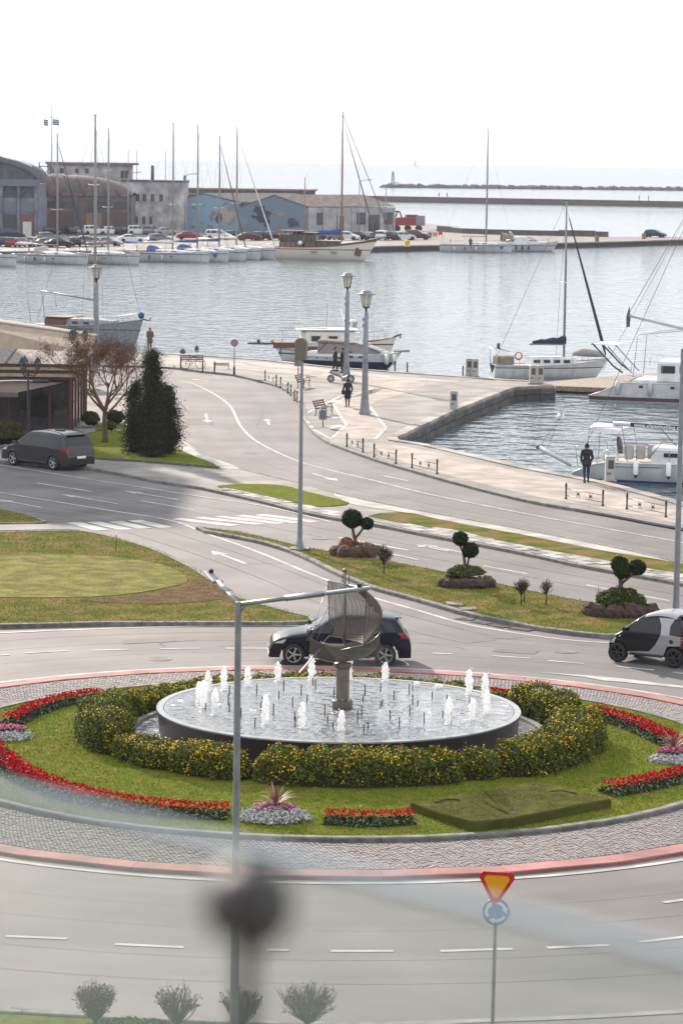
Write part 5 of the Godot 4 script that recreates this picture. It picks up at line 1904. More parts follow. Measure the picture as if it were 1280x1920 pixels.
func railing(a: Vector2, b: Vector2, label: String) -> void:
	var o := thing("iron_railing", label, "railing", xz((a + b) * 0.5, PAVE), heading(b - a), "low iron railings along the promenade kerb")
	var l := a.distance_to(b)
	for s in [-0.5, 0.5]:
		var st := mb(true)
		lathe(st, [Vector2(0.06, 0), Vector2(0.055, 0.08), Vector2(0.035, 0.1), Vector2(0.035, 0.52), Vector2(0.055, 0.54), Vector2(0.04, 0.6), Vector2(0.05, 0.65), Vector2(0.0, 0.74)], 8, Vector3(s * l, 0, 0))
		obj("post", st, M.iron, o)
	for y in [0.16, 0.46]:
		var st := mb(true)
		tube(st, [Vector3(-l / 2, y, 0), Vector3(l / 2, y, 0)], 0.013, 5)
		obj("rail", st, M.iron, o)
	for x in [-0.17, 0.17]:
		for e in [[Vector3(-0.09, 0.31, 0), Vector3(0.014, 0.3, 0.014)], [Vector3(0.09, 0.31, 0), Vector3(0.014, 0.3, 0.014)], [Vector3(0, 0.31, 0), Vector3(0.1, 0.1, 0.014)]]:
			var st := mb()
			box(st, e[0] + Vector3(x * l, 0, 0), e[1], 0.0, Basis(Vector3.BACK, 0.785) if e[0].x == 0 else Basis())
			obj("ornament", st, M.iron, o)


func bench(at: Vector3, turn: float, label: String) -> Node3D:
	var o := thing("bench", label, "bench", at, turn, "wooden benches with curled iron sides")
	for s in [-0.75, 0.75]:
		var st := mb(true)
		tube(st, [Vector3(s, 0, -0.2), Vector3(s, 0.2, -0.12), Vector3(s, 0.42, -0.18), Vector3(s, 0.84, -0.36)], 0.028, 6)
		tube(st, [Vector3(s, 0, 0.26), Vector3(s, 0.25, 0.18), Vector3(s, 0.42, 0.26), Vector3(s, 0.6, 0.2), Vector3(s, 0.62, 0.05), Vector3(s, 0.5, -0.2)], 0.026, 6)
		tube(st, [Vector3(s, 0.4, -0.2), Vector3(s, 0.4, 0.26)], 0.024, 6)
		obj("side_frame", st, M.iron, o)
	for k in 4:
		var st := mb()
		box(st, Vector3(0, 0.44, -0.14 + k * 0.115), Vector3(1.6, 0.03, 0.095), 0.008)
		obj("seat_slat", st, M.bench_wood, o)
	for k in 3:
		var st := mb()
		box(st, Vector3(0, 0.54 + k * 0.12, -0.235 - k * 0.05), Vector3(1.6, 0.095, 0.028), 0.008, Basis(Vector3.RIGHT, -0.36))
		obj("back_slat", st, M.bench_wood, o)
	return o


func pedestal(at: Vector3, label: String, h := 1.15) -> void:
	var o := thing("service_pedestal", label, "service pedestal", at, rr(-0.15, 0.15), "white service pedestals on the quay")
	var st := mb()
	box(st, Vector3(0, 0.03, 0), Vector3(0.62, 0.06, 0.5), 0.01)
	obj("plinth", st, M.kerb_a, o)
	st = mb()
	box(st, Vector3(0, h / 2, 0), Vector3(0.42, h, 0.36), 0.03)
	obj("cabinet", st, M.white_warm, o)
	st = mb()
	box(st, Vector3(0.02, h * 0.72, 0.183), Vector3(0.26, h * 0.36, 0.012), 0.004)
	obj("panel", st, M.dark_grey, o)
	st = mb()
	box(st, Vector3(0, h + 0.03, 0), Vector3(0.44, 0.07, 0.38), 0.03)
	obj("cap", st, M.white_warm, o)
	for k in 2:
		st = mb()
		box(st, Vector3(-0.12 + 0.1 * k, h * 0.35, 0.186), Vector3(0.06, 0.09, 0.02), 0.004)
		obj("socket", st, M.dark_grey, o)


func wheel_parts(parent: Node, c: Vector3, r: float, w: float, spokes: int, rimm: Material) -> Node3D:
	var o := Node3D.new()
	put(o, "wheel", parent)
	o.position = c
	var b := Basis(Vector3.RIGHT, PI / 2)
	var st := mb(true)
	lathe(st, [Vector2(r * 0.66, -w), Vector2(r * 0.95, -w), Vector2(r, -w * 0.6), Vector2(r, w * 0.6), Vector2(r * 0.95, w), Vector2(r * 0.68, w)], 26, Vector3.ZERO, b)
	obj("tyre", st, M.rubber, o)
	st = mb(true)
	lathe(st, [Vector2(0.0, -w * 0.4), Vector2(r * 0.66, -w * 0.4), Vector2(r * 0.7, w * 0.9), Vector2(r * 0.64, w * 0.9), Vector2(r * 0.6, w * 0.1), Vector2(0, w * 0.05)], 26, Vector3.ZERO, b)
	obj("barrel", st, M.black, o)
	st = mb()
	for k in spokes:
		var a := TAU * k / spokes
		box(st, Vector3(cos(a), sin(a), 0) * r * 0.34 + Vector3(0, 0, w * 0.75), Vector3(r * 0.64, r * 0.15, w * 0.3), 0.008, Basis(Vector3.BACK, a))
	lathe(st, [Vector2(0.0, w * 0.95), Vector2(r * 0.14, w * 0.9), Vector2(r * 0.15, w * 0.5)], 12, Vector3.ZERO, b)
	lathe(st, [Vector2(r * 0.66, w * 0.6), Vector2(r * 0.7, w * 0.95), Vector2(r * 0.62, w * 0.9)], 26, Vector3.ZERO, b)
	obj("rim", st, rimm, o)
	return o


func promenade_things():
	mat("bench_wood", Color(0.26, 0.12, 0.075), 0.6, 0, "streak", 0.8)
	mat("white_warm", Color(0.56, 0.53, 0.49), 0.6, 0, "fine", 0.5)
	var rails := [[Vector2(9.56, -129.04), Vector2(10.93, -126.61), "iron railing nearest the walking man in dark jacket"], [Vector2(11.84, -125.55), Vector2(13.18, -122.89), "iron railing closest to the yacht with the blue stripe"], [Vector2(3.26, -141.43), Vector2(4.35, -138.68), "iron railing third from the stone basin corner along the kerb"], [Vector2(1.53, -146.01), Vector2(2.54, -143.07), "iron railing below the pink paving, second of three there"], [Vector2(0.22, -151.26), Vector2(1.01, -148.61), "iron railing directly below the nearer lantern lamp"], [Vector2(-5.03, -195.52), Vector2(-4.22, -191.53), "first iron railing after the round sign on the bend"], [Vector2(-3.91, -189.79), Vector2(-3.36, -185.14), "second iron railing on the bend, between sign and side bench"], [Vector2(-3.16, -183.5), Vector2(-2.87, -179.5), "short iron railing on the bend left of the side bench"], [Vector2(-2.7, -178.74), Vector2(-2.41, -171.98), "last iron railing of the bend, hidden by the median lamp post"]]
	for r in rails:
		railing(r[0], r[1], r[2])
	for e in [[Vector3(-9.4, 0.13, -202.99), "black iron bollard right of the bench with the bicycle"], [Vector3(-8.6, 0.13, -202.64), "black iron bollard between bench bollard and the round sign"], [Vector3(-11.04, 0.13, -206.28), "black iron bollard left of the bench with the bicycle"], [Vector3(7.93, 0.13, -201.89), "short black bollard at quay edge left of the pedestal pair"], [Vector3(3.48, 0.13, -205.56), "dark mooring post at the cruiser's bow"], [Vector3(4.29, 0.13, -204.69), "dark mooring post right of the cruiser's bow"]]:
		var o := thing("bollard", e[1], "bollard", e[0], 0.0, "bollards on the promenade")
		var st := mb(true)
		lathe(st, [Vector2(0.07, 0), Vector2(0.05, 0.08), Vector2(0.045, 0.62), Vector2(0.06, 0.66), Vector2(0.0, 0.78)], 8)
		obj("post", st, M.iron, o)
		st = mb(true)
		lathe(st, [Vector2(0.05, 0.5), Vector2(0.056, 0.52), Vector2(0.05, 0.54)], 8)
		obj("ring", st, M.iron, o)
	bench(Vector3(-10.32, 0.13, -206.96), 0.1, "reddish bench at the far bend with a bicycle leaning on it")
	bench(Vector3(-2.51, 0.13, -190.05), 1.35, "bench seen from its end just right of the median lamp post")
	bench(Vector3(-1.09, 0.13, -170.04), 1.2, "bench seen from its end behind the wire litter bin")
	var low := bench(Vector3(-8.23, 0.13, -205.8), 0.0, "low backless bench between the two bollards and the round sign")
	low.scale = Vector3(0.6, 0.5, 0.6)
	for e in [[Vector3(-1.06, 0.13, -162.24), "slatted litter bin on a thin post in front of the bench", 1.0], [Vector3(-3.01, 0.13, -202.24), "grey litter bin on a post behind the olive lamp head", 1.25]]:
		var o := thing("litter_bin", e[1], "litter bin", e[0])
		o.scale = Vector3.ONE * e[2]
		var st := mb(true)
		tube(st, [Vector3.ZERO, Vector3(0, 0.5, 0)], 0.03, 6)
		obj("post", st, M.iron, o)
		st = mb()
		lathe(st, [Vector2(0.0, 0.42), Vector2(0.17, 0.42), Vector2(0.19, 0.9), Vector2(0.16, 0.9), Vector2(0.15, 0.5)], 14)
		obj("bucket", st, M.dark_grey, o)
		for k in 12:
			st = mb()
			var a := TAU * k / 12
			box(st, Vector3(cos(a) * 0.2, 0.66, sin(a) * 0.2), Vector3(0.02, 0.48, 0.05), 0.004, Basis(Vector3.UP, -a))
			obj("slat", st, M.grey_cloth, o)
		st = mb(true)
		lathe(st, [Vector2(0.2, 0.98), Vector2(0.19, 1.02), Vector2(0, 1.06)], 14)
		obj("lid", st, M.dark_grey, o)
	pedestal(Vector3(8.32, 0.13, -201.96), "left one of the pedestal pair at the quay end")
	pedestal(Vector3(8.73, 0.13, -201.55), "right one of the pedestal pair at the quay end")
	pedestal(Vector3(12.21, 0.13, -195.99), "left one of the pedestal pair before the sloop's cabin")
	pedestal(Vector3(12.7, 0.13, -196.08), "right one of the pedestal pair before the sloop's cabin")
	pedestal(Vector3(6.37, 0.13, -174.56), "lone pedestal with dark panel on the stone basin coping", 1.05)
	pedestal(Vector3(12.06, 0.13, -136.47), "pedestal beside the walking man in front of the yacht", 1.1)
	# scooter behind the lamp
	var s := thing("scooter", "silver and black motor scooter parked behind the lantern lamp's foot", "scooter", Vector3(-0.18, 0.13, -195.04), 0.0)
	for x in [-0.62, 0.66]:
		wheel_parts(s, Vector3(x, 0.24, 0), 0.24, 0.045, 5, M.white)
	var st := mb(true)
	loft(st, [ring_box(Vector3(-0.75, 0.66, 0), 0.06, 0.05), ring_box(Vector3(-0.45, 0.62, 0), 0.16, 0.13), ring_box(Vector3(-0.1, 0.5, 0), 0.15, 0.16), ring_box(Vector3(0.08, 0.34, 0), 0.1, 0.15)], true, true)
	obj("rear_body", st, M.car_silver, s)
	st = mb(true)
	loft(st, [ring_box(Vector3(0.1, 0.3, 0), 0.06, 0.15), ring_box(Vector3(0.35, 0.34, 0), 0.07, 0.16), ring_box(Vector3(0.48, 0.62, 0), 0.1, 0.15), ring_box(Vector3(0.4, 0.98, 0), 0.07, 0.1)], true, true)
	obj("front_shield", st, M.car_silver, s)
	st = mb(true)
	loft(st, [ring_box(Vector3(-0.72, 0.78, 0), 0.03, 0.08), ring_box(Vector3(-0.3, 0.78, 0), 0.06, 0.13), ring_box(Vector3(0.02, 0.72, 0), 0.03, 0.1)], true, true)
	obj("seat", st, M.black, s)
	st = mb(true)
	tube(st, [Vector3(0.66, 0.27, 0), Vector3(0.5, 0.7, 0), Vector3(0.4, 1.05, 0)], 0.035, 6)
	obj("fork", st, M.black, s)
	st = mb(true)
	tube(st, [Vector3(0.3, 1.08, -0.32), Vector3(0.42, 1.04, 0), Vector3(0.3, 1.08, 0.32)], 0.022, 6)
	obj("handlebar", st, M.black, s)
	for k in [-1, 1]:
		st = mb(true)
		tube(st, [Vector3(0.36, 1.06, 0.24 * k), Vector3(0.34, 1.24, 0.3 * k)], 0.01, 5)
		obj("mirror_stem", st, M.black, s)
	st = mb()
	box(st, Vector3(-0.66, 0.42, 0), Vector3(0.3, 0.05, 0.16), 0.02)
	obj("mudguard", st, M.black, s)
	# bicycle leaning on the far bench
	var b := thing("bicycle", "dark bicycle leaning against the reddish bench at the far bend", "bicycle", Vector3(-10.19, 0.13, -205.93) + Vector3(0, 0, 0.35), 0.05)
	for x in [-0.52, 0.52]:
		st = mb(true)
		var loop := []
		for k in 21:
			loop.append(Vector3(x + 0.33 * cos(TAU * k / 20), 0.34 + 0.33 * sin(TAU * k / 20), 0))
		tube(st, loop, 0.02, 5, false)
		obj("wheel", st, M.rubber, b)
	st = mb(true)
	for e in [[Vector3(-0.52, 0.34, 0), Vector3(-0.05, 0.32, 0)], [Vector3(-0.52, 0.34, 0), Vector3(-0.2, 0.8, 0)], [Vector3(-0.05, 0.32, 0), Vector3(-0.22, 0.88, 0)], [Vector3(-0.05, 0.32, 0), Vector3(0.38, 0.8, 0)], [Vector3(-0.2, 0.8, 0), Vector3(0.36, 0.86, 0)], [Vector3(0.52, 0.34, 0), Vector3(0.36, 0.98, 0)]]:
		tube(st, [e[0], e[1]], 0.018, 5)
	obj("frame", st, M.dark_grey, b)
	st = mb()
	box(st, Vector3(-0.24, 0.93, 0), Vector3(0.26, 0.05, 0.13), 0.02)
	obj("saddle", st, M.black, b)
	st = mb(true)
	tube(st, [Vector3(0.3, 1.06, -0.28), Vector3(0.38, 1.0, 0), Vector3(0.3, 1.06, 0.28)], 0.015, 5)
	obj("handlebar", st, M.black, b)
	# floating things in the harbour
	for e in [[Vector3(-12.5, WATER, -236), "small dark buoy afloat beyond the far bench", 0.2], [Vector3(-11.6, WATER, -240), "low dark float drifting right of the small buoy", 0.16]]:
		st = mb(true)
		lathe(st, [Vector2(0, -0.1), Vector2(e[2], -0.05), Vector2(e[2] * 1.1, 0.15), Vector2(e[2] * 0.5, 0.32), Vector2(0, 0.36)], 10)
		var bu := obj("mooring_buoy", st, M.dark_grey)
		bu.position = e[0]
		tag(bu, e[1], "buoy")
	st = mb(true)
	loft(st, [ring_box(Vector3(-0.75, 0.1, 0), 0.1, 0.3), ring_box(Vector3(0, 0.1, 0), 0.16, 0.42), ring_box(Vector3(0.8, 0.18, 0), 0.06, 0.1)], true, true)
	var dg := obj("dinghy", st, M.dark_grey)
	dg.position = Vector3(-10.9, WATER, -229)
	tag(dg, "small grey dinghy afloat behind the far bench", "dinghy")


# eight points round an axis along x, for lofting plump shapes
func ring_box(c: Vector3, hy: float, hz: float) -> Array:
	var out := []
	for k in 10:
		var a := TAU * k / 10
		out.append(c + Vector3(0, signf(sin(a)) * pow(absf(sin(a)), 0.7) * hy, signf(cos(a)) * pow(absf(cos(a)), 0.7) * hz))
	return out


# ---------------------------------------------------------------- people
func person_bones(coat: Color, legs: Color, skin: Color, hair: Color, stride: float, coat_len: float, arms_in: float, hood: bool) -> Array:
	# facing -z, 1.74 m tall
	var b := []
	for s in [-1.0, 1.0]:
		var st: float = stride * s
		var hip := Vector3(0.09 * s, 0.92, 0)
		var knee := Vector3(0.1 * s, 0.5, -0.12 * st - 0.03)
		var ankle := Vector3(0.1 * s, 0.09, -0.22 * st + 0.03)
		b.append([hip, knee, 0.095, 0.062, legs])
		b.append([knee, ankle, 0.06, 0.042, legs])
		b.append([ankle + Vector3(0, -0.04, 0.05), ankle + Vector3(0.01 * s, -0.045, -0.15), 0.045, 0.036, Color(0.02, 0.018, 0.018)])
		var sh := Vector3(0.2 * s, 1.42, 0.01)
		var el := Vector3((0.28 - 0.05 * arms_in) * s, 1.14, 0.06 - 0.06 * st * 0.6)
		var wr := Vector3((0.27 - 0.16 * arms_in) * s, 0.93 + 0.14 * arms_in, -0.06 - 0.14 * arms_in + 0.1 * st)
		b.append([sh, el, 0.072, 0.055, coat])
		b.append([el, wr, 0.055, 0.04, coat])
		b.append([wr, wr + Vector3(0, -0.1, -0.01), 0.035, 0.026, skin])
	b.append([Vector3(0, 0.95, 0), Vector3(0, 1.2, 0), 0.15, 0.155, coat])
	b.append([Vector3(-0.08, 1.36, 0), Vector3(0.08, 1.36, 0), 0.13, 0.13, coat])
	b.append([Vector3(-0.13, 1.44, 0.01), Vector3(0.13, 1.44, 0.01), 0.075, 0.075, coat])
	if coat_len > 0:
		b.append([Vector3(-0.07, 0.95, 0), Vector3(-0.08, 0.95 - coat_len, 0.01), 0.13, 0.14, coat])
		b.append([Vector3(0.07, 0.95, 0), Vector3(0.08, 0.95 - coat_len, 0.01), 0.13, 0.14, coat])
	b.append([Vector3(0, 1.46, 0), Vector3(0, 1.56, -0.01), 0.055, 0.052, coat if hood else skin])
	b.append([Vector3(0, 1.6, -0.015), Vector3(0, 1.66, 0.0), 0.082, 0.088, skin])
	b.append([Vector3(0, 1.62, -0.095), Vector3(0, 1.6, -0.105), 0.016, 0.018, skin])
	for s in [-1.0, 1.0]:
		b.append([Vector3(0.088 * s, 1.63, 0.0), Vector3(0.09 * s, 1.6, 0.0), 0.014, 0.012, skin])
	b.append([Vector3(0, 1.66, 0.03), Vector3(0, 1.69, 0.005), 0.095, 0.095, hair])
	return b


func person(label: String, at: Vector3, turn: float, bones: Array, h := 1.0, cell := 0.018, group := "") -> Node3D:
	var o := inst("person", body_mesh(bones, cell), M.body)
	o.position = at
	o.rotation.y = turn
	o.scale = Vector3.ONE * h
	tag(o, label, "person", group)
	return o


func people():
	var black := Color(0.014, 0.014, 0.017)
	var skin := Color(0.42, 0.25, 0.18)
	var dark := Color(0.02, 0.016, 0.014)
	var m := person("man in black jacket and dark jeans walking away beside the moored yacht", Vector3(10.96, 0.13, -135.87), 0.1, person_bones(Color(0.016, 0.016, 0.022), Color(0.014, 0.024, 0.05), skin, dark, 0.5, 0.08, 0.35, false), 1.0)
	person("woman in long black coat walking towards the far lantern lamp, bag at her hip", Vector3(0.26, 0.13, -175.78), 0.15, person_bones(black, black, skin, dark, 0.55, 0.3, 0.1, true) + [[Vector3(-0.3, 1.0, 0.05), Vector3(-0.3, 0.88, 0.05), 0.09, 0.1, black]], 0.93)
	person("person in dark clothes leaning forward behind the parked scooter", Vector3(-0.56, 0.13, -203.22), -1.4, person_bones(black, black, skin, dark, 0.7, 0.1, 0.8, false), 1.0)
	person("person in dark clothes half hidden by the far lantern lamp, facing the other", Vector3(-0.09, 0.13, -203.31), 1.5, person_bones(black, Color(0.02, 0.02, 0.025), skin, dark, 0.25, 0.1, 0.8, false), 0.97)
	person("person in brown coat and reddish cap standing at the quay above the conifers", Vector3(-14.15, 0.2, -222.0), 0.4, person_bones(Color(0.1, 0.075, 0.065), Color(0.05, 0.045, 0.045), skin, Color(0.2, 0.06, 0.06), 0.1, 0.2, 0.9, false), 1.0)
	var far := person("tiny person on the breakwater walkway, left one of the left pair", Vector3(32.8, 0.9, -1078), 1.4, person_bones(black, black, skin, dark, 0.4, 0.1, 0.3, false), 1.05, 0.05, "tiny people on the breakwater")
	dup(far, "tiny person on the breakwater walkway, right one of the left pair", Vector3(35.6, 0.9, -1078), -1.2)
	dup(far, "tiny person on the breakwater walkway, left one of the right pair", Vector3(102.5, 0.9, -1070), 1.2)
	dup(far, "tiny person on the breakwater walkway, right one of the right pair", Vector3(105.8, 0.9, -1070), 1.6)
	var fq := person("distant person standing on the far mole behind the white yachts", Vector3(20.0, 0.2, -488), 0.0, person_bones(Color(0.05, 0.05, 0.06), black, skin, dark, 0.2, 0.1, 0.5, false), 1.05, 0.05)


# ---------------------------------------------------------------- trees at the left
func limb(st: SurfaceTool, tips: PackedVector3Array, p: Vector3, d: Vector3, l: float, r: float, depth: int) -> void:
	var q := p + d * l * 0.5 + Vector3(rr(-0.05, 0.05), rr(-0.03, 0.05), rr(-0.05, 0.05)) * l
	var e := q + (d + Vector3(rr(-0.15, 0.15), 0.12, rr(-0.15, 0.15))).normalized() * l * 0.5
	tube(st, [p, q, e], [r, r * 0.8, r * 0.6], 5 if depth < 3 else 3, false)
	tips.append(e)
	tips.append(q)
	if depth >= 5:
		return
	var n := 3 if depth < 4 else 4
	for k in n:
		var side := d.cross(Vector3(rr(-1, 1), rr(-1, 1), rr(-1, 1))).normalized()
		var nd := (d * rr(0.5, 1.0) + side * rr(0.45, 0.85) + Vector3(0, 0.18, 0)).normalized()
		limb(st, tips, q.lerp(e, rr(0.2, 1.0)), nd, l * rr(0.58, 0.8), r * 0.55, depth + 1)


func conifer(label: String, at: Vector3, h: float, w: float, n: int, sd: int) -> void:
	var o := thing("conifer", label, "tree", at, 0.0, "dark conifers on the left lawn")
	var st := mb(true)
	tube(st, [Vector3.ZERO, Vector3(0, h * 0.6, 0)], [0.14, 0.05], 7)
	obj("trunk", st, M.bark, o)
	var nz := FastNoiseLite.new()
	nz.seed = sd
	nz.frequency = 0.8
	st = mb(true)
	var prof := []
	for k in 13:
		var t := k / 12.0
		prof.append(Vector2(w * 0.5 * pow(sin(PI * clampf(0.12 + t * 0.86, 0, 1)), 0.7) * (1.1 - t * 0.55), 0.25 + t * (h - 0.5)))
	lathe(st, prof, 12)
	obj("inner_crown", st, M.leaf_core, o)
	var p := PackedVector3Array()
	var nn := PackedVector3Array()
	# sprays: small tufts that reach up and out of the crown
	var tufts := int(n / 60.0)
	for i in tufts:
		var t := pow(rng.randf(), 1.15)
		var a := rr(0, TAU)
		var d := Vector3(cos(a), 0, sin(a))
		var r := w * pow(sin(PI * clampf(0.1 + t * 0.88, 0, 1)), 0.7) * (1.1 - t * 0.55) * (0.75 + 1.3 * nz.get_noise_3d(d.x * 1.5, t * h * 0.9, d.z * 1.5))
		var c := d * r * rr(0.5, 1.1) + Vector3(0, 0.15 + t * (h - 0.35), 0)
		var sz := rr(0.14, 0.42) * (1.1 - 0.4 * t)
		for k in 60:
			var q := Vector3(rng.randfn(), rng.randfn() * 1.25, rng.randfn()) * sz * 0.5
			p.append(c + q + d * q.length() * 0.3)
			nn.append((d + q.normalized() * 0.8 + Vector3(0, 0.3, 0)).normalized())
	stuff(inst("crown", leaf_mesh(p, nn, 0.03, 0.07, [Color(0.02, 0.026, 0.012), Color(0.028, 0.034, 0.016), Color(0.012, 0.016, 0.008), Color(0.045, 0.042, 0.02)], 0.42, 0.9), M.dark_leaf, o))


func trees_left():
	conifer("tallest pointed dark conifer, middle of the three on the lawn", Vector3(-9.1, 0.15, -144.82), 5.2, 0.78, 30000, 1)
	conifer("lower broad dark conifer between bare tree and tallest conifer", Vector3(-9.98, 0.15, -146.81), 3.5, 0.6, 17000, 2)
	conifer("dark conifer at the lawn's tip, right of the tallest", Vector3(-8.51, 0.15, -146.48), 3.4, 0.66, 19000, 3)
	var at := Vector3(-11.9, 0.15, -151.8)
	var o := thing("bare_tree", "leafless brown tree with a wide twiggy crown beside the restaurant", "tree", at)
	var st := mb(true)
	tube(st, [Vector3(0, -0.05, 0), Vector3(0.02, 0.2, 0), Vector3(-0.02, 1.0, 0), Vector3(0.0, 1.7, 0)], [0.2, 0.15, 0.125, 0.11], 9)
	obj("trunk", st, M.bark, o)
	var tips := PackedVector3Array()
	for k in 7:
		var a := TAU * k / 7.0 + 0.3
		st = mb(true)
		limb(st, tips, Vector3(0, 1.3 + 0.07 * k, 0), Vector3(cos(a) * 0.8, 0.85, sin(a) * 0.8).normalized(), rr(1.5, 1.95), 0.07, 1)
		obj("limb", st, M.twig, o)
	# the finest twigs, and the few dead leaves that still hang on
	var tw := PackedVector3Array()
	var tn := PackedVector3Array()
	var lp := PackedVector3Array()
	var ln := PackedVector3Array()
	for t in tips:
		for k in 5:
			tw.append(t + Vector3(rr(-0.22, 0.22), rr(-0.1, 0.3), rr(-0.22, 0.22)))
			tn.append(Vector3(rr(-1, 1), 0.2, rr(-1, 1)).normalized())
		if rng.randf() < 0.25:
			lp.append(t + Vector3(rr(-0.1, 0.1), rr(-0.1, 0.05), rr(-0.1, 0.1)))
			ln.append(Vector3(rr(-1, 1), 0.4, rr(-1, 1)).normalized())
	stuff(inst("twigs", leaf_mesh(tw, tn, 0.1, 0.22, [Color(0.15, 0.085, 0.055), Color(0.11, 0.06, 0.04)], 0.045, 1.0), M.leaf, o))
	stuff(inst("dead_leaves", leaf_mesh(lp, ln, 0.03, 0.06, [Color(0.28, 0.12, 0.03), Color(0.16, 0.08, 0.04)], 0.6, 1.0), M.leaf, o))
	for e in [[Vector3(-12.18, 0.13, -158.27), 0.35, 0.5, "low reddish shrub behind the bare tree's trunk"], [Vector3(-13.35, 0.13, -160.61), 0.5, 0.8, "dark green shrub at the restaurant's corner by the path"], [Vector3(-12.19, 0.13, -162.09), 0.55, 0.75, "dark shrub behind the bare tree and left conifer"], [Vector3(-16.51, 0.13, -148.79), 1.0, 1.3, "brown and green planter shrub before the restaurant glass"]]:
		var s := thing("shrub", e[3], "shrub", e[0])
		st = mb(true)
		rock(st, Vector3(0, e[2] * 0.45, 0), Vector3(e[1], e[2] * 0.5, e[1]) * 0.8, 77)
		obj("branches", st, M.leaf_core, s)
		clump(s, "leaves", Vector3(0, e[2] * 0.4, 0), Vector3(e[1], e[2] * 0.62, e[1]), 2600, Vector2(0.04, 0.08), [Color(0.04, 0.055, 0.02), Color(0.07, 0.06, 0.03), Color(0.1, 0.05, 0.03)] if e[1] != 0.55 else [Color(0.025, 0.035, 0.015)], "dark_leaf", 0.2)


# ---------------------------------------------------------------- the restaurant at the left edge
func restaurant():
	mat("spot_olive", Color(0.15, 0.135, 0.1), 0.5, 0.2)
	mat("sign_red_dark", Color(0.22, 0.03, 0.04), 0.5)
	mat("maroon", Color(0.07, 0.022, 0.018), 0.5)
	var x1 := -14.0
	var z := -157.0
	var o := thing("restaurant", "low restaurant pavilion with maroon posts, glass front and layered beam roof", "restaurant", Vector3(x1, PAVE, z))
	var st := mb()
	box(st, Vector3(-9, 0.02, -4.5), Vector3(18, 0.06, 9))
	obj("floor", st, M.dark_grey, o)
	for k in 9:
		st = mb()
		box(st, Vector3(-0.12 - k * (1.05 if k < 4 else 1.6) - (0.0 if k < 4 else -2.2), 1.35, 0), Vector3(0.13, 2.7, 0.13), 0.01)
		obj("post", st, M.maroon, o)
	for k in 5:
		st = mb()
		box(st, Vector3(-0.12, 1.35, -1.4 - k * 1.8), Vector3(0.13, 2.7, 0.13), 0.01)
		obj("post", st, M.maroon, o)
	for k in 10:
		st = mb()
		var w := 0.92 if k < 3 else 1.45
		var x := -0.65 - k * 1.05 if k < 3 else -2.45 - (k - 3) * 1.6 - 1.0
		box(st, Vector3(x, 1.3, 0.0), Vector3(w, 2.5, 0.016))
		obj("window_pane", st, M.pane, o)
	for k in 5:
		st = mb()
		box(st, Vector3(-0.12, 1.3, -0.7 - k * 1.8), Vector3(0.016, 2.5, 1.3))
		obj("window_pane", st, M.pane, o)
	st = mb()
	box(st, Vector3(-9, 1.5, -9.0), Vector3(18, 3.0, 0.2))
	obj("rear_wall", st, M.dark_wood, o)
	# layered beams over the front
	for e in [[2.78, 0.16, 0.12, "maroon"], [2.97, 0.2, 0.3, "beige_cloth"], [3.14, 0.14, 0.16, "dark_wood"], [3.3, 0.17, 0.36, "beige_cloth"], [3.47, 0.2, 0.14, "dark_wood"]]:
		st = mb()
		box(st, Vector3(-9, e[0], 0.1), Vector3(18.4, e[1] - 0.02, e[2]), 0.015)
		obj("beam", st, M[e[3]], o)
	st = mb()
	for e in [[Vector3(-18.2, 3.56, 0.25), Vector3(0.25, 3.56, 0.25), Vector3(-3.2, 4.0, -4.6), Vector3(-18.2, 4.0, -4.6), Vector3(0, 1, 0.5)], [Vector3(0.25, 3.56, 0.25), Vector3(0.25, 3.56, -9.2), Vector3(-3.2, 4.0, -4.6), Vector3(-3.2, 4.0, -4.61), Vector3(1, 1, 0)], [Vector3(0.25, 3.56, -9.2), Vector3(-18.2, 3.56, -9.2), Vector3(-18.2, 4.0, -4.6), Vector3(-3.2, 4.0, -4.6), Vector3(0, 1, -0.5)]]:
		oq(st, e[0], e[1], e[2], e[3], e[4])
	obj("roof", st, M.roof_tile, o)
	st = mb()
	box(st, Vector3(-9, 2.72, -4.4), Vector3(18, 0.06, 8.8))
	obj("ceiling", st, M.dark_wood, o)
	for k in 7:
		st = mb()
		var f := k / 6.0
		tube(st, [Vector3(-16.0 + k * 2.1, 3.6, 0.2), Vector3(-16.0 + k * 2.1, 4.02, -4.6)], 0.05, 4)
		obj("roof_seam", st, M.roof_brown, o)
	# canvas awning with its roller
	var aw := thing("awning", "grey brown canvas awning folded out over the restaurant's glass front", "awning", Vector3(x1, PAVE, z))
	st = mb()
	oq(st, Vector3(-0.4, 2.62, 0.15), Vector3(-18, 2.62, 0.15), Vector3(-18, 2.2, 1.9), Vector3(-2.6, 2.2, 1.9), Vector3(0, 1, 0.3))
	obj("canvas", st, M.brown_cloth, aw)
	st = mb()
	box(st, Vector3(-10.3, 2.08, 1.9), Vector3(15.4, 0.24, 0.03))
	obj("valance", st, M.brown_cloth, aw)
	st = mb(true)
	tube(st, [Vector3(-1.2, 2.68, 0.3), Vector3(-2.0, 2.69, 0.3)], 0.07, 8)
	obj("roller", st, M.dark_grey, aw)
	st = mb(true)
	tube(st, [Vector3(-2.0, 2.69, 0.3), Vector3(-3.0, 2.7, 0.45), Vector3(-9, 2.5, 1.2)], 0.04, 6)
	obj("arm", st, M.white, aw)
	# the big beige awning of the terrace behind
	var at := thing("terrace_canopy", "large beige canvas terrace canopy sloping down behind the restaurant roof", "canopy", Vector3(-19.5, PAVE, -190))
	st = mb()
	oq(st, Vector3(-8, 4.55, 0), Vector3(4.0, 3.05, 0), Vector3(4.0, 2.2, 3.2), Vector3(-8, 2.15, 3.2), Vector3(0, 1, 0.6))
	obj("canvas", st, M.beige_cloth, at)
	st = mb()
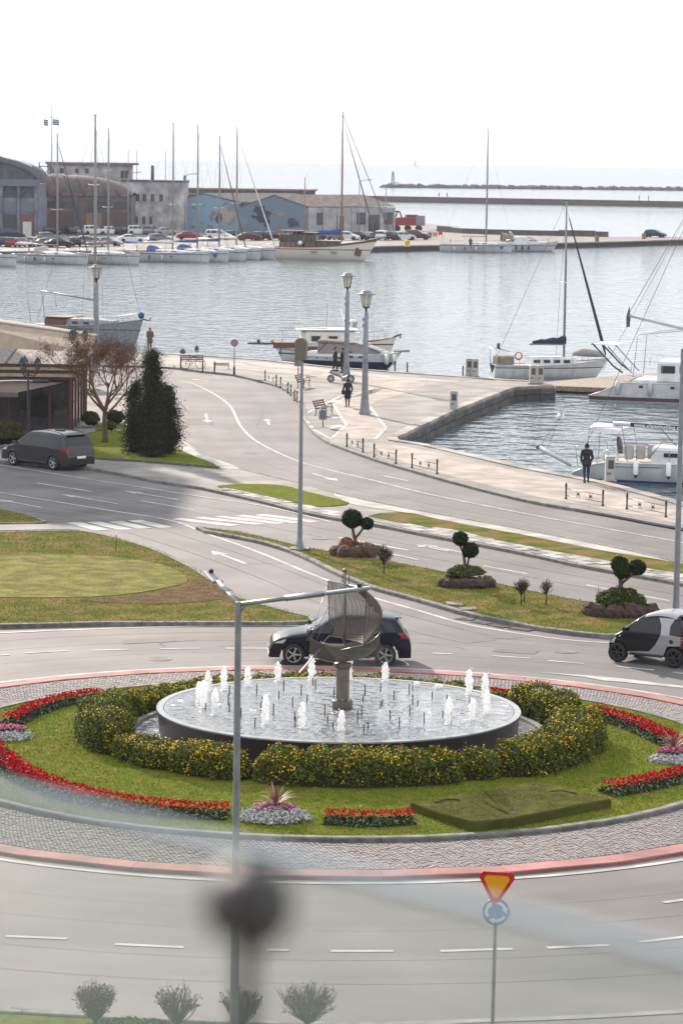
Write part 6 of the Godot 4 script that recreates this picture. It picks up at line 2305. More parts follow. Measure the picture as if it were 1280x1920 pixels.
	oq(st, Vector3(-8, 4.65, 0), Vector3(4.0, 3.1, 0), Vector3(3.0, 3.2, -2.4), Vector3(-8, 4.7, -2.4), Vector3(0, 1, 0))
	obj("rear_canvas", st, M.grey_cloth, at)
	for k in 9:
		var x := -7.5 + k * 1.4
		bar(at, "canvas_seam", [Vector3(x, 4.57 - (x + 8.0) * 0.125, 0.0), Vector3(x, 2.17 + (x + 8.0) * 0.004, 3.2)], 0.022, M.brown_cloth, 4)
	st = mb(true)
	tube(st, [Vector3(-8, 4.62, 0.05), Vector3(4.05, 3.1, 0.05)], 0.09, 8)
	obj("ridge_bar", st, M.cream, at)
	for x in [-4.0, 0.0, 3.9]:
		st = mb(true)
		tube(st, [Vector3(x, 0, 3.1), Vector3(x, 2.2, 3.1)], 0.05, 6)
		obj("post", st, M.dark_wood, at)
	st = mb()
	box(st, Vector3(-2, 1.0, -0.4), Vector3(11, 0.9, 0.1))
	obj("screen", st, M.white_dull, at)
	# white sloping chute roof and plants between them
	var ch := thing("white_hatch", "white sloping hatch lid on the restaurant's rear roof", "hatch", Vector3(-15.3, 3.4, -166))
	st = mb()
	box(st, Vector3(0, 0.35, 0), Vector3(1.5, 0.08, 0.8), 0.02, Basis(Vector3.BACK, 0.6))
	obj("lid", st, M.white, ch)
	st = mb()
	box(st, Vector3(-0.55, -0.05, 0), Vector3(0.4, 0.3, 0.8), 0.02)
	obj("frame", st, M.dark_grey, ch)
	for e in [[Vector3(-15.95, 0.2, -153.8), "black three armed lantern post before the restaurant roof", 3.35], [Vector3(-15.6, 0.13, -178), "black three armed lantern post at the end of the beige canopy", 3.5]]:
		var l := thing("lantern_post", e[1], "lantern post", e[0], 0.35, "black three armed lantern posts")
		var h: float = e[2]
		st = mb(true)
		lathe(st, [Vector2(0.12, 0), Vector2(0.06, 0.4), Vector2(0.05, h), Vector2(0, h + 0.1)], 8)
		obj("post", st, M.iron, l)
		for k in 3:
			var a := TAU * k / 3 + 0.4
			var d := Vector3(cos(a), 0, sin(a))
			st = mb(true)
			tube(st, [Vector3(0, h - 0.2, 0), d * 0.3 + Vector3(0, h - 0.28, 0), d * 0.48 + Vector3(0, h, 0)], 0.03, 5)
			obj("arm", st, M.iron, l)
			var ln := Node3D.new()
			put(ln, "lantern", l)
			ln.position = d * 0.48 + Vector3(0, h, 0)
			st = mb()
			lathe(st, [Vector2(0.07, 0), Vector2(0.17, 0.42)], 4)
			obj("glass", st, M.pane, ln)
			for j in 4:
				var b := TAU * j / 4
				st = mb()
				tube(st, [Vector3(cos(b) * 0.07, 0, sin(b) * 0.07), Vector3(cos(b) * 0.175, 0.42, sin(b) * 0.175)], 0.016, 4)
				obj("bar", st, M.iron, ln)
			st = mb()
			lathe(st, [Vector2(0.2, 0.42), Vector2(0.1, 0.62), Vector2(0.03, 0.68), Vector2(0.0, 0.76)], 8)
			obj("cap", st, M.iron, ln)
	# the apartment block left of the view, whose shadow lies across the road
	var bl := thing("apartment_block", "tall plain apartment block standing outside the left edge, shading the road", "building", Vector3(-37.0, 0, -180))
	st = mb()
	box(st, Vector3(0, 12, 0), Vector3(18, 24, 16), 0.05)
	obj("wall", st, M.facade_white, bl)
	st = mb()
	box(st, Vector3(0, 24.2, 0), Vector3(18.6, 0.4, 16.6), 0.04)
	obj("cornice", st, M.facade_grey, bl)
	for f in 6:
		for k in 4:
			st = mb()
			box(st, Vector3(-6.3 + k * 4.2, 3.4 + f * 3.6, 8.02), Vector3(1.6, 1.9, 0.08), 0.02)
			obj("window", st, M.dark_window, bl)

# ---------------------------------------------------------------- cars: a shell swept along the side view's top line, with panes and lamps laid on it
class Shell:
	var L: float
	var W: float
	var sill: float
	var belt: float
	var H: float
	var wheels: Array
	var wr: float
	var prof: Array
	var taper: float

	func bottom(x: float) -> float:
		var y := sill
		for xw in wheels:
			var ra := wr + 0.06
			if absf(x - xw) < ra:
				y = maxf(y, wr * 0.95 + sqrt(ra * ra - (x - xw) * (x - xw)))
		return y

	func half(x: float, y: float) -> float:
		var p := 1.0 - taper * pow(absf(x) / (L * 0.5), 5.0)
		var k := 1.0
		if y > belt:
			k = 1.0 - 0.23 * pow((y - belt) / (H - belt), 1.15)
		else:
			k = 1.0 - 0.06 * pow((belt - y) / (belt - 0.15), 2.0) - 0.015 * exp(-pow((y - belt * 0.78) / 0.05, 2.0))
		return W * 0.5 * p * k

	func top(x: float) -> float:
		for i in prof.size() - 1:
			var a: Vector2 = prof[i]
			var b: Vector2 = prof[i + 1]
			if x >= a.x and x <= b.x and b.x > a.x:
				return lerpf(a.y, b.y, (x - a.x) / (b.x - a.x))
		return prof[0].y

	func cap(i: int, a: float, off := 0.0) -> Vector3:
		var p: Vector2 = prof[i]
		var yb := minf(bottom(p.x), p.y - 0.03)
		var rc := minf(0.13, 0.4 * (p.y - yb))
		var hs := half(p.x, p.y - rc)
		var t: Vector2 = prof[mini(i + 1, prof.size() - 1)] - prof[maxi(i - 1, 0)]
		var n := Vector2(-t.y, t.x).normalized()
		var c := cos(a)
		return Vector3(p.x + n.x * off, p.y - rc + rc * pow(sin(a), 0.8) + n.y * off, signf(c) * (hs * pow(absf(c), 0.42) + off * 0.5))

	func near(q: Vector2) -> int:
		var best := 0
		for i in prof.size():
			if prof[i].distance_to(q) < prof[best].distance_to(q):
				best = i
		return best


func shell(d: Dictionary, step: float) -> Shell:
	var s := Shell.new()
	s.L = d.L
	s.W = d.W
	s.H = d.H
	s.sill = d.sill
	s.belt = d.belt
	s.wheels = d.wheels
	s.wr = d.wr
	s.taper = d.get("taper", 0.16)
	s.prof = resample(curve(d.prof, 6), step)
	return s


func shell_body(s: Shell) -> SurfaceTool:
	var st := mb(true)
	var rings := []
	for i in s.prof.size():
		var p: Vector2 = s.prof[i]
		var yb := minf(s.bottom(p.x), p.y - 0.03)
		var rc := minf(0.13, 0.4 * (p.y - yb))
		var right := []
		var ys := p.y - rc
		for k in 8:
			var y := lerpf(yb, ys, k / 7.0)
			right.append(Vector3(p.x, y, s.half(p.x, y)))
		for k in range(1, 6):
			right.append(s.cap(i, PI * 0.5 * k / 5.0))
		var ring := right.duplicate()
		for k in range(right.size() - 2, -1, -1):
			ring.append(right[k] * Vector3(1, 1, -1))
		rings.append(ring)
	loft(st, rings, false, false)
	# close both ends
	for e in [rings[0], rings[-1]]:
		var m := Vector3.ZERO
		for q in e:
			m += q / e.size()
		for k in e.size() - 1:
			ot(st, m, e[k], e[k + 1], Vector3(signf(m.x), 0, 0))
	return st


# rows: [y, x0, x1] from the bottom up, laid on the side (sg = +1 right of travel ... the side towards +z)
func side_patch(s: Shell, rows: Array, sg: float, off := 0.006, cols := 6) -> SurfaceTool:
	var st := mb(true)
	var grid := []
	for r in rows.size() - 1:
		var n := 3
		for j in n + (1 if r == rows.size() - 2 else 0):
			var v := float(j) / n
			var line := []
			var y := lerpf(rows[r][0], rows[r + 1][0], v)
			for c in cols + 1:
				var u := float(c) / cols
				var x := lerpf(lerpf(rows[r][1], rows[r + 1][1], v), lerpf(rows[r][2], rows[r + 1][2], v), u)
				var yy := minf(y, s.top(x) - 0.1)
				line.append(Vector3(x, yy, sg * (s.half(x, yy) + off)))
			grid.append(line)
	for i in grid.size() - 1:
		for c in cols:
			oq(st, grid[i][c], grid[i][c + 1], grid[i + 1][c + 1], grid[i + 1][c], Vector3(0, 0, sg))
	return st


func top_patch(s: Shell, from: Vector2, to: Vector2, a0: float, a1: float, off := 0.007, n := 8) -> SurfaceTool:
	var st := mb(true)
	var i0 := s.near(from)
	var i1 := s.near(to)
	if i0 > i1:
		var t := i0
		i0 = i1
		i1 = t
	for i in range(i0, i1):
		for k in n:
			var b0 := lerpf(a0, a1, float(k) / n)
			var b1 := lerpf(a0, a1, float(k + 1) / n)
			var q := [s.cap(i, b0, off), s.cap(i, b1, off), s.cap(i + 1, b1, off), s.cap(i + 1, b0, off)]
			oq(st, q[0], q[1], q[2], q[3], Vector3(s.prof[i].x * 0.3, 1, 0))
	return st


const HATCH := {"L": 4.3, "W": 1.78, "H": 1.53, "sill": 0.24, "belt": 0.97, "wr": 0.335, "wheels": [-1.36, 1.4]}


func hatch_def() -> Dictionary:
	var d := HATCH.duplicate()
	d.prof = [Vector2(-2.12, 0.32), Vector2(-2.15, 0.6), Vector2(-2.1, 0.88), Vector2(-1.98, 1.02), Vector2(-1.72, 1.4), Vector2(-1.5, 1.47), Vector2(-0.5, 1.53), Vector2(0.15, 1.48), Vector2(0.75, 1.17), Vector2(1.02, 1.03), Vector2(1.6, 0.92), Vector2(1.98, 0.78), Vector2(2.1, 0.62), Vector2(2.15, 0.42), Vector2(2.1, 0.3)]
	d.windows = [[[1.0, -0.28, 0.78], [1.2, -0.26, 0.56], [1.4, -0.22, 0.18]], [[1.0, -1.28, -0.36], [1.2, -1.22, -0.34], [1.4, -1.1, -0.3]], [[1.06, -1.66, -1.38], [1.2, -1.62, -1.32], [1.36, -1.46, -1.2]]]
	d.screen = [Vector2(0.22, 1.45), Vector2(0.98, 1.05)]
	d.back = [Vector2(-1.96, 1.05), Vector2(-1.72, 1.39)]
	d.head = [[0.68, 1.72, 2.04], [0.8, 1.62, 1.96]]
	d.tail = [[0.84, -2.08, -1.86], [1.02, -1.98, -1.74]]
	d.tail_top = [Vector2(-2.11, 0.84), Vector2(-2.0, 1.0)]
	d.door = [[[0.36, -0.3, 0.95], [0.95, -0.3, 0.95]], [[0.36, -1.0, -0.34], [0.95, -1.3, -0.34]]]
	return d


func mpv_def() -> Dictionary:
	var d := {"L": 4.75, "W": 1.9, "H": 1.74, "sill": 0.26, "belt": 1.03, "wr": 0.34, "wheels": [-1.42, 1.42], "taper": 0.12}
	d.prof = [Vector2(-2.34, 0.34), Vector2(-2.37, 0.62), Vector2(-2.33, 0.95), Vector2(-2.24, 1.15), Vector2(-2.05, 1.6), Vector2(-1.86, 1.7), Vector2(-0.6, 1.75), Vector2(0.35, 1.69), Vector2(0.95, 1.36), Vector2(1.38, 1.1), Vector2(1.9, 0.97), Vector2(2.24, 0.8), Vector2(2.35, 0.55), Vector2(2.34, 0.32)]
	d.windows = [[[1.08, -0.1, 1.05], [1.3, -0.1, 0.78], [1.58, -0.1, 0.38]], [[1.08, -1.15, -0.18], [1.3, -1.15, -0.18], [1.58, -1.1, -0.18]], [[1.08, -2.02, -1.24], [1.3, -1.96, -1.24], [1.56, -1.82, -1.2]]]
	d.screen = [Vector2(0.45, 1.65), Vector2(1.3, 1.14)]
	d.back = [Vector2(-2.23, 1.17), Vector2(-2.04, 1.61)]
	d.head = [[0.72, 1.9, 2.24], [0.9, 1.76, 2.1]]
	d.tail = [[0.84, -2.3, -1.95], [1.06, -2.26, -2.08]]
	d.tail_top = [Vector2(-2.34, 0.86), Vector2(-2.27, 1.06)]
	d.door = [[[0.36, -0.14, 1.15], [1.03, -0.14, 1.15]], [[0.36, -1.0, -0.2], [1.03, -1.2, -0.2]]]
	return d


func tiny_def() -> Dictionary:
	var d := {"L": 2.5, "W": 1.52, "H": 1.55, "sill": 0.26, "belt": 0.93, "wr": 0.29, "wheels": [-0.86, 0.95], "taper": 0.1}
	d.prof = [Vector2(-1.2, 0.34), Vector2(-1.24, 0.55), Vector2(-1.22, 0.85), Vector2(-1.14, 1.1), Vector2(-0.98, 1.42), Vector2(-0.8, 1.53), Vector2(-0.3, 1.56), Vector2(0.15, 1.46), Vector2(0.55, 1.2), Vector2(0.84, 0.96), Vector2(1.08, 0.8), Vector2(1.21, 0.62), Vector2(1.24, 0.45), Vector2(1.2, 0.32)]
	d.windows = [[[0.97, -0.38, 0.66], [1.15, -0.4, 0.5], [1.36, -0.38, 0.14]], [[0.96, -1.08, -0.72], [1.12, -1.05, -0.72], [1.36, -0.96, -0.72]]]
	d.screen = [Vector2(0.12, 1.47), Vector2(0.78, 1.02)]
	d.back = [Vector2(-1.18, 1.0), Vector2(-0.98, 1.43)]
	d.head = [[0.56, 1.06, 1.2], [0.74, 0.98, 1.12]]
	d.tail = [[0.6, -1.2, -1.1], [0.86, -1.19, -1.1]]
	d.tail_top = [Vector2(-1.23, 0.6), Vector2(-1.22, 0.84)]
	d.door = [[[0.42, -0.12, 0.55], [0.62, -0.3, 0.62], [0.92, -0.4, 0.72]]]
	return d


func sedan_def() -> Dictionary:
	var d := hatch_def()
	d.L = 4.5
	d.prof = [Vector2(-2.22, 0.35), Vector2(-2.25, 0.65), Vector2(-2.2, 0.92), Vector2(-1.75, 1.02), Vector2(-1.2, 1.33), Vector2(-0.6, 1.44), Vector2(0.0, 1.43), Vector2(0.6, 1.17), Vector2(0.95, 1.0), Vector2(1.6, 0.9), Vector2(2.08, 0.76), Vector2(2.24, 0.55), Vector2(2.22, 0.34)]
	d.H = 1.44
	d.back = [Vector2(-1.7, 1.04), Vector2(-1.2, 1.32)]
	d.screen = [Vector2(0.08, 1.4), Vector2(0.9, 1.02)]
	d.windows = [[[0.99, -0.2, 0.72], [1.15, -0.2, 0.48], [1.33, -0.18, 0.12]], [[0.99, -1.3, -0.28], [1.15, -1.22, -0.26], [1.3, -0.98, -0.25]]]
	return d


func suv_def() -> Dictionary:
	var d := mpv_def()
	d.H = 1.72
	d.prof = [Vector2(-2.2, 0.38), Vector2(-2.24, 0.7), Vector2(-2.2, 1.0), Vector2(-2.12, 1.2), Vector2(-1.95, 1.58), Vector2(-1.7, 1.68), Vector2(-0.6, 1.73), Vector2(0.15, 1.67), Vector2(0.7, 1.32), Vector2(0.98, 1.14), Vector2(1.75, 1.04), Vector2(2.1, 0.9), Vector2(2.22, 0.6), Vector2(2.2, 0.36)]
	d.screen = [Vector2(0.22, 1.63), Vector2(0.92, 1.18)]
	d.windows = [[[1.1, -0.1, 0.72], [1.3, -0.1, 0.54], [1.56, -0.1, 0.2]], [[1.1, -1.1, -0.18], [1.3, -1.1, -0.18], [1.56, -1.06, -0.18]], [[1.1, -1.9, -1.2], [1.3, -1.86, -1.2], [1.54, -1.72, -1.18]]]
	return d


func car(label: String, d: Dictionary, body: Material, at: Vector3, turn: float, near: bool, group := "", spokes := 5, rimm: Material = null) -> Node3D:
	var o := thing("parked_car" if not near else "car", label, "car", at, turn, group)
	var s := shell(d, 0.06 if near else 0.16)
	obj("body", shell_body(s), body, o)
	var st := mb()
	box(st, Vector3(0, (d.sill + 0.55) * 0.5, 0), Vector3(d.L * 0.74, 0.55 - d.sill, d.W * 0.72))
	obj("underbody", st, M.black, o)
	for w in d.windows:
		for sg in [-1.0, 1.0]:
			obj("side_window", side_patch(s, w, sg), M.car_glass if near else M.dark_window, o)
	obj("windscreen", top_patch(s, d.screen[0], d.screen[1], 0.3, PI - 0.3, 0.008), M.car_glass if near else M.dark_window, o)
	obj("rear_window", top_patch(s, d.back[0], d.back[1], 0.32, PI - 0.32, 0.008), M.car_glass if near else M.dark_window, o)
	for x in d.wheels:
		for sg in [-1.0, 1.0]:
			if near:
				var w := wheel_parts(o, Vector3(x, d.wr, sg * (d.W * 0.5 - 0.12)), d.wr, 0.105, spokes, rimm if rimm else M.alloy)
				if sg < 0:
					w.rotation.y = PI
			else:
				st = mb()
				lathe(st, [Vector2(0, -0.1), Vector2(d.wr, -0.1), Vector2(d.wr, 0.1), Vector2(d.wr * 0.6, 0.11), Vector2(0, 0.09)], 12, Vector3.ZERO, Basis(Vector3.RIGHT, PI / 2 * sg))
				obj("wheel", st, M.rubber, o).position = Vector3(x, d.wr, sg * (d.W * 0.5 - 0.12))
	for sg in [-1.0, 1.0]:
		obj("headlight", side_patch(s, d.head, sg, 0.008), M.lens_clear, o)
		obj("tail_light", side_patch(s, d.tail, sg, 0.008), M.tail_red, o)
		if near:
			obj("tail_light", top_patch(s, d.tail_top[0], d.tail_top[1], 0.02 if sg > 0 else PI - 0.5, 0.5 if sg > 0 else PI - 0.02, 0.008), M.tail_red, o)
	if not near:
		return o
	for dr in d.door:
		for sg in [-1.0, 1.0]:
			var door := obj("door", side_patch(s, dr, sg, 0.004), body, o)
			var y: float = d.belt - 0.1
			var x: float = dr[-1][1] + 0.14
			st = mb()
			box(st, Vector3(x, y, sg * (s.half(x, y) + 0.02)), Vector3(0.18, 0.03, 0.03), 0.01)
			obj("handle", st, body, door)
	for sg in [-1.0, 1.0]:
		var x: float = d.screen[1].x - 0.1
		st = mb()
		box(st, Vector3(x, d.belt + 0.1, sg * (s.half(x, d.belt) + 0.09)), Vector3(0.12, 0.13, 0.2), 0.045)
		obj("mirror", st, body, o)
		st = mb()
		box(st, Vector3(0, d.sill + 0.05, sg * (s.half(0, d.sill + 0.05) + 0.012)), Vector3(d.L * 0.42, 0.07, 0.03), 0.012)
		obj("sill_trim", st, M.black, o)
	st = mb()
	box(st, Vector3(-d.L * 0.5 + 0.0, 0.62 if d.L > 3 else 0.5, 0), Vector3(0.03, 0.11, 0.52), 0.006)
	obj("number_plate", st, M.sign_white, o)
	st = mb()
	box(st, Vector3(d.L * 0.5 - 0.01, 0.45, 0), Vector3(0.03, 0.14, d.W * 0.5), 0.01)
	obj("grille", st, M.black, o)
	st = mb()
	box(st, Vector3(d.L * 0.5 - 0.02, 0.3, 0), Vector3(0.06, 0.06, d.W * 0.66), 0.02)
	obj("bumper_trim", st, M.alloy if d.L > 4.2 and d.L < 4.4 else M.black, o)
	for k in [-1, 1]:
		st = mb(true)
		var i0 := s.near(d.screen[1])
		tube(st, [s.cap(i0 - 1, PI / 2 - 0.25 * k, 0.016), s.cap(maxi(i0 - 7, 0), PI / 2 - 0.55 * k, 0.016)], 0.009, 4)
		obj("wiper", st, M.black, o)
	st = mb()
	var ri := s.near(Vector2(d.back[1].x, d.back[1].y + 0.06))
	box(st, s.cap(ri, PI / 2, 0.0) + Vector3(-0.06, -0.0, 0), Vector3(0.22, 0.03, d.W * 0.6), 0.012)
	obj("spoiler", st, body, o)
	# seats seen through the glass
	for x in [-0.35, 0.45] if d.L > 3 else [-0.2]:
		for z in [-0.36, 0.36]:
			st = mb()
			box(st, Vector3(x - 0.25, 0.95, z), Vector3(0.16, 0.62, 0.44), 0.06, Basis(Vector3.BACK, 0.25))
			obj("seat", st, M.dark_grey, o)
	return o


func near_cars():
	var f := Vector2(-1.39, -86.1)
	var r := Vector2(1.36, -86.23)
	var mid := (f + r) * 0.5 + Vector2(0.0, -0.78)
	var polo := car("dark blue hatchback driving round behind the fountain, half hidden by the sculpture", hatch_def(), M.car_blue, xz(mid, 0.0), heading(Vector2(-1, 0.04)), true)
	polo.scale = Vector3.ONE * 0.95
	var st := mb(true)
	tube(st, [Vector3(-1.2, 1.5, 0), Vector3(-1.35, 1.62, 0)], [0.012, 0.006], 5)
	obj("aerial", st, M.black, polo)
	# grey people carrier at the kerb
	f = Vector2(-15.31, -141.37)
	r = Vector2(-13.26, -139.22)
	var dir := Vector2(-0.72, -0.69)
	var n := Vector2(0.69, -0.72)
	var mpv := car("dark grey people carrier pulled up at the kerb below the restaurant", mpv_def(), M.car_grey, xz((f + r) * 0.5 + n * 0.85, 0.0), heading(dir), true)
	var s := shell(mpv_def(), 0.06)
	for sg in [-1.0, 1.0]:
		st = mb(true)
		var rail := []
		for k in 9:
			var x := lerpf(-1.8, 0.2, k / 8.0)
			rail.append(Vector3(x, s.top(x) - 0.015 + 0.05 * sin(PI * k / 8.0), sg * 0.62))
		tube(st, rail, 0.018, 6)
		obj("roof_rail", st, M.black, mpv)
	obj("roof_panel", top_patch(s, Vector2(-1.75, 1.71), Vector2(0.2, 1.71), 0.5, PI - 0.5, 0.004), M.car_silver, mpv)
	for k in 3:
		st = mb()
		box(st, Vector3(-0.9 + k * 0.1, 1.78, 0.1 * k), Vector3(0.5, 0.05, 0.3), 0.02)
		if k == 0:
			obj("aerial_fin", st, M.black, mpv)
	# tiny two seater
	f = Vector2(8.34, -87.57)
	r = Vector2(9.47, -86.55)
	dir = (f - r).normalized()
	dir = (dir + Vector2(-0.35, 0.0)).normalized()
	n = Vector2(-dir.y, dir.x)
	if n.y > 0:
		n = -n
	var td := tiny_def()
	var tiny := car("small black and silver two seat car entering the roundabout at the right edge", td, M.car_black, xz((f + r) * 0.5 + n * 0.68, 0.0), heading(dir), true, "", 6, M.black)
	s = shell(td, 0.06)
	for sg in [-1.0, 1.0]:
		obj("pillar_panel", side_patch(s, [[0.3, -0.5, 0.62], [0.36, -0.55, 0.6], [0.42, -0.58, -0.08], [0.62, -0.66, -0.28], [0.66, -1.14, -0.3], [0.92, -1.16, -0.44], [0.95, -0.72, -0.45], [1.2, -0.72, -0.44], [1.42, -0.84, -0.34]], sg, 0.009, 8), M.car_silver, tiny)
		obj("screen_pillar", side_patch(s, [[0.88, 0.83, 0.92], [1.15, 0.5, 0.62], [1.3, 0.26, 0.4], [1.42, 0.04, 0.2], [1.47, -0.3, 0.06]], sg, 0.009), M.car_silver, tiny)
		for k in 3:
			st = mb()
			lathe(st, [Vector2(0.0, 0.02), Vector2(0.036, 0.016), Vector2(0.042, 0.0)], 14, Vector3(-1.1, 0.7 + k * 0.09, sg * (s.half(-1.1, 0.8) + 0.008)), Basis(Vector3.RIGHT, PI / 2 * sg))
			obj("tail_light", st, M.tail_red if k else M.black, tiny)
		st = mb()
		lathe(st, [Vector2(0.0, 0.012), Vector2(0.06, 0.008), Vector2(0.065, 0.0)], 16, Vector3(-0.78, 0.76, sg * (s.half(-0.78, 0.76) + 0.01)), Basis(Vector3.RIGHT, PI / 2 * sg))
		obj("filler_cap", st, M.black, tiny)
		st = mb()
		lathe(st, [Vector2(0.0, 0.02), Vector2(0.02, 0.015), Vector2(0.03, 0.0)], 10, Vector3(0.86, 0.78, sg * (s.half(0.86, 0.78) + 0.008)), Basis(Vector3.RIGHT, PI / 2 * sg))
		obj("indicator", st, M.lens_clear, tiny)
	obj("roof_panel", top_patch(s, Vector2(-0.9, 1.48), Vector2(0.1, 1.48), 0.15, PI - 0.15, 0.006), M.car_silver, tiny)
	st = mb(true)
	tube(st, [Vector3(0.1, 0.98, 0.34), Vector3(0.32, 1.0, 0.34)], [0.19, 0.17], 14)
	obj("steering_wheel", st, M.dark_grey, tiny)


func far_cars():
	var g := "cars parked on the far quay"
	var kinds := {"h": hatch_def(), "s": sedan_def(), "u": suv_def(), "m": mpv_def()}
	var cols := {"w": "car_white", "k": "car_black", "g": "car_mid", "n": "car_navy", "r": "car_red", "d": "car_darkred", "v": "car_silver"}
	var words := {"w": "white", "k": "black", "g": "grey", "n": "navy blue", "r": "red", "d": "dark red", "v": "silver"}
	var kw := {"h": "hatchback", "s": "saloon", "u": "off-roader", "m": "people carrier"}
	# each: x, y of its ground point in the photograph's frame turned to metres below; kind, colour, heading, where
	var rows := [
		[Vector3(-52.37, 0.1, -539.61), "s", "k", 0.3, "alone before the brown brick warehouse, nearest the white door"],
		[Vector3(-49.22, 0.1, -541.34), "h", "k", 2.2, "right of the lone saloon before the brown warehouse"],
		[Vector3(-47.51, 0.1, -542.28), "h", "g", 1.9, "before the ochre warehouse gate"],
		[Vector3(-45.08, 0.1, -547.37), "u", "w", 0.4, "right of the ochre warehouse gate, pale and tall"],
		[Vector3(-42.15, 0.1, -548.99), "h", "w", 0.6, "between pale off-roader and the warehouse's right corner"],
		[Vector3(-40.03, 0.1, -550.17), "h", "k", 1.2, "at the right corner of the brown warehouse"],
		[Vector3(-37.52, 0.1, -551.55), "u", "w", 0.35, "before the white office block, leftmost there"],
		[Vector3(-35.29, 0.1, -552.79), "m", "g", 1.4, "before the middle of the white office block"],
		[Vector3(-32.54, 0.1, -550.49), "s", "v", 0.5, "before the right corner of the white office block"],
		[Vector3(-56.4, 0.1, -516.11), "u", "n", 0.25, "open backed look, second row, below the blue grey warehouse"],
		[Vector3(-52.67, 0.1, -471.37), "h", "n", 1.5, "front row, at the far left behind the leftmost yacht's bow"],
		[Vector3(-51.12, 0.1, -469.29), "h", "r", 1.5, "front row, only bright red car of the left end"],
		[Vector3(-49.71, 0.1, -469.97), "s", "d", 1.4, "front row, right of the bright red one"],
		[Vector3(-48.42, 0.1, -473.41), "h", "v", 1.3, "front row, pale one above the second yacht's stern"],
		[Vector3(-48.86, 0.1, -503.46), "h", "g", 0.3, "second row, left of the second yacht's mast"],
		[Vector3(-45.94, 0.1, -471.76), "s", "g", 0.2, "front row, longest one left of the second yacht's mast"],
		[Vector3(-43.95, 0.1, -469.9), "s", "k", 0.3, "front row, directly behind the second yacht's mast"],
		[Vector3(-42.15, 0.1, -476.42), "h", "k", 1.7, "front row, first right of the second yacht's mast"],
		[Vector3(-40.63, 0.1, -477.15), "m", "g", 1.6, "front row, facing the water near the dark forestay"],
		[Vector3(-39.02, 0.1, -477.92), "h", "g", 1.5, "front row, left of the tall nearer mast"],
		[Vector3(-37.3, 0.1, -481.64), "s", "v", -0.3, "front row, sloping bonnet right of the tall nearer mast"],
		[Vector3(-35.12, 0.1, -500.87), "s", "w", 0.2, "second row, white one left of the blue sail cover"],
		[Vector3(-30.53, 0.1, -503.17), "h", "g", 0.4, "second row, behind the blue sail cover"],
		[Vector3(-26.8, 0.1, -524.79), "s", "r", 0.2, "low red one before the blue mural shed"],
		[Vector3(-21.86, 0.1, -527.36), "m", "w", -0.2, "white van shape between the two mural gables"],
		[Vector3(-19.45, 0.1, -532.08), "h", "k", 0.8, "right of the white van shape below the mural"],
		[Vector3(-16.39, 0.1, -523.39), "s", "d", 0.4, "below the second mural gable, left of a row"],
		[Vector3(-14.68, 0.1, -527.66), "h", "n", 0.9, "below the second mural gable, middle of a row"],
		[Vector3(-12.85, 0.1, -528.6), "h", "k", 1.0, "below the second mural gable, beside the wooden ketch's stern"],
		[Vector3(-4.2, 0.1, -533.07), "h", "n", 1.2, "behind the wooden ketch's deck, left of its main mast"],
		[Vector3(-2.34, 0.1, -534.04), "s", "g", 0.8, "behind the wooden ketch, just left of its main mast"],
		[Vector3(0.46, 0.1, -535.48), "h", "w", -0.4, "right of the wooden ketch's main mast, white"],
		[Vector3(2.9, 0.1, -536.75), "h", "k", -0.6, "between the white hatchback and white van by the ketch's bow"],
		[Vector3(4.4, 0.1, -537.53), "s", "v", 0.9, "silver front peeping behind the ketch's bow"],
		[Vector3(6.48, 0.1, -538.6), "m", "w", 1.35, "white boxy van above the ketch's bowsprit"],
		[Vector3(8.38, 0.1, -539.58), "h", "k", 1.1, "between white van and white hatchback under the red truck"],
		[Vector3(10.29, 0.1, -540.57), "h", "w", 0.3, "white, below the red crane truck"],
		[Vector3(12.95, 0.1, -545.48), "u", "d", -0.2, "dark red, last before the open mole"],
		[Vector3(59.25, 0.1, -584.82), "h", "n", -0.5, "alone near the tip of the mole"],
	]
	var protos := {}
	for r in rows:
		var label: String = "%s %s %s" % [words[r[2]], kw[r[1]], r[4]]
		var o: Node3D
		if not protos.has(r[1]):
			o = car(label, kinds[r[1]], M[cols[r[2]]], r[0], r[3], false, g)
			protos[r[1]] = o
		else:
			o = dup(protos[r[1]], label, r[0], r[3])
			for c in o.get_children():
				if String(c.name) == "body":
					c.material_override = M[cols[r[2]]]

# ---------------------------------------------------------------- boats
func hull_rings(L: float, B: float, fs: float, fb: float, tr := 0.72, full := 2.2, draft := 0.5, rake := 0.5, n := 20, k := 13) -> Array:
	var rings := []
	for i in n + 1:
		var t := float(i) / n
		var h := B * 0.5 * (tr + (1.0 - tr) * sin(PI * 0.5 * minf(t / 0.5, 1.0))) * (1.0 - pow(maxf(0.0, (t - 0.4) / 0.6), full)) + 0.012
		var sheer := lerpf(fs, fb, t * t) - 0.06 * sin(PI * t) * fb
		var ring := []
		for j in k:
			var u := (j - (k - 1) * 0.5) / ((k - 1) * 0.5)
			var a := absf(u)
			ring.append(Vector3(lerpf(-L / 2, L / 2, t) - rake * (1.0 - a) * pow(t, 5.0), lerpf(-draft * (1.0 - 0.5 * t), sheer, pow(a, 1.25)), signf(u) * h * pow(a, 0.36)))
		rings.append(ring)
	return rings


